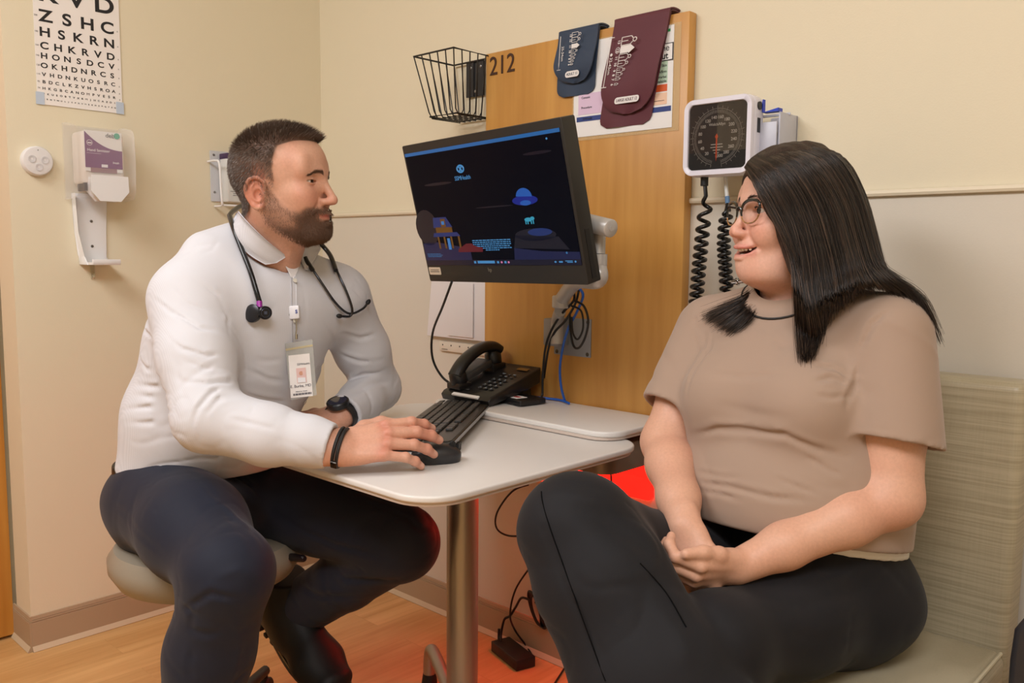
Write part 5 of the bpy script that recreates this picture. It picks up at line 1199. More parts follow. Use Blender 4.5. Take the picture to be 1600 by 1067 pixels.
def hair_mask(L):
    x, y, z = L[:, 0], np.abs(L[:, 1]), L[:, 2]
    front = np.interp(z, [-.02, .0, .02, .045, .066, .078, .087], [.016, .020, .018, .020, .024, .050, .086])+.010*smoothstep(.05, .0, y)*smoothstep(.05, .075, z)
    m = smoothstep(.003, -.004, x-front)*smoothstep(-.062, -.052, z+.35*np.clip(x+.02, -1, .0)*0-np.interp(x, [-.1, -.05, -.03, .02], [-.03, -.01, .035, .03]))
    ear = np.exp(-(((x+.006)/.030)**2+((z+.029)/.036)**2)); m *= 1-np.clip(ear*1.6*(y > .055), 0, 1)
    return m
bm_, hm_ = beard_mask(Vh), hair_mask(Vh)
mixm(.85*np.exp(-(((zh+.0722)/.0068)**2+(yh/.026)**4))*(xh > .084), lin((192, 104, 94)))
dens = .34+.5*np.clip(smoothstep(.045, .075, xh)+smoothstep(-.09, -.11, zh), 0, 1)
mixm(bm_*dens*.9, lin((96, 68, 52))); mixm(hm_*.85, lin((84, 66, 54)))
Vw = MO+(Vh @ MR_.T)*MS
body_parts = [(Vw, Qh)]; body_cols = [ch]

# ---- hands
RW = np.array([1.302, -.862, .785]); KN = np.array([1.362, -.776, .808])
hx = _n(KN-RW+np.array([0, 0, -.006])); hz0 = np.array([.55, -.50, .80]); hz = _n(hz0-hx*(hz0 @ hx)); hy = np.cross(hz, hx)
RHR = np.column_stack([hx, hy, hz])
HR_ = Field(); hand_ops(HR_, RW, RHR, [(12, 24, 14), (14, 24, 14), (16, 26, 16), (18, 26, 16)], (3, 0, -4, -8), [(.020, .020, -.010), (.050, .046, -.020), (.080, .052, -.024), (.104, .046, -.026)], 1.11)
HR_.frame(); HR_.rc(RW-_n(RW-np.array([1.112, -1.020, .838]))*.08, RW, .032, .029, .02)
LW = np.array(at(537, 647, 1.95)); LK = np.array(at(478, 655, 1.90)); lx = _n(LK-LW+np.array([0, 0, -.01])); lz = _n(np.array([.25, -.35, .9])); lz = _n(lz-lx*(lz @ lx)); ly = np.cross(lz, lx)
RHL = np.column_stack([lx, -ly, lz])                  # mirrored frame: thumb on the other side
HL_ = Field(); hand_ops(HL_, LW, RHL, [(24, 40, 25), (28, 42, 25), (32, 44, 25), (36, 44, 25)], (4, 0, -4, -8), [(.020, .020, -.010), (.046, .050, -.014), (.072, .060, -.020), (.092, .058, -.028)], 1.04)
HL_.frame(); HL_.rc(LW-_n(LW-at(590, 606, 2.13))*.08, LW, .032, .029, .02)
for Fh, nl in ((HR_, 11), (HL_, 12)):
    rs_ = np.random.RandomState(nl)
    V_, Q_ = mesh_field(Fh, .0017); V_ = relax(V_, Q_, 1, .4); c_ = np.tile(lin((210, 158, 134)), (len(V_), 1)); base_ = np.array(lin((196, 112, 92)))
    Wr = RW if nl == 11 else LW; RR_ = RHR if nl == 11 else RHL; Lp = (V_-Wr) @ RR_
    kn = sum(np.exp(-(((Lp-np.array(q))**2).sum(1))/.00016) for q in ((.09, .026, .012), (.095, .005, .014), (.09, -.016, .012), (.08, -.035, .007)))+.6*smoothstep(.12, .17, Lp[:, 0])+.12*vnoise(V_, 90, nl)
    kn = np.clip(kn*.55, 0, 1)[:, None]; nail_m = np.zeros(len(V_))
    for np_, nd_, nu_, nr_ in Fh.nails: dd_ = V_-(np_-nd_*.004); nail_m = np.maximum(nail_m, np.exp(-((dd_ @ nd_)/.0068)**4-((np.linalg.norm(dd_-(dd_ @ nd_)[:, None]*nd_, axis=1))/.0058)**4)*((dd_ @ nu_) > -.0012))
    kn = kn*(1-nail_m[:, None]); c_ = c_*(1-kn)+base_*kn; c_ = c_*(1-.75*nail_m[:, None])+np.array(lin((232, 190, 174)))*.75*nail_m[:, None]; body_parts.append((V_, Q_)); body_cols.append(c_)

# ---- joints
rsh, lsh = np.array([.955, -.978, 1.052]), np.array([.975, -.618, 1.044]); relb = np.array([1.112, -1.020, .838]); lelb = at(590, 606, 2.13); rfd = _n(RW-relb); lfd = _n(LW-lelb)
pel = np.array([.805, -.905, .615]); chest = np.array([.925, -.815, .985]); waist = np.array([.845, -.880, .78])
sd = _n(lsh-rsh)
# hidden core of the body, a little inside the clothes
Fc = Field(); Fc.ech([pel, waist, chest, (.95, -.80, 1.08)], [(.15, .11), (.14, .10), (.16, .10), (.12, .07)], sd, .05)
Fc.chain([rsh, relb, RW-rfd*.05], [.05, .042, .030], .02); Fc.chain([lsh, lelb, LW-lfd*.05], [.05, .040, .030], .02); Fc.rc(neck_b, neck_b-np.array([.02, 0, .08]), .05, .06, .04)
rhip, lhip = np.array([.86, -.990, .615]), np.array([.85, -.805, .605]); rkn = np.array([1.212, -1.040, .568]); lkn = np.array([1.218, -.640, .528]); rank = np.array([1.115, -1.065, .11]); lank = at(466, 952, 2.06)
Fc.chain([rhip, rkn, rank], [.07, .05, .035], .02); Fc.chain([lhip, lkn, lank], [.07, .05, .035], .02)
V_, Q_ = mesh_field(Fc, .012); body_parts.append((V_, Q_)); body_cols.append(np.tile(lin((214, 160, 128)), (len(V_), 1)))
V_, Q_ = joined(body_parts); np_mesh('body', V_, Q_, m_skin, man, np.concatenate(body_cols))
add_eyes(MO, MR_, MS, man, (1, -.04, -.03), ('brown', (74, 50, 34)))

# ---- hair: cropped cap with short strands, beard, brows
def surface_hairs(name, V, Q, mask, n, seed, offs=0.0):
    rs = np.random.RandomState(seed); N = vnormals(V, Q); p = mask*1.0; fc = V[Q].mean(1); A = np.linalg.norm(np.cross(V[Q[:, 2]]-V[Q[:, 0]], V[Q[:, 3]]-V[Q[:, 1]]), axis=1); pf = mask[Q].mean(1)*A; pf /= pf.sum()
    i = rs.choice(len(Q), n, p=pf); w4 = rs.dirichlet(np.ones(4), n); P = (V[Q[i]]*w4[:, :, None]).sum(1); NN = (N[Q[i]]*w4[:, :, None]).sum(1); NN /= np.linalg.norm(NN, axis=1, keepdims=True)+1e-9
    return P+NN*offs, NN
rt = lambda v: v @ MR_.T
P, NN = surface_hairs('h', Vh, Qh, hm_, 15000, 4); x_, z_ = P[:, 0], P[:, 2]
tp_ = smoothstep(.035, .085, z_); flow = np.stack([-.25+.75*tp_, np.zeros(len(P)), -.75+.85*tp_], 1)
D = NN*(.55+.5*smoothstep(.05, .1, z_))[:, None]+flow*.9; Ls = .006+.009*smoothstep(.03, .09, z_)*(1+.5*smoothstep(.02, .07, x_))
rs_ = np.random.RandomState(8); g_ = rs_.rand(len(P)) < .16*smoothstep(.04, -.02, np.abs(z_-.035))+.05
Pw, Dw = MO+rt(P), rt(D)
ha = strands('hair', Pw[~g_], Dw[~g_], (Ls*rs_.uniform(.7, 1.15, len(P)))[~g_], .00042, m_hairm, man, .10, .16, 3, 2)
strands('grey_hair', Pw[g_], Dw[g_], (Ls*rs_.uniform(.7, 1.15, len(P)))[g_], .00040, m_greyhair, ha, .10, .16, 3, 3)
P, NN = surface_hairs('b', Vh, Qh, bm_*(.30+1.0*smoothstep(.04, .075, xh)+.5*smoothstep(-.09, -.11, zh)), 11000, 5); x_, z_ = P[:, 0], P[:, 2]
D = NN*.55+np.stack([np.full(len(P), .15), np.zeros(len(P)), np.full(len(P), -.75)], 1); Lb = .0040+.0022*smoothstep(.045, .08, x_)*smoothstep(-.070, -.095, z_)+.002*smoothstep(.08, .09, x_)
strands('beard', MO+rt(P), rt(D), Lb*rs_.uniform(.6, 1.2, len(P)), .00036, mat('beard_brown', (112, 82, 62), .5), man, .15, .22, 3, 6)
bro, brd = [], []
for sg in (1, -1):
    t_ = rs_.rand(520); yy = .011+.038*t_; zz = .0135+.0055*np.sin(PI*np.minimum(1, t_*1.1+.05))-.003*t_+rs_.normal(size=520)*.0018*(1-.5*t_)
    for y__, z__, q in zip(yy, zz, t_): bro.append((sg, sg*y__, z__)); brd.append((-.2, sg*(.5+.6*q), .55-.9*q))
brow_hairs('eyebrows', Vh, Qh, (xh > .04) & (zh > -.002) & (zh < .04), MO, MR_, MS, bro, brd, .0065, .00028, mat('brow_brown', (112, 84, 66), .5), man, 9)

# ---- shirt
m_shirt = tint_mat('white_striped_shirt', .75, spec=.2, sheen=.1, bump=(500, .1, .0006))
FS = Field(); B0 = np.array([.800, -.903, .668])
FS.ech([B0+np.array([.022, 0, 0]), (.848, -.885, .78), (.898, -.840, .93), (.940, -.805, 1.03)], [(.170, .132), (.173, .136), (.188, .147), (.170, .118)], sd, .05)
FS.el((.905, -.860, .76), (.10, .13, .10), .06)                       # front of the belly
FS.rc(rsh+np.array([.0, .05, .0]), lsh+np.array([0, -.05, .0]), .070, .070, .05); FS.rc((.945, -.80, 1.12), (.935, -.80, 1.06), .072, .09, .04)
FS.rc((.925, -.850, 1.128), rsh+np.array([-.005, .03, .01]), .058, .060, .05); FS.rc((.93, -.75, 1.125), lsh+np.array([-.005, -.03, .01]), .056, .058, .05)
FS.el((.985, -.80, 1.00), (.06, .15, .08), .06)
FS.rc(at(374, 376, 1.85), at(325, 398, 1.79), .034, .048, .05)
FT = Field(); FT.ops = list(FS.ops)                                       # the torso alone
rcf = RW-rfd*.012; lcf = LW+lfd*.006
SR = Field(); SR.chain([rsh, rsh+(relb-rsh)*.5, relb], [.074, .070, .063], .03); SR.chain([relb, relb+(rcf-relb)*.5+np.array([0, 0, -.006]), rcf-rfd*.045, rcf+rfd*.03], [.063, .057, .046, .0425], .02)
SL = Field(); SL.chain([lsh, lsh+(lelb-lsh)*.55, lelb], [.068, .062, .055], .03); SL.chain([lelb, lelb+(lcf-lelb)*.5, lcf+lfd*.03], [.055, .050, .0425], .02)
for G_s, cf_, fd_ in ((SR, rcf, rfd), (SL, lcf, lfd)):
    G_s.crease([cf_-fd_*.055+np.array([0, 0, .04]), cf_-fd_*.055+np.array([.02, -.03, 0]), cf_-fd_*.055+np.array([.0, -.01, -.04])], .003, .0015)
    G_s.rc(cf_-fd_*.008, cf_+fd_*.08, .0345, .0345, .003, 's'); G_s.bx(cf_+fd_*.06, (.06, .08, .08), .001, .002, 's', R=basis(fd_))
FS.frame(); FS.sub(SR, .045); FS.sub(SL, .045)
# folds: at the armpit, elbow and cuffs
limb_folds(FS, rsh, relb, (.074, .064), 4, .005, .0020, 21, t=(.5, 1.0)); limb_folds(FS, relb, rcf, (.060, .044), 9, .004, .0024, 22, t=(.1, .85))
limb_folds(FS, lsh, lelb, (.068, .058), 4, .005, .0020, 23, t=(.5, 1)); limb_folds(FS, lelb, lcf, (.054, .044), 5, .004, .0022, 24)
K_ = lambda pts, w_=.0045, d_=.0048: ([(133+x*.3973, 322+y*.3973) for x, y in pts], w_, d_)
pcreases(FS, [K_([(265, 350), (330, 410), (450, 480), (540, 500)]), K_([(300, 480), (380, 560), (480, 590), (590, 580)]), K_([(440, 290), (520, 350), (560, 440), (570, 520)], .005, .004), K_([(400, 690), (480, 700), (560, 690), (625, 690)], .005, .006),
    K_([(420, 880), (440, 800), (500, 730), (600, 700)], .005, .006), K_([(470, 830), (520, 760), (640, 740)]), K_([(330, 300), (400, 380), (500, 430)], .005, .003), K_([(380, 600), (470, 640), (580, 640)], .0045, .0035), K_([(560, 830), (640, 850), (760, 880)], .0045, .003), K_([(350, 640), (380, 720), (400, 800)], .005, .004),
    K_([(200, 700), (280, 710), (340, 740)], .005, .005), K_([(150, 800), (250, 790), (360, 810)], .005, .006), K_([(160, 850), (260, 850), (380, 870)], .005, .005), K_([(210, 560), (240, 640), (300, 680)], .005, .005), K_([(215, 400), (230, 480), (290, 560)], .005, .005), K_([(190, 740), (260, 750), (330, 780)], .0045, .004),
    K_([(560, 460), (620, 560), (640, 700)], .006, .006), K_([(640, 640), (720, 680), (790, 690)], .005, .003), K_([(640, 740), (700, 760), (790, 770)], .005, .0034), K_([(600, 500), (700, 440), (760, 380)], .006, .0022), K_([(660, 600), (720, 610), (780, 600)], .005, .002), K_([(900, 420), (960, 500), (985, 600)], .006, .0030), K_([(880, 700), (920, 640), (960, 620)], .005, .003),
    K_([(1000, 580), (1080, 610), (1180, 600)], .005, .005), K_([(1010, 700), (1100, 660), (1190, 640)], .005, .005), K_([(1060, 280), (1110, 380), (1130, 450)]), K_([(1020, 240), (1060, 330), (1110, 420)], .0045, .0035), K_([(1010, 500), (1080, 520), (1150, 500)], .005, .004), K_([(1040, 740), (1120, 700), (1200, 690)], .0045, .0035),
    K_([(370, 200), (430, 160), (520, 150)], .004, .0022), K_([(450, 190), (500, 170), (530, 130)], .0035, .0018), K_([(860, 500), (868, 400), (850, 300)], .0028, .0014)])
el_m = lambda P: .10+1.0*np.exp(-((P-relb)**2).sum(1)/.012)+.8*np.exp(-((P-lelb)**2).sum(1)/.010)+.7*np.exp(-((P[:, 2]-.72)/.07)**2)
wrinkles(FS, 32, .0030, 5, el_m, .13); wrinkles(FS, 55, .0012, 9, el_m, .2)
# collar opening
nk = MO+rt(np.array([(-.018, 0, -.05)]))[0]
FS.rc(neck_b+np.array([.004, 0, .01]), neck_b+(nk-neck_b)*1.2, .066, .062, .006, 's'); FS.rc(neck_b+np.array([.060, .0, -.004]), neck_b+np.array([.085, .0, .06]), .012, .045, .008, 's')
hem = np.array([.80, -.90, .668]); FS.plane(hem+np.array([0, 0, -.012]), (.10, 0, -1), .006)
V_, Q_ = mesh_field(FS, .0038); V_ = relax(V_, Q_, 1, .5)
tn = np.array(lin((216, 216, 222))); st_ = (V_ @ sd); col = np.tile(tn, (len(V_), 1))
shirt = np_mesh('shirt', V_, Q_, m_shirt, man, col)
nt = m_shirt.node_tree; a_ = [n for n in nt.nodes if n.type == 'ATTRIBUTE'][0]; tc = nt.nodes.new('ShaderNodeTexCoord'); wv = nt.nodes.new('ShaderNodeTexWave'); mp = nt.nodes.new('ShaderNodeMapping')
mp.inputs['Rotation'].default_value = (0, 0, .06); wv.bands_direction = 'Y'; wv.inputs['Scale'].default_value = 150; wv.inputs['Distortion'].default_value = .25; wv.inputs['Detail'].default_value = 1
mr = nt.nodes.new('ShaderNodeMapRange'); mr.inputs['To Min'].default_value = .93; mr.inputs['To Max'].default_value = 1.0; sc = nt.nodes.new('ShaderNodeVectorMath'); sc.operation = 'SCALE'
nt.links.new(tc.outputs['Object'], mp.inputs[0]); nt.links.new(mp.outputs[0], wv.inputs['Vector']); nt.links.new(wv.outputs['Fac'], mr.inputs['Value']); nt.links.new(a_.outputs['Color'], sc.inputs[0]); nt.links.new(mr.outputs[0], sc.inputs['Scale']); nt.links.new(sc.outputs[0], nt.nodes['Principled BSDF'].inputs['Base Color'])

# collar: two folded leaves and a stand, undershirt in the opening
def sheet(name, grid, th_, m, parent, solid=True):
    """grid[i][j] of points -> sheet with real thickness"""
    g = np.array(grid, float); a_, b_ = g.shape[:2]; du = np.gradient(g, axis=0); dv = np.gradient(g, axis=1); n = np.cross(du, dv); n /= np.linalg.norm(n, axis=2, keepdims=True)+1e-9
    V = np.concatenate([(g+n*th_/2).reshape(-1, 3), (g-n*th_/2).reshape(-1, 3)]); f = []; N_ = a_*b_; ix = lambda i, j: i*b_+j
    for i in range(a_-1):
        for j in range(b_-1): f.append((ix(i, j), ix(i+1, j), ix(i+1, j+1), ix(i, j+1))); f.append((N_+ix(i, j), N_+ix(i, j+1), N_+ix(i+1, j+1), N_+ix(i+1, j)))
    bd = [(i, 0) for i in range(a_)]+[(a_-1, j) for j in range(1, b_)]+[(i, b_-1) for i in range(a_-2, -1, -1)]+[(0, j) for j in range(b_-2, 0, -1)]
    for k in range(len(bd)): p, q = ix(*bd[k]), ix(*bd[(k+1) % len(bd)]); f.append((p, q, N_+q, N_+p))
    return np_mesh(name, V, np.array(f), m, parent, np.tile(tn, (len(V), 1)))
def pix_sheet(name, rows, lift, th_, m, parent, n=8):
    """rows of pixels laid on the shirt/neck surface, lifted off by lift"""
    g = []
    for r_, lf in zip(rows, lift):
        pp = smooth_path([(x, y, 0) for x, y in r_], n); line_ = []
        for q in pp:
            p, nn_ = hit(FU, q[0], q[1]); line_.append(p+nn_*lf)
        g.append(line_)
    g = np.array(g); G = []
    for k in range(len(g)-1):
        for q in np.linspace(0, 1, 4, endpoint=False): G.append(g[k]*(1-q)+g[k+1]*q)
    G.append(g[-1]); return sheet(name, G, th_, m, parent)
FU = Field(); FU.ops = list(FT.ops); FU.frame(); FU.rc(neck_b, nk, .064, .060, .02)

body_rows = pix_sheet
white = m_shirt
pix_sheet('collar_leaf', [[(377, 331), (396, 352), (420, 376), (446, 398)], [(370, 343), (382, 366), (405, 391), (430, 407)], [(364, 350), (372, 374), (390, 397), (414, 414)]], [.006, .012, .008], .0022, m_shirt, man)
pix_sheet('collar_leaf', [[(474, 374), (466, 388), (468, 406), (475, 423)], [(481, 378), (484, 388), (483, 402), (476, 424)], [(487, 378), (497, 388), (496, 398), (477, 425)]], [.004, .009, .007], .0022, m_shirt, man)
pix_sheet('undershirt', [[(436, 398), (450, 404), (462, 403), (472, 395)], [(444, 412), (452, 418), (460, 417), (468, 408)], [(452, 430), (456, 436), (459, 434), (464, 424)]], [-.002, .001, .002], .0015, mat('white_cotton', (238, 236, 238), .8), man)
pix_sheet('placket', [[(446, 402), (454, 432), (455, 480), (457, 540), (465, 600)], [(458, 404), (462, 432), (463, 480), (466, 540), (474, 600)]], [.0012, .0012], .0014, m_shirt, man)
b = MB()
for x, y in ((437, 406), (459, 440), (459, 500), (474, 627)):
    p, n_ = hit(FS, x, y); b.lathe([(0, 0), (.0048, 0), (.0052, .0012), (.0036, .0014), (0, .0008)], p+n_*.0045, n_, 16); b.build('shirt_button', mat('pearl_button', (226, 222, 210), .25), man); b = MB()
b.bm.free()

# ---- trousers
m_navy = tint_mat('dark_navy_cloth', .72, spec=.25, sheen=.08, bump=(700, .12, .0006))
FP = Field()
rank = np.array(at(290, 1235, 1.68)); rank[2] = .10
FP.el((.790, -.90, .612), (.150, .190, .102), .05); FP.ec((.795, -.90, .56), (.80, -.895, .610), (.172, .135), (.160, .122), sd, .05)
FP.chain([rhip, rhip+(rkn-rhip)*.5+np.array([0, 0, .012]), rkn], [.112, .098, .077], .04); FP.chain([rkn, rkn+(rank-rkn)*.35+np.array([-.01, 0, 0]), rank], [.080, .078, .070], .03)
FP.chain([lhip, lhip+(lkn-lhip)*.5+np.array([0, 0, .005]), lkn], [.098, .086, .082], .035); FP.chain([lkn, lkn+(lank-lkn)*.5, lank], [.076, .070, .066], .018)
FP.rc((.83, -.90, .60), (.95, -.89, .60), .09, .06, .05)
pcreases(FP, [([(300, 740), (345, 790), (385, 850)], .0070, .005), ([(290, 950), (330, 925), (375, 935)], .0070, .007), ([(288, 975), (320, 990), (345, 985)], .009, .006), ([(284, 940), (300, 958), (296, 985)], .008, .007), ([(230, 700), (260, 740), (275, 790), (290, 850)], .0025, .002), ([(215, 720), (245, 800), (280, 880), (296, 930)], .0025, .0016),
    ([(330, 720), (380, 750), (420, 800)], .0070, .006), ([(360, 700), (430, 740), (480, 790)], .0070, .006), ([(320, 770), (360, 800), (395, 830)], .0070, -.004), ([(170, 780), (215, 830), (260, 870)], .0070, .005), ([(300, 1010), (295, 1040), (300, 1066)], .0070, .005), ([(365, 960), (375, 1010), (365, 1060)], .0070, -.004), ([(330, 905), (370, 890), (410, 905)], .0070, -.004),
    ([(430, 800), (520, 850), (600, 870)], .0070, .005), ([(470, 860), (540, 905), (640, 900)], .0070, .006), ([(460, 905), (500, 930), (560, 930)], .009, .005), ([(560, 780), (620, 800), (660, 830)], .0070, .004)])
limb_folds(FP, rkn, rank, (.078, .072), 10, .0065, .0035, 31); limb_folds(FP, rhip, rkn, (.11, .08), 7, .006, .0025, 33); limb_folds(FP, lkn, lank, (.08, .07), 7, .006, .003, 32)
wrinkles(FP, 34, .0028, 15, lambda P: .25+np.exp(-((P-rkn)**2).sum(1)/.02)+np.exp(-((P-lkn)**2).sum(1)/.02)+.6*(P[:, 2] < .4), .14)
FP.frame(); FP.plane((0, 0, .045), (0, 0, -1), .004)
ld = _n(lank-lkn); FP.rc(lank-ld*.01, lank+ld*.10, .058, .060, .004, 's'); FP.bx(lank+ld*.085, (.09, .09, .09), .002, .004, 's', R=basis(ld, (0.1, 1, 0)))
V_, Q_ = mesh_field(FP, .0048); V_ = relax(V_, Q_, 1, .5); np_mesh('trousers', V_, Q_, m_navy, man, np.tile(lin((31, 35, 50)), (len(V_), 1)))
Fb = Field(); Fb.ec((.805, -.90, .655), (.808, -.90, .688), (.171, .136), (.171, .136), sd, 0); Fb.frame(); Fb.plane((.80, -.90, .688), (.08, 0, 1), .002); Fb.plane((.80, -.90, .655), (-.08, 0, -1), .002)
V_, Q_ = mesh_field(Fb, .005); np_mesh('belt', V_, Q_, mat('black_leather', (20, 19, 19), .4), man)

# ---- boots
def boot(ank, d, up, nm, S=1.0):
    R = basis(d, up)*S; Fo = Field(); Fo.frame((0, 0, 0), np.eye(3))
    Fo.rc((0, 0, .06), (0, 0, .0), .045, .048, .02); Fo.ech([(-.030, 0, -.040), (.04, 0, -.040), (.13, 0, -.052), (.185, 0, -.058)], [(.036, .040), (.038, .040), (.048, .030), (.040, .026)], (0, 1, 0), .03); Fo.rc((.02, 0, .01), (.10, 0, -.035), .040, .034, .03)
    for k in range(4): Fo.crease([(.05+.018*k, -.03, -.01-.008*k), (.05+.018*k, .03, -.01-.008*k)], .004, .0025)
    Fo.crease([(.08, .04, -.05), (.09, 0, -.012), (.08, -.04, -.05)], .005, .002); Fo.crease([(.13, .045, -.05), (.135, 0, -.022), (.13, -.045, -.05)], .007, .0025)
    Fo.plane((0, 0, -.070), (0, 0, -1), .003); Fo.plane((0, 0, .075), (0, 0, 1), .004); V, Q = mesh_field(Fo, .003); V = np.asarray(ank)+V @ R.T; bt = np_mesh(nm, V, Q, mat('black_boot_leather', (22, 19, 17), .55, spec=.25, bump=(160, .2, .001)), man)
    o_ = []
    for i in range(40):
        a = 2*PI*i/40; x = .075+.150*math.cos(a); hw_ = .030+.018*smoothstep(-.05, .15, np.array([x]))[0]; o_.append((x, hw_*math.copysign(abs(math.sin(a))**.75, math.sin(a))+.0*x))
    M = Matrix(np.vstack([np.column_stack([R, ank]), [0, 0, 0, 1]]).tolist())
    b = MB(); b.prism(o_, M, -.082, -.066, .003)
    for k in range(11):
        if 3 <= k <= 4: continue
        x = -.055+.026*k; b.box(M @ Vector((x, 0, -.086)), (.014, .064, .010), rot=Matrix((R/S).tolist()), bev=.002)
    b.build('sole', mat('black_sole', (20, 18, 17), .6), bt)
    b = MB(); b.tube([M @ Vector((p[0]*1.0, p[1]*1.0, -.0655)) for p in o_], .0016, 6, closed=True); b.build('welt_stitching', mat('tan_thread', (150, 124, 84), .6), bt)
    b = MB(); b.tube([M @ Vector((-.044, 0, .04)), M @ Vector((-.054, 0, .07)), M @ Vector((-.055, 0, .088)), M @ Vector((-.046, 0, .082))], .005, 8, 4); b.build('pull_tab', m_black, bt)
lft = np.array(at(444, 945, 2.06)); boot(lft, np.array(at(535, 1092, 1.86))-np.array(at(420, 968, 2.06)), (0.0, -.12, 1), 'boot', 1.17)
boot((rank[0], rank[1], .090), (.95, -.30, 0), (0, 0, 1), 'boot')

# ---- wrist watch and bracelet
def ring(b, c, ax, ra, rb, wid, th_, R=None):
    B = basis(ax, (0.01, 0, 1)) if R is None else R; vs = []; fs = []; n = 40
    for i in range(n):
        a = 2*PI*i/n
        for (k, x) in ((0, -wid/2), (0, wid/2), (th_, wid/2), (th_, -wid/2)): vs.append(c+B[:, 0]*x+B[:, 1]*(ra+k)*math.cos(a)+B[:, 2]*(rb+k)*math.sin(a))
    for i in range(n):
        j = (i+1) % n
        for k in range(4): fs.append((i*4+k, i*4+(k+1) % 4, j*4+(k+1) % 4, j*4+k))
    b.mesh(vs, fs)
wc = LW+lfd*.014; B_ = basis(lfd, lz)
t = thing('wrist_watch', 'black round smart watch with a dark blue face on his left wrist', 'watch', wc)
b = MB(); ring(b, wc, lfd, .0345, .0310, .024, .0028, B_); b.build('strap', mat('black_strap', (26, 26, 28), .5), t)
wf = _n(lz*.75+ly*(-.30)+np.array([.18, -.2, .1])); wp = wc+wf*.0325
b = MB(); b.lathe([(0, -.006), (.0235, -.006), (.0255, .000), (.0255, .006), (.0230, .0085), (.0210, .0085), (.0205, .0075)], wp, wf, 40); b.build('case', mat('dark_watch_case', (58, 58, 60), .3, .7), t)
b = MB(); b.lathe([(0, .0080), (.0207, .0078)], wp, wf, 40); b.build('watch_face', mat('navy_glass', (10, 20, 52), .08, coat=.5), t)
b = MB(); wd = _n(np.cross(wf, lx)); 
for sg in (1,):
    c_ = wp-wd*.0+lx*.020*1; b.box(c_+wf*.001, (.004, .018, .004), rot=Matrix(np.column_stack([lx, wd, wf]).tolist()), bev=.001)
b.build('red_button', mat('red_trim', (206, 40, 44), .4), t)
bc = RW+hx*.006; t = thing('bracelet', 'black braided leather bracelet with a metal clasp on his right wrist', 'bracelet', bc)
for k in (-.0038, .0038):
    b = MB(); Bt = basis(rfd, hz); pts = [bc+rfd*k+Bt[:, 1]*.0370*math.cos(a)+Bt[:, 2]*.0345*math.sin(a) for a in [2*PI*i/40 for i in range(40)]]
    b.tube(pts, .0035, 8, closed=True); b.build('cord', mat('braided_black', (22, 22, 24), .45, bump=(900, .6, .002)), t)
b = MB(); Bt = basis(rfd, hz); cp = bc-Bt[:, 1]*.0385; b.box(cp, (.013, .006, .020), rot=Matrix(Bt.tolist()), bev=.002); b.build('clasp', mat('dark_clasp', (66, 62, 58), .25, .9), t)

# ---- stethoscope, laid on the shirt
def lay(F, pix, lift, n=5):
    out = [];
    for x, y in pix: p, n_ = hit(F, x, y); out.append(p+n_*lift)
    return [np.array(q) for q in smooth_path(out, n)]
FU.ops = list(FS.ops); FU.frame(); FU.rc(neck_b, nk, .066, .062, .01)
t = thing('stethoscope', 'black stethoscope with a purple ring hanging around his neck', 'stethoscope', hit(FU, 400, 440)[0])
m_tube = mat('black_tubing', (20, 21, 24), .25)
near = lay(FU, [(361, 346), (364, 364), (373, 390), (388, 428), (398, 458), (402, 472)], .013)
b = MB(); b.tube([np.array(q) for q in smooth_path([at(392, 318, 1.95), at(376, 322, 1.91), at(364, 330, 1.86), near[0]], 5)][:-1]+near, .0052, 12); b.build('tubing', m_tube, t)
e0 = near[-1]; b = MB(); b.cyl(e0, e0+np.array([.004, -.002, -.012]), .0056); b.build('purple_ring', mat('purple_ring', (150, 40, 150), .35), t)
cpos = e0+np.array([.006, -.004, -.020]); vd = _n(CAM-cpos)
b = MB(); a1 = _n(vd+_r*.35-_u*.05); q0 = cpos+_r*.010-_u*.002; b.lathe([(0, -.002), (.0120, -.002), (.0135, .001), (.0135, .007), (.0115, .009), (.0110, .0082), (0, .0082)], q0, a1, 36); b.build('bell', mat('black_chestpiece', (34, 34, 38), .3, .4), t)
b = MB(); b.lathe([(.0085, 0), (.0090, .0003), (.0085, .0006)], q0+a1*.0082, a1, 32); b.box(q0+a1*.0085, (.006, .006, .0004), rot=frame_from(a1)); b.build('bell_ring', mat('blue_grey_ring', (76, 86, 110), .3, .5), t)
b = MB(); q1 = cpos-_r*.010-_u*.004-vd*.004; b.lathe([(0, -.003), (.0165, -.003), (.0185, .002), (.0185, .007), (.012, .010), (0, .010)], q1, _n(-vd*.2-_r*.6+_u*.1+vd*1.0), 36); b.cyl(q1+vd*.004, q0, .006); b.build('diaphragm', MATS['black_chestpiece'], t)
m_bin = mat('gunmetal_tube', (72, 74, 80), .2, .9)
inner = lay(FU, [(482, 421), (499, 446), (521, 475), (542, 488), (561, 481), (569, 472)], .010); outer = lay(FU, [(518, 416), (525, 432), (537, 457), (545, 480), (542, 491), (527, 492)], .012)
rub1 = lay(FU, [(470, 404), (475, 412), (485, 427)], .010); rub2 = lay(FU, [(487, 380), (502, 393), (514, 408), (522, 428)], .012)
b = MB(); b.tube(rub1, .0050, 10); b.build('tubing', m_tube, t); b = MB(); b.tube(rub2, .0052, 10); b.build('tubing', m_tube, t)
for seg_ in (inner, outer):
    b = MB(); b.tube(seg_, .0027, 10); b.build('binaural', m_bin, t)
    b = MB(); d_ = _n(seg_[-1]-seg_[-3]); b.ell(seg_[-1]+d_*.004, (.0052, .0052, .008), R=frame_from(d_), seg=14); b.build('ear_tip', m_blackmat, t)

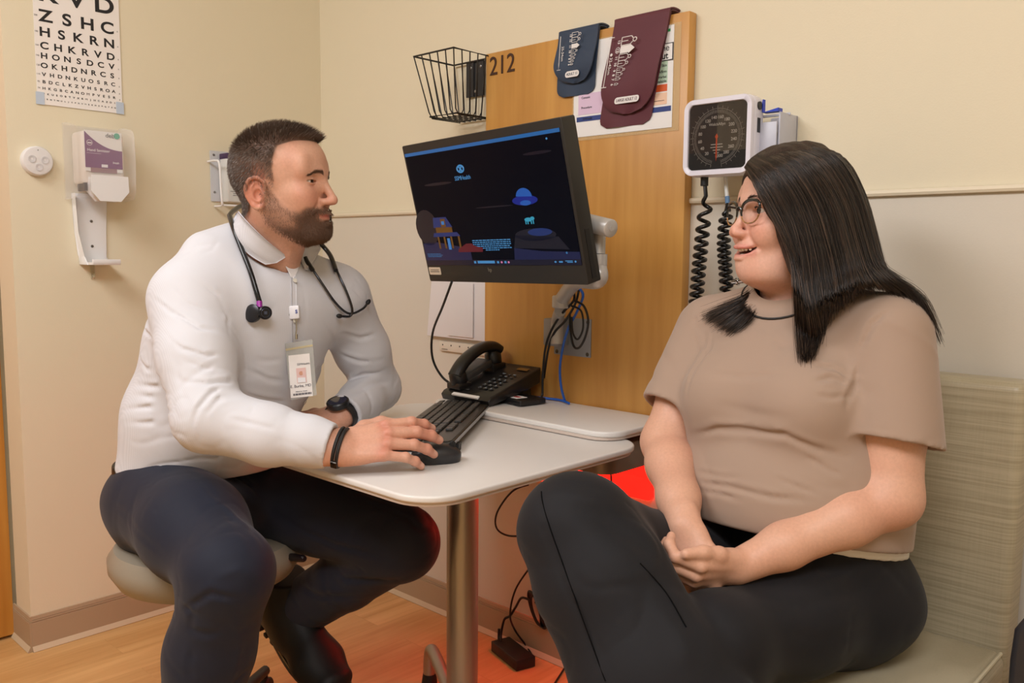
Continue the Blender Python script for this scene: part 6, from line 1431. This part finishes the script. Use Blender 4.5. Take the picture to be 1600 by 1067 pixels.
# ---- badge
dep_ = min(float((hit(FS, x, y)[0]-CAM) @ _f) for x, y in ((468, 590), (450, 540), (488, 535), (468, 560), (456, 620), (492, 612), (461, 490), (463, 515)))-.006
A_ = lambda x, y, dz=0: np.array(at(x, y, dep_-dz))
t = thing('name_badge', 'white photo name badge in a clear holder clipped to his shirt placket', 'badge', A_(466, 560))
def quad_prism(b, c4, th_):
    c4 = [np.array(q) for q in c4]; n_ = _n(CAM-c4[0]); b.mesh(c4+[q+n_*th_ for q in c4], [(3, 2, 1, 0), (4, 5, 6, 7), (0, 1, 5, 4), (1, 2, 6, 5), (2, 3, 7, 6), (3, 0, 4, 7)], False)
b = MB(); quad_prism(b, [A_(445, 537), A_(455, 625), A_(495, 617), A_(488, 530)], .0008); b.build('holder', mat('clear_vinyl', (196, 196, 190), .15, alpha=.45), t)
b = MB(); quad_prism(b, [A_(446, 545, .001), A_(447, 548, .001), A_(489, 541, .001), A_(488.5, 538, .001)], .0003); b.build('holder_seam', mat('yellowed_seam', (190, 176, 140), .4), t)
b = MB(); quad_prism(b, [A_(450.5, 555.5, .0012), A_(454.5, 622, .0012), A_(489, 618.5, .0012), A_(483.5, 552, .0012)], .0004); card = b.build('card', mat('card_white', (236, 230, 226), .4), t)
ux = _n(A_(484, 552.2)-A_(450.5, 555.5)); uy = _n(A_(450.5, 555.5)-A_(454.5, 622)); uz = np.cross(ux, uy); bf = lambda x, y, dz=.002: axes(A_(x, y, dz), ux, uy, uz)
b = MB(); b.text('E. Burke, MD', bf(470, 603), .0080, .0001, bold=.0002); b.text('SSMHealth', bf(474, 568.5), .0060, .0001, bold=.0001); b.text('MEDICAL STAFF', bf(471, 611.5), .0034, .0001)
for i in range(18): b.box(A_(459+i*1.6, 616.8-i*.18, .002), (.0012 if i % 3 else .0019, .0001, .0040), rot=Matrix(np.column_stack([ux, uz, uy]).tolist()))
b.build('card_print', mat('dark_print', (44, 40, 60), .5), card, local=False)
b = MB(); quad_prism(b, [A_(462.5, 575.5, .002), A_(464.5, 598.5, .002), A_(479.5, 597, .002), A_(477.5, 574, .002)], .0003); b.build('photo', mat('photo_ground', (226, 190, 184), .5), card, local=False)
b = MB(); b.cyl(A_(470.5, 583, .0026), A_(470.5, 583, .003), .0042, seg=20); b.build('photo_face', mat('photo_skin', (206, 150, 124), .5), card, local=False)
b = MB(); quad_prism(b, [A_(465, 590, .0026), A_(465.5, 598, .0026), A_(478, 596.8, .0026), A_(477, 589.5, .0026)], .0003); b.build('photo_coat', mat('photo_white', (232, 230, 232), .5), card, local=False)
b = MB(); b.tube([A_(463, 500), A_(463, 515), A_(462, 523)], .0016, 8); b.cyl(A_(463, 522, .002), A_(463, 530, .002), .0030); b.build('swivel', mat('chrome_clip', (180, 178, 170), .2, 1.0), t)
b = MB(); b.box(A_(460.5, 488), (.021, .012, .028), rot=Matrix(np.column_stack([ux, uz, uy]).tolist()), bev=.003); b.build('reel', mat('white_reel', (226, 224, 228), .3), t)
b = MB(); b.box(A_(448, 491), (.014, .008, .008), rot=Matrix(np.column_stack([ux, uz, uy]).tolist()), bev=.001); b.build('clip', m_black, t)
b = MB(); b.text('S', axes(A_(463, 487, .0075), ux, uy, uz), .010, .0001, bold=.0003); b.build('reel_logo', mat('blue_logo', (40, 70, 150), .4), t)
# ================================================================ the woman
woman = thing('woman', 'dark-haired woman in a taupe T-shirt sitting cross-legged on the guest chair', 'person', (1.98, -.32, 0))
WS = .95; WO = at(1237, 334, 1.50); tc_ = _n((CAM-WO)*[1, 1, 0]); rg_ = np.array([-tc_[1], tc_[0], 0]); th = math.radians(60)
WF = tc_*math.cos(th)-rg_*math.sin(th); WF[2] = .05; WR = basis(WF, (-.02, 0, 1)); wl = lambda p: WR.T @ (np.asarray(p, float)-WO)/WS
FW = Field(); head_ops(FW, (0, 0, 0), np.eye(3), False, smile=1.0, openm=.0076)
wnb = np.array([1.934, -.318, 1.050]); nb2 = wl(wnb); FW.frame(); FW.rc((-.015, 0, -.055), nb2, .054, .069, .03); FW.el(nb2+np.array([0, 0, -.03]), (.09, .09, .05), .03); FW.el((.040, 0, -.112), (.040, .045, .022), .03)
V, Q = mesh_field(FW, .0016, lo=(-.14, -.13, -.26), hi=(.14, .13, .14)); V = relax(V, Q, 1, .4); cw, mixw = skin_tint(V, False)
x_, y_, z_ = V[:, 0], np.abs(V[:, 1]), V[:, 2]
mixw(.75*np.exp(-(((z_+.0735)/.0115)**4+(y_/.037)**4))*(x_ > .072)*smoothstep(.0925, .0965, x_+.35*y_), lin((196, 110, 104)))
mixw(.95*np.exp(-(((z_+.0735)/.006)**4+(y_/.026)**4))*(x_ < .0930-.25*y_)*(x_ > .060)*(z_ < -.060)*(np.abs(y_) < .033), lin((92, 36, 36)))
mixw(.9*np.exp(-(((x_-.078)/.010)**2+((z_+.088)/.0)**2)) if False else 0*x_, (0, 0, 0))
parts_w = [(WO+(V @ WR.T)*WS, Q)]; cols_w = [cw]; VhW, QhW = V, Q
wrt = lambda v: v @ WR.T*WS

wrs, wls = np.array([1.768, -.318, 1.002]), np.array([2.098, -.330, 1.014]); wre = at(1040, 690, 1.60); wle = at(1393, 778, 1.375); wrw = at(1070, 822, 1.395); wlw = at(1152, 886, 1.350)
FA = Field()
FA.chain([wrs, wrs+(wre-wrs)*.5, wre], [.055, .052, .043], .03); FA.chain([wre, wre+(wrw-wre)*.3, wre+(wrw-wre)*.7, wrw], [.042, .042, .034, .027], .02)
FA.chain([wls, wls+(wle-wls)*.5, wle], [.060, .058, .046], .03); FA.chain([wle, wle+(wlw-wle)*.3, wle+(wlw-wle)*.7, wlw], [.044, .043, .034, .027], .02)
FA.crease([wre+np.array([-.02, -.05, .03]), wre+np.array([.03, -.05, .02])], .006, .002)
# right hand hangs down, left hand closes over it
xr = _n(np.array(at(1085, 900, 1.355))-wrw); zr = _n(-_f*.8-_r*.5); zr = _n(zr-xr*(zr @ xr)); yr = np.cross(zr, xr)
hand_ops(FA, wrw+xr*.006, np.column_stack([xr, yr, zr]), [(40, 50, 30), (45, 50, 30), (50, 55, 30), (55, 55, 30)], (4, 0, -4, -8), [(.020, .018, -.008), (.046, .034, -.006), (.068, .034, -.002), (.086, .028, .004)], .92)
xl = _n(np.array(at(1078, 898, 1.315))-wlw); zl = _n(-_f*.75-_u*.55); zl = _n(zl-xl*(zl @ xl)); yl = np.cross(xl, zl)      # thumb upwards
FA.frame()
hand_ops(FA, wlw, np.column_stack([xl, yl, zl]), [(35, 60, 35), (40, 60, 35), (45, 60, 35), (48, 60, 35)], (3, 0, -3, -6), [(.022, .020, -.006), (.050, .036, -.006), (.082, .042, -.010), (.114, .042, -.012)], .92)
FA.frame(); V, Q = mesh_field(FA, .0022); V = relax(V, Q, 1, .4); c_ = np.tile(lin((214, 167, 142)), (len(V), 1)); k_ = np.clip(.25+.25*vnoise(V, 40, 5), 0, .6)[:, None]; c_ = c_*(1-k_*.5)+np.array(lin((204, 142, 118)))*k_*.5
nm_ = np.zeros(len(V))
for np_, nd_, nu_, nr_ in FA.nails: dd_ = V-(np_-nd_*.004); nm_ = np.maximum(nm_, np.exp(-((dd_ @ nd_)/.0060)**4-((np.linalg.norm(dd_-(dd_ @ nd_)[:, None]*nd_, axis=1))/.0052)**4)*((dd_ @ nu_) > -.001))
c_ = c_*(1-.7*nm_[:, None])+np.array(lin((238, 200, 188)))*.7*nm_[:, None]
parts_w.append((V, Q)); cols_w.append(c_)
Fc = Field(); Fc.ech([(1.965, -.32, .57), (1.955, -.33, .74), (1.94, -.325, .92), (1.93, -.32, 1.0)], [(.15, .11), (.15, .12), (.14, .11), (.13, .06)], (1, 0, 0), .05)
wrh, wlh = np.array([1.885, -.31, .560]), np.array([2.060, -.30, .562]); wrk = np.array(at(898, 824, 1.34)); wlk = np.array(at(1115, 1010, 1.29)); wra = np.array(at(1105, 1230, 1.17)); wla = np.array([1.96, -.74, .10])
Fc.chain([wrh, wrh+(wrk-wrh)*.55+np.array([0, 0, -.034]), wrk, wra], [.070, .055, .05, .035], .02); Fc.chain([wlh, wlk, wla], [.08, .05, .035], .02); V, Q = mesh_field(Fc, .012); parts_w.append((V, Q)); cols_w.append(np.tile(lin((222, 166, 138)), (len(V), 1)))
V, Q = joined(parts_w); np_mesh('body', V, Q, m_skin, woman, np.concatenate(cols_w))
add_eyes(WO, WR, WS, woman, (1, .10, -.02), ('dark', (60, 44, 36)))
b = MB()
for i in range(-3, 4):
    a = i*.0064; Mw = lambda x, y, z: Vector((WO+WR @ np.array([x, y, z])*WS).tolist())
    b.box(Mw(.0958-a*a*24, a, -.0700+abs(i)*.0008), (.0050, .0058, .0092), rot=Matrix(WR.tolist()) @ Matrix.Rotation(-a*30, 3, 'Z'), bev=.0015)
b.build('teeth', mat('tooth_white', (232, 222, 206), .25), woman)
b = MB()
for i in range(-3, 4): a = i*.0055; b.box(Mw(.0900-a*a*22, a, -.0815), (.0045, .005, .006), rot=Matrix(WR.tolist()) @ Matrix.Rotation(-a*14, 3, 'Z'), bev=.0012)
b.build('lower_teeth', MATS['tooth_white'], woman)

# ---- T-shirt
m_tee = tint_mat('taupe_jersey', .8, spec=.2, sheen=.2, bump=(900, .12, .0005))
FS2 = Field(); FS2.ech([(1.965, -.335, .625), (1.955, -.352, .74), (1.940, -.338, .91), (1.930, -.318, 1.015)], [(.192, .160), (.196, .168), (.184, .140), (.150, .092)], (1, 0, 0), .05)
FS2.el((1.872, -.432, .895), (.086, .078, .078), .035); FS2.el((2.005, -.436, .900), (.086, .078, .078), .035); FS2.el((1.945, -.44, .735), (.13, .085, .085), .05)
FS2.rc(wrs+np.array([.04, 0, 0]), wls-np.array([.04, 0, 0]), .062, .062, .05); FS2.rc((1.865, -.315, 1.035), wrs, .045, .058, .04); FS2.rc((1.99, -.315, 1.04), wls, .045, .060, .04); FS2.rc((1.925, -.312, 1.06), (1.93, -.315, 1.0), .062, .08, .03)
FT2 = Field(); FT2.ops = list(FS2.ops)
rse = wrs+(wre-wrs)*.76; lse = wls+(wle-wls)*.66; rdd = _n(wre-wrs); ldd = _n(wle-wls)
SR2 = Field(); SR2.chain([wrs, rse+rdd*.05], [.070, .074], .02); SR2.rc(rse-rdd*.006, rse+rdd*.1, .063, .066, .003, 's'); SR2.bx(rse+rdd*.10, (.10, .14, .14), .001, .002, 's', R=basis(_n(rdd+np.array([-.12, 0, 0])), (0, 1, 0)))
SL2 = Field(); SL2.chain([wls, lse+ldd*.05], [.076, .084], .02); SL2.rc(lse-ldd*.006, lse+ldd*.1, .073, .076, .003, 's'); SL2.bx(lse+ldd*.10, (.10, .14, .14), .001, .002, 's', R=basis(_n(ldd+np.array([-.20, 0, 0])), (0, 1, 0)))
FS2.frame(); FS2.sub(SR2, .018); FS2.sub(SL2, .018)
limb_folds(FS2, wls, lse, (.08, .085), 5, .010, .0035, 41); limb_folds(FS2, wrs, rse, (.076, .076), 5, .010, .0035, 42)
J_ = lambda pts, w_=.005, d_=.004: ([(952+x*.4583, 415+y*.4583) for x, y in pts], w_, d_)
pcreases(FS2, [J_([(285, 575), (370, 555), (480, 560), (600, 575), (700, 620), (810, 650)], .007, .009), J_([(290, 740), (400, 750), (560, 790), (690, 800)], .006, .006), J_([(290, 762), (370, 775), (460, 800)], .0045, .004), J_([(300, 700), (380, 720), (450, 725)], .0045, .003), J_([(560, 720), (660, 760), (720, 780)], .0045, .003),
    J_([(850, 320), (840, 400), (812, 450), (806, 500)], .006, .009), J_([(700, 395), (760, 380), (815, 410)], .005, .006), J_([(690, 340), (770, 350), (830, 390)], .005, .004), J_([(850, 300), (895, 200), (960, 150)], .005, .005), J_([(700, 440), (760, 450), (810, 440)], .0045, .0035), J_([(660, 640), (740, 690), (800, 720)], .005, .004),
    J_([(310, 100), (292, 200), (325, 300), (272, 400), (265, 480)], .0045, .0045), J_([(345, 200), (340, 290), (300, 340)], .005, .005), J_([(320, 370), (450, 378), (600, 370)], .006, .0025), J_([(360, 470), (480, 500), (640, 520)], .008, .0025), J_([(820, 545), (960, 560), (1130, 600)], .0018, .0012), J_([(155, 440), (210, 460), (262, 480)], .0018, .0010),
    J_([(560, 250), (600, 280), (650, 260)], .006, .002), J_([(980, 860), (1030, 850), (1065, 855)], .006, .006), J_([(960, 890), (1010, 890), (1060, 888)], .005, .004)])
wrinkles(FS2, 26, .0024, 25, lambda P: .12+.7*np.exp(-((P[:, 2]-.76)/.12)**2), .15)
FS2.frame()
nk2 = WO+wrt(np.array([-.015, 0, -.055])); nd = _n(nk2-wnb)
FS2.rc(wnb-nd*.0+np.array([0, -.012, .008]), wnb+nd*.15+np.array([0, -.02, 0]), .067, .075, .006, 's')
FS2.plane((1.965, -.29, .654), (0, -.20, -1), .004)
V, Q = mesh_field(FS2, .0038); V = relax(V, Q, 1, .5); tt = np.array(lin((166, 143, 127))); np_mesh('t_shirt', V, Q, m_tee, woman, np.tile(tt, (len(V), 1)))
# ribbed neckband with a dark piping
def neck_ring(r, dz, fw): 
    out = []; B = basis(nd, (0, 1, 0))
    for i in range(48):
        a = 2*PI*i/48; d = B[:, 1]*math.cos(a)+B[:, 2]*math.sin(a); p0 = wnb+np.array([0, -.014, .0])+nd*.06
        # march down the cloth along the opening
        q = p0+d*r; zs = np.arange(0, .14, .002); PP = q[None]-nd[None]*zs[:, None]; dd = FT2.ev(PP); j = np.argmax(dd < 0); out.append(PP[j]+nd*dz if dd[j] < 0 else PP[25])
    o_ = np.array(out)
    for _ in range(3): o_ = (np.roll(o_, 1, 0)+o_*2+np.roll(o_, -1, 0))/4
    return o_
r0, r1, r2 = neck_ring(.066, .010, 0), neck_ring(.076, .005, 0), neck_ring(.088, .001, 0)
G = np.stack([r0, r1, r2], 1); G = np.concatenate([G, G[:1]], 0); tn_save = tn; tn = tt*1.02; sheet('neckband', G, .0028, m_tee, woman); tn = tn_save
b = MB(); b.tube([p+nd*.0022 for p in r2], .0020, 8, closed=True); b.build('neck_piping', mat('black_piping', (18, 18, 20), .5), woman)
Fu = Field(); Fu.ec((1.962, -.325, .61), (1.96, -.33, .69), (.186, .152), (.188, .154), (1, 0, 0), 0); Fu.frame(); Fu.plane((1.965, -.29, .638), (0, -.20, -1), .003); Fu.plane((2.04, 0, 0), (-1, 0, 0), .003); Fu.plane((0, 0, .69), (0, 0, 1), .003); V, Q = mesh_field(Fu, .005); np_mesh('undershirt', V, Q, mat('white_cotton_hem', (236, 232, 226), .8), woman)

# ---- trousers
m_blk = tint_mat('black_crepe', .7, spec=.22, sheen=.06, bump=(700, .1, .0005)); FL = Field()
FL.el((1.975, -.315, .545), (.195, .155, .092), .05); FL.ec((1.965, -.325, .54), (1.960, -.340, .635), (.178, .140), (.176, .146), (1, 0, 0), .04)
FL.chain([wlh, wlh+(wlk-wlh)*.5+np.array([0, 0, -.004]), wlk], [.098, .086, .070], .05); FL.ech([wlk, wlk+(wla-wlk)*.5, wla], [(.080, .080), (.090, .075), (.105, .08)], (1, 0, 0), .03)
sdir = _n(wra-wrk); sside = _n(np.cross(sdir, _n(CAM-wrk))); LR = Field()
LR.chain([wrh, wrh+(wrk-wrh)*.55+np.array([0, 0, -.034]), wrk], [.095, .080, .078], .05)
LR.ech([wrk, wrk+(wra-wrk)*.22, wrk+(wra-wrk)*.6, wra], [(.090, .080), (.099, .078), (.113, .070), (.133, .066)], sside, .03)
LR.frame(); LR.crease([at(x, y, 1.26) for x, y in ((880, 775), (930, 800), (990, 845), (1030, 900))], .02, .006)
FL.sub(LR, .012)
pcreases(FL, [([(838, 762), (850, 830), (880, 910), (930, 1000), (965, 1066)], .0028, .0028), ([(870, 750), (930, 762), (990, 795), (1030, 850), (1090, 960), (1130, 1066)], .0028, .0022), ([(870, 790), (930, 800), (985, 840)], .014, .004), ([(900, 860), (950, 900), (990, 960)], .016, .003), ([(850, 770), (900, 775), (950, 800)], .012, -.003),
    ([(1020, 940), (1060, 990), (1080, 1050)], .014, -.004), ([(1180, 930), (1250, 945), (1330, 925), (1400, 900)], .012, .004), ([(1200, 980), (1280, 1000), (1370, 975)], .012, .004), ([(1150, 850), (1200, 845), (1260, 850)], .008, .004), ([(1360, 860), (1400, 900), (1425, 930)], .010, .005), ([(1240, 900), (1300, 905), (1370, 880)], .010, -.003)])
wrinkles(FL, 26, .0020, 35, None, .12)
FL.frame(); FL.plane((0, 0, .035), (0, 0, -1), .004); V, Q = mesh_field(FL, .0048); V = relax(V, Q, 1, .5); np_mesh('trousers', V, Q, m_blk, woman, np.tile(lin((27, 27, 31)), (len(V), 1)))
for pix in ([(846, 768), (848, 785), (858, 820), (871, 857), (898, 932), (930, 1020), (946, 1064)], [(1000, 880), (1040, 925), (1072, 980)]):
    b = MB(); b.tube(lay(FL, pix, .0004), .0010, 6); b.build('seam', mat('seam_black', (8, 8, 10), .9, spec=.1), woman)
def shoe(a, d, up, par):
    R = basis(d, up); Fo = Field(); Fo.frame(a, R); Fo.ech([(-.02, 0, -.045), (.05, 0, -.05), (.12, 0, -.055), (.165, 0, -.06)], [(.030, .032), (.032, .030), (.042, .022), (.030, .018)], (0, 1, 0), .03); Fo.rc((0, 0, 0), (-.01, 0, -.05), .032, .030, .02); Fo.plane((0, 0, -.075), (0, 0, -1), .003)
    V, Q = mesh_field(Fo, .004); np_mesh('shoe', V, Q, mat('black_shoe', (24, 23, 24), .4), par)
shoe(np.array([wla[0], wla[1], .082]), (-.1, -1, 0), (0, 0, 1), woman); shoe(wra+sdir*.03, _n(np.array([-.3, -.7, -.35])), (0, 0, 1), woman)

# ---- hair
m_wh = mat('brunette_hair', (50, 39, 33), .30, spec=.55); m_wht = tint_mat('brunette_strands', .36, spec=.5)
def G_(*p): return np.array([at(*q) for q in p])
guides = [G_((1164, 262, 1.462), (1181, 290, 1.436), (1203, 330, 1.418), (1225, 370, 1.412), (1240, 410, 1.408), (1245, 460, 1.392), (1248, 510, 1.368), (1254, 562, 1.352)),
    G_((1170, 252, 1.464), (1202, 276, 1.416), (1234, 330, 1.398), (1252, 388, 1.392), (1259, 440, 1.388), (1268, 488, 1.372), (1272, 526, 1.355), (1262, 562, 1.345)),
    G_((1186, 242, 1.466), (1226, 264, 1.408), (1262, 320, 1.388), (1281, 384, 1.384), (1292, 436, 1.380), (1294, 470, 1.368), (1290, 496, 1.356), (1282, 520, 1.348)),
    G_((1206, 233, 1.470), (1256, 252, 1.414), (1298, 312, 1.394), (1318, 378, 1.392), (1328, 420, 1.386), (1334, 446, 1.372), (1338, 462, 1.364), (1346, 474, 1.360)),
    G_((1240, 225, 1.480), (1300, 243, 1.440), (1338, 300, 1.430), (1358, 368, 1.430), (1372, 412, 1.420), (1400, 436, 1.398), (1440, 466, 1.392), (1468, 535, 1.405)),
    G_((1262, 224, 1.510), (1318, 250, 1.510), (1348, 306, 1.520), (1366, 372, 1.520), (1380, 425, 1.500), (1412, 456, 1.470), (1445, 480, 1.450), (1470, 545, 1.440)),
    G_((1240, 228, 1.55), (1280, 248, 1.60), (1310, 310, 1.62), (1325, 375, 1.62), (1335, 425, 1.60), (1345, 460, 1.58), (1350, 490, 1.57), (1350, 520, 1.57)),
    G_((1215, 232, 1.56), (1240, 255, 1.62), (1250, 320, 1.63), (1245, 380, 1.62), (1225, 430, 1.60), (1200, 462, 1.575), (1168, 494, 1.555), (1138, 520, 1.545)),
    G_((1195, 238, 1.55), (1205, 262, 1.59), (1212, 320, 1.61), (1208, 380, 1.61), (1195, 430, 1.60), (1168, 462, 1.595), (1134, 478, 1.590), (1098, 494, 1.595))]
for g_ in guides:
    for k in range(4, 8):
        d_ = float((g_[k]-CAM) @ _f); q = CAM+(g_[k]-CAM)*1.0; px_ = 800+CF*float((g_[k]-CAM) @ _r)/d_; py_ = 533.5-CF*float((g_[k]-CAM) @ _u)/d_
        hp_, hn_ = hit(FS2, px_, py_)
        if abs(FS2.ev(hp_[None])[0]) < .004:
            dh = float((hp_-CAM) @ _f)-.009
            if d_ > dh or k >= 6: g_[k] = at(px_, py_, min(d_, dh) if k < 6 else dh)
    for k in (3, 2, 1):
        dk = float((g_[k]-CAM) @ _f); dn = float((g_[k+1]-CAM) @ _f)
        if dk > dn+.008 and dk < 1.5: g_[k] = CAM+(g_[k]-CAM)*((dn+.008)/dk)
GU = np.array(guides)
def interp_guides(u):
    u = np.clip(u, 0, len(GU)-1.001); i = u.astype(int); f = (u-i)[:, None, None]; f = f*f*(3-2*f)*.35+f*.65; return GU[i]*(1-f)+GU[i+1]*f
def resample(P, K):
    """Catmull-Rom along each strand"""
    n = P.shape[1]; t = np.linspace(0, n-1.0001, K); i = t.astype(int); f = (t-i)[None, :, None]; g = lambda j: P[:, np.clip(j, 0, n-1)]
    p0, p1, p2, p3 = g(i-1), g(i), g(i+1), g(i+2); return .5*((2*p1)+(p2-p0)*f+(2*p0-5*p1+4*p2-p3)*f**2+(3*p1-p0-3*p2+p3)*f**3)
# the dense mass under the strands
FHR = Field(); FHR.frame(WO, WR)
s9 = WS; FHR.el(np.array([-.014, 0, .030])*s9, np.array([.099, .081, .093])*s9, .02); FHR.el(np.array([.018, 0, .046])*s9, np.array([.074, .073, .069])*s9, .03)
FHR.el(np.array([-.030, 0, -.04])*s9, np.array([.085, .082, .09])*s9, .03)
Ff = Field(); Ff.frame(WO, WR)      # the face is kept clear of it
FHR.el(np.array([.122, .0, -.045])*s9, np.array([.092, .095, .115])*s9, .008, 's'); FHR.el(np.array([.075, .0, -.13])*s9, np.array([.075, .075, .075])*s9, .01, 's')
FHR.frame()
for gi in range(len(GU)):
    for q in (0, .5):
        if gi+q > len(GU)-1: continue
        P_ = resample(interp_guides(np.array([gi+q])), 16)[0]; inn = WO-np.array([0, 0, 0]); fac = np.linspace(.010, .006, 16)
        c_ = _n(_f); P_ = P_+_n(WO-CAM)*(.014 if gi < 5 else (0 if gi < 6 else -.012)); P_ = P_+np.array([WO[0], WO[1], 0])*np.linspace(.10, .02, 16)[:, None]-P_*np.array([1, 1, 0])*np.linspace(.10, .02, 16)[:, None]
        rr_ = np.interp(np.linspace(0, 1, 16), [0, .2, .6, .8, 1], [.002, .005, .008, .005, .0016]) if gi not in (3, ) else np.interp(np.linspace(0, 1, 16), [0, .2, .6, .8, 1], [.002, .005, .008, .005, .0016])
        FHR.chain([tuple(p) for p in P_[:10]], list(rr_[:10]), .018)
rs_ = np.random.RandomState(77)
V, Q = mesh_field(FHR, .0034); V = relax(V, Q, 2, .5); hr = np_mesh('hair', V, Q, mat('hair_mass', (52, 41, 35), .6, spec=.25, noise=(1.0, .75, (420, 420, 14))), woman)
def hair_layer(n, seed, r, m, off, nm, ulo=0, uhi=8, wob=.004, k0=0):
    rs = np.random.RandomState(seed); u = ulo+(uhi-ulo)*rs.rand(n); P = interp_guides(u); K = 22; P = resample(P, K); s = np.linspace(0, 1, K)[None, :, None]
    cen = (WO+WR @ np.array([-.02, 0, 0.0]))[None, None]; out = P-cen; out[..., 2] *= .35; out /= np.linalg.norm(out, axis=2, keepdims=True)
    depth = rs.uniform(-.006, off, n)[:, None, None]; P = P+out*depth*np.clip(s*6, .3, 1)
    P = P+(rs.normal(size=(n, 1, 3))*wob)*(s**1.5)*1.6+np.stack([np.sin(s[..., 0]*rs.uniform(3, 9, (n, 1))+rs.uniform(0, 6, (n, 1))) for _ in range(3)], -1)*wob*.45*s
    rv = rs.rand(n); lo_ = np.interp(u, [0, 1.5, 2.2, 3, 3.3, 5.3, 6.9, 8], [.80, .78, .68, .68, .68, .66, .80, .80]); hi_ = np.interp(u, [0, 1.5, 2.2, 3, 3.3, 5.3, 6.9, 8], [1, .98, .88, .84, .80, .78, 1, 1]); cut = hi_-(hi_-lo_)*rv**1.4; cut = np.where((u > 3.6) & (u < 5.0) & (rs.rand(n) < .10), rs.uniform(.85, 1, n), cut); cut = np.where((u > 5.35) & (u < 6.92), .50, cut); P = resample_cut(P, cut)
    pal = np.array([lin(q) for q in ((32, 25, 22), (36, 28, 24), (42, 33, 28), (48, 38, 32), (66, 52, 43), (92, 73, 60))]); cc_ = pal[np.minimum((rs.rand(n)**1.5*6).astype(int), 5)]
    return blade_mesh(nm, P, r, m, hr, col=cc_, rfun=lambda s: .25+.75*np.sin(PI*np.clip(s*.9+.08, 0, 1))**.6)
def resample_cut(P, cut):
    K = P.shape[1]; t = np.linspace(0, 1, K)[None, :]*cut[:, None]*(K-1.001); i = t.astype(int); f = (t-i)[..., None]; a = np.take_along_axis(P, i[..., None].repeat(3, 2), 1); b = np.take_along_axis(P, np.minimum(i+1, K-1)[..., None].repeat(3, 2), 1); return a*(1-f)+b*f
hair_layer(14000, 1, .00045, m_wht, .0065, 'hair_strands', wob=.0028); hair_layer(160, 3, .00026, m_wht, .011, 'flyaway_hair', wob=.008)

# ---- eyebrow, lashes
bp, bd = [], []
for sg in (1, -1):
    for q in rs_.rand(420): bp.append((sg, sg*(.013+.033*q), .0175+.0065*math.sin(PI*min(1, q*1.05+.05))-.003*q+rs_.normal()*.0011*(1.2-q))); bd.append((-.2, sg*(.7+.5*q), .4-.8*q))
brow_hairs('eyebrows', VhW, QhW, (VhW[:, 0] > .04) & (VhW[:, 2] > -.002) & (VhW[:, 2] < .045), WO, WR, WS, bp, bd, .0055, .00026, mat('woman_brow', (70, 50, 42), .5), woman, 9)
bp, bd = [], []
for sg in (1, -1):
    for a in np.linspace(-.9, .9, 40): bp.append((.0865-.004*a*a, sg*.0315+.0125*a, .0035-.0028*a*a)); bd.append((1, .5*a, .55))
strands('eyelashes', WO+wrt(np.array(bp)), wrt(np.array(bd)), .0034, .00022, mat('lash_black', (20, 16, 15), .5), woman, -.2, .05, 3, 10)

# ---- eyeglasses
t = thing('eyeglasses', 'black cat-eye eyeglasses with tortoise lower rims worn by the woman', 'glasses', WO)
GM = Matrix(np.vstack([np.column_stack([WR*WS, WO]), [0, 0, 0, 1]]).tolist()); m_fr = mat('black_frame', (26, 30, 28), .2, coat=.4); m_tort = mat('tortoise_frame', (150, 110, 70), .2, noise=(160, .6))
def lens_pt(a, sg, gx=0):
    ca, sa = math.cos(a), math.sin(a); w_ = .0265*math.copysign(abs(ca)**.9, ca); h_ = (.0195 if sa > 0 else .0215)*math.copysign(abs(sa)**.9, sa)
    y = w_; z = h_+(.005*max(0, ca)**2 if sa > -.2 else 0); return Vector((.1015-.0025*(y/.026)-.030*0-.12*abs(y+.026)*abs(y+.026)*6+gx, sg*(.0345+y), -.004+z))
for sg in (1, -1):
    for (a0, a1, m_, nm) in ((-.25, PI+.35, m_fr, 'rim'), (PI+.30, 2*PI-.20, m_tort, 'lower_rim')):
        pts = [GM @ lens_pt(a0+(a1-a0)*i/26, sg) for i in range(27)]
        b = MB(); b.tube(pts, (lambda s: .0017+.0012*math.sin(PI*s)) if nm == 'rim' else .0013, 8); b.build(nm, m_, t)
    b = MB(); pts = [lens_pt(2*PI*i/40, sg) for i in range(40)]; cc = sum(pts, Vector())/40; b.mesh([GM @ (cc+Vector((.001, 0, 0)))]+[GM @ p for p in pts], [(0, 1+i, 1+(i+1) % 40) for i in range(40)])
    b.build('lens', mat('lens_glass', (60, 62, 66), .03, alpha=.06, spec=.4), t)
    b = MB(); b.tube([GM @ Vector(p) for p in ((.096, sg*.0615, .010), (.090, sg*.0680, .0105), (.06, sg*.0745, .010), (.0, sg*.0800, .012), (-.025, sg*.080, .006))], .0019, 8, 6); b.build('temple', m_fr, t)
b = MB(); b.tube([GM @ Vector(p) for p in ((.1045, .0095, .0), (.1065, .004, .0035), (.1065, -.004, .0035), (.1045, -.0095, .0))], .0019, 8, 6); b.build('bridge', m_fr, t)
# ================================================================ groups of repeats
for base_, g_name in (('arm_cuff', 'blood pressure cuffs over the panel'), ('coiled_hose', 'coiled hoses below the pressure dial'), ('sticky_tab', 'adhesive tabs on the monitor edge'), ('cable', 'black cables around the desk'), ('network_cable', 'blue network cables'), ('hanging_cord', 'black cords under the desk')):
    for o in C.objects:
        if o.parent is None and o.name.split('.')[0] == base_ and 'label' in o: o['group'] = g_name
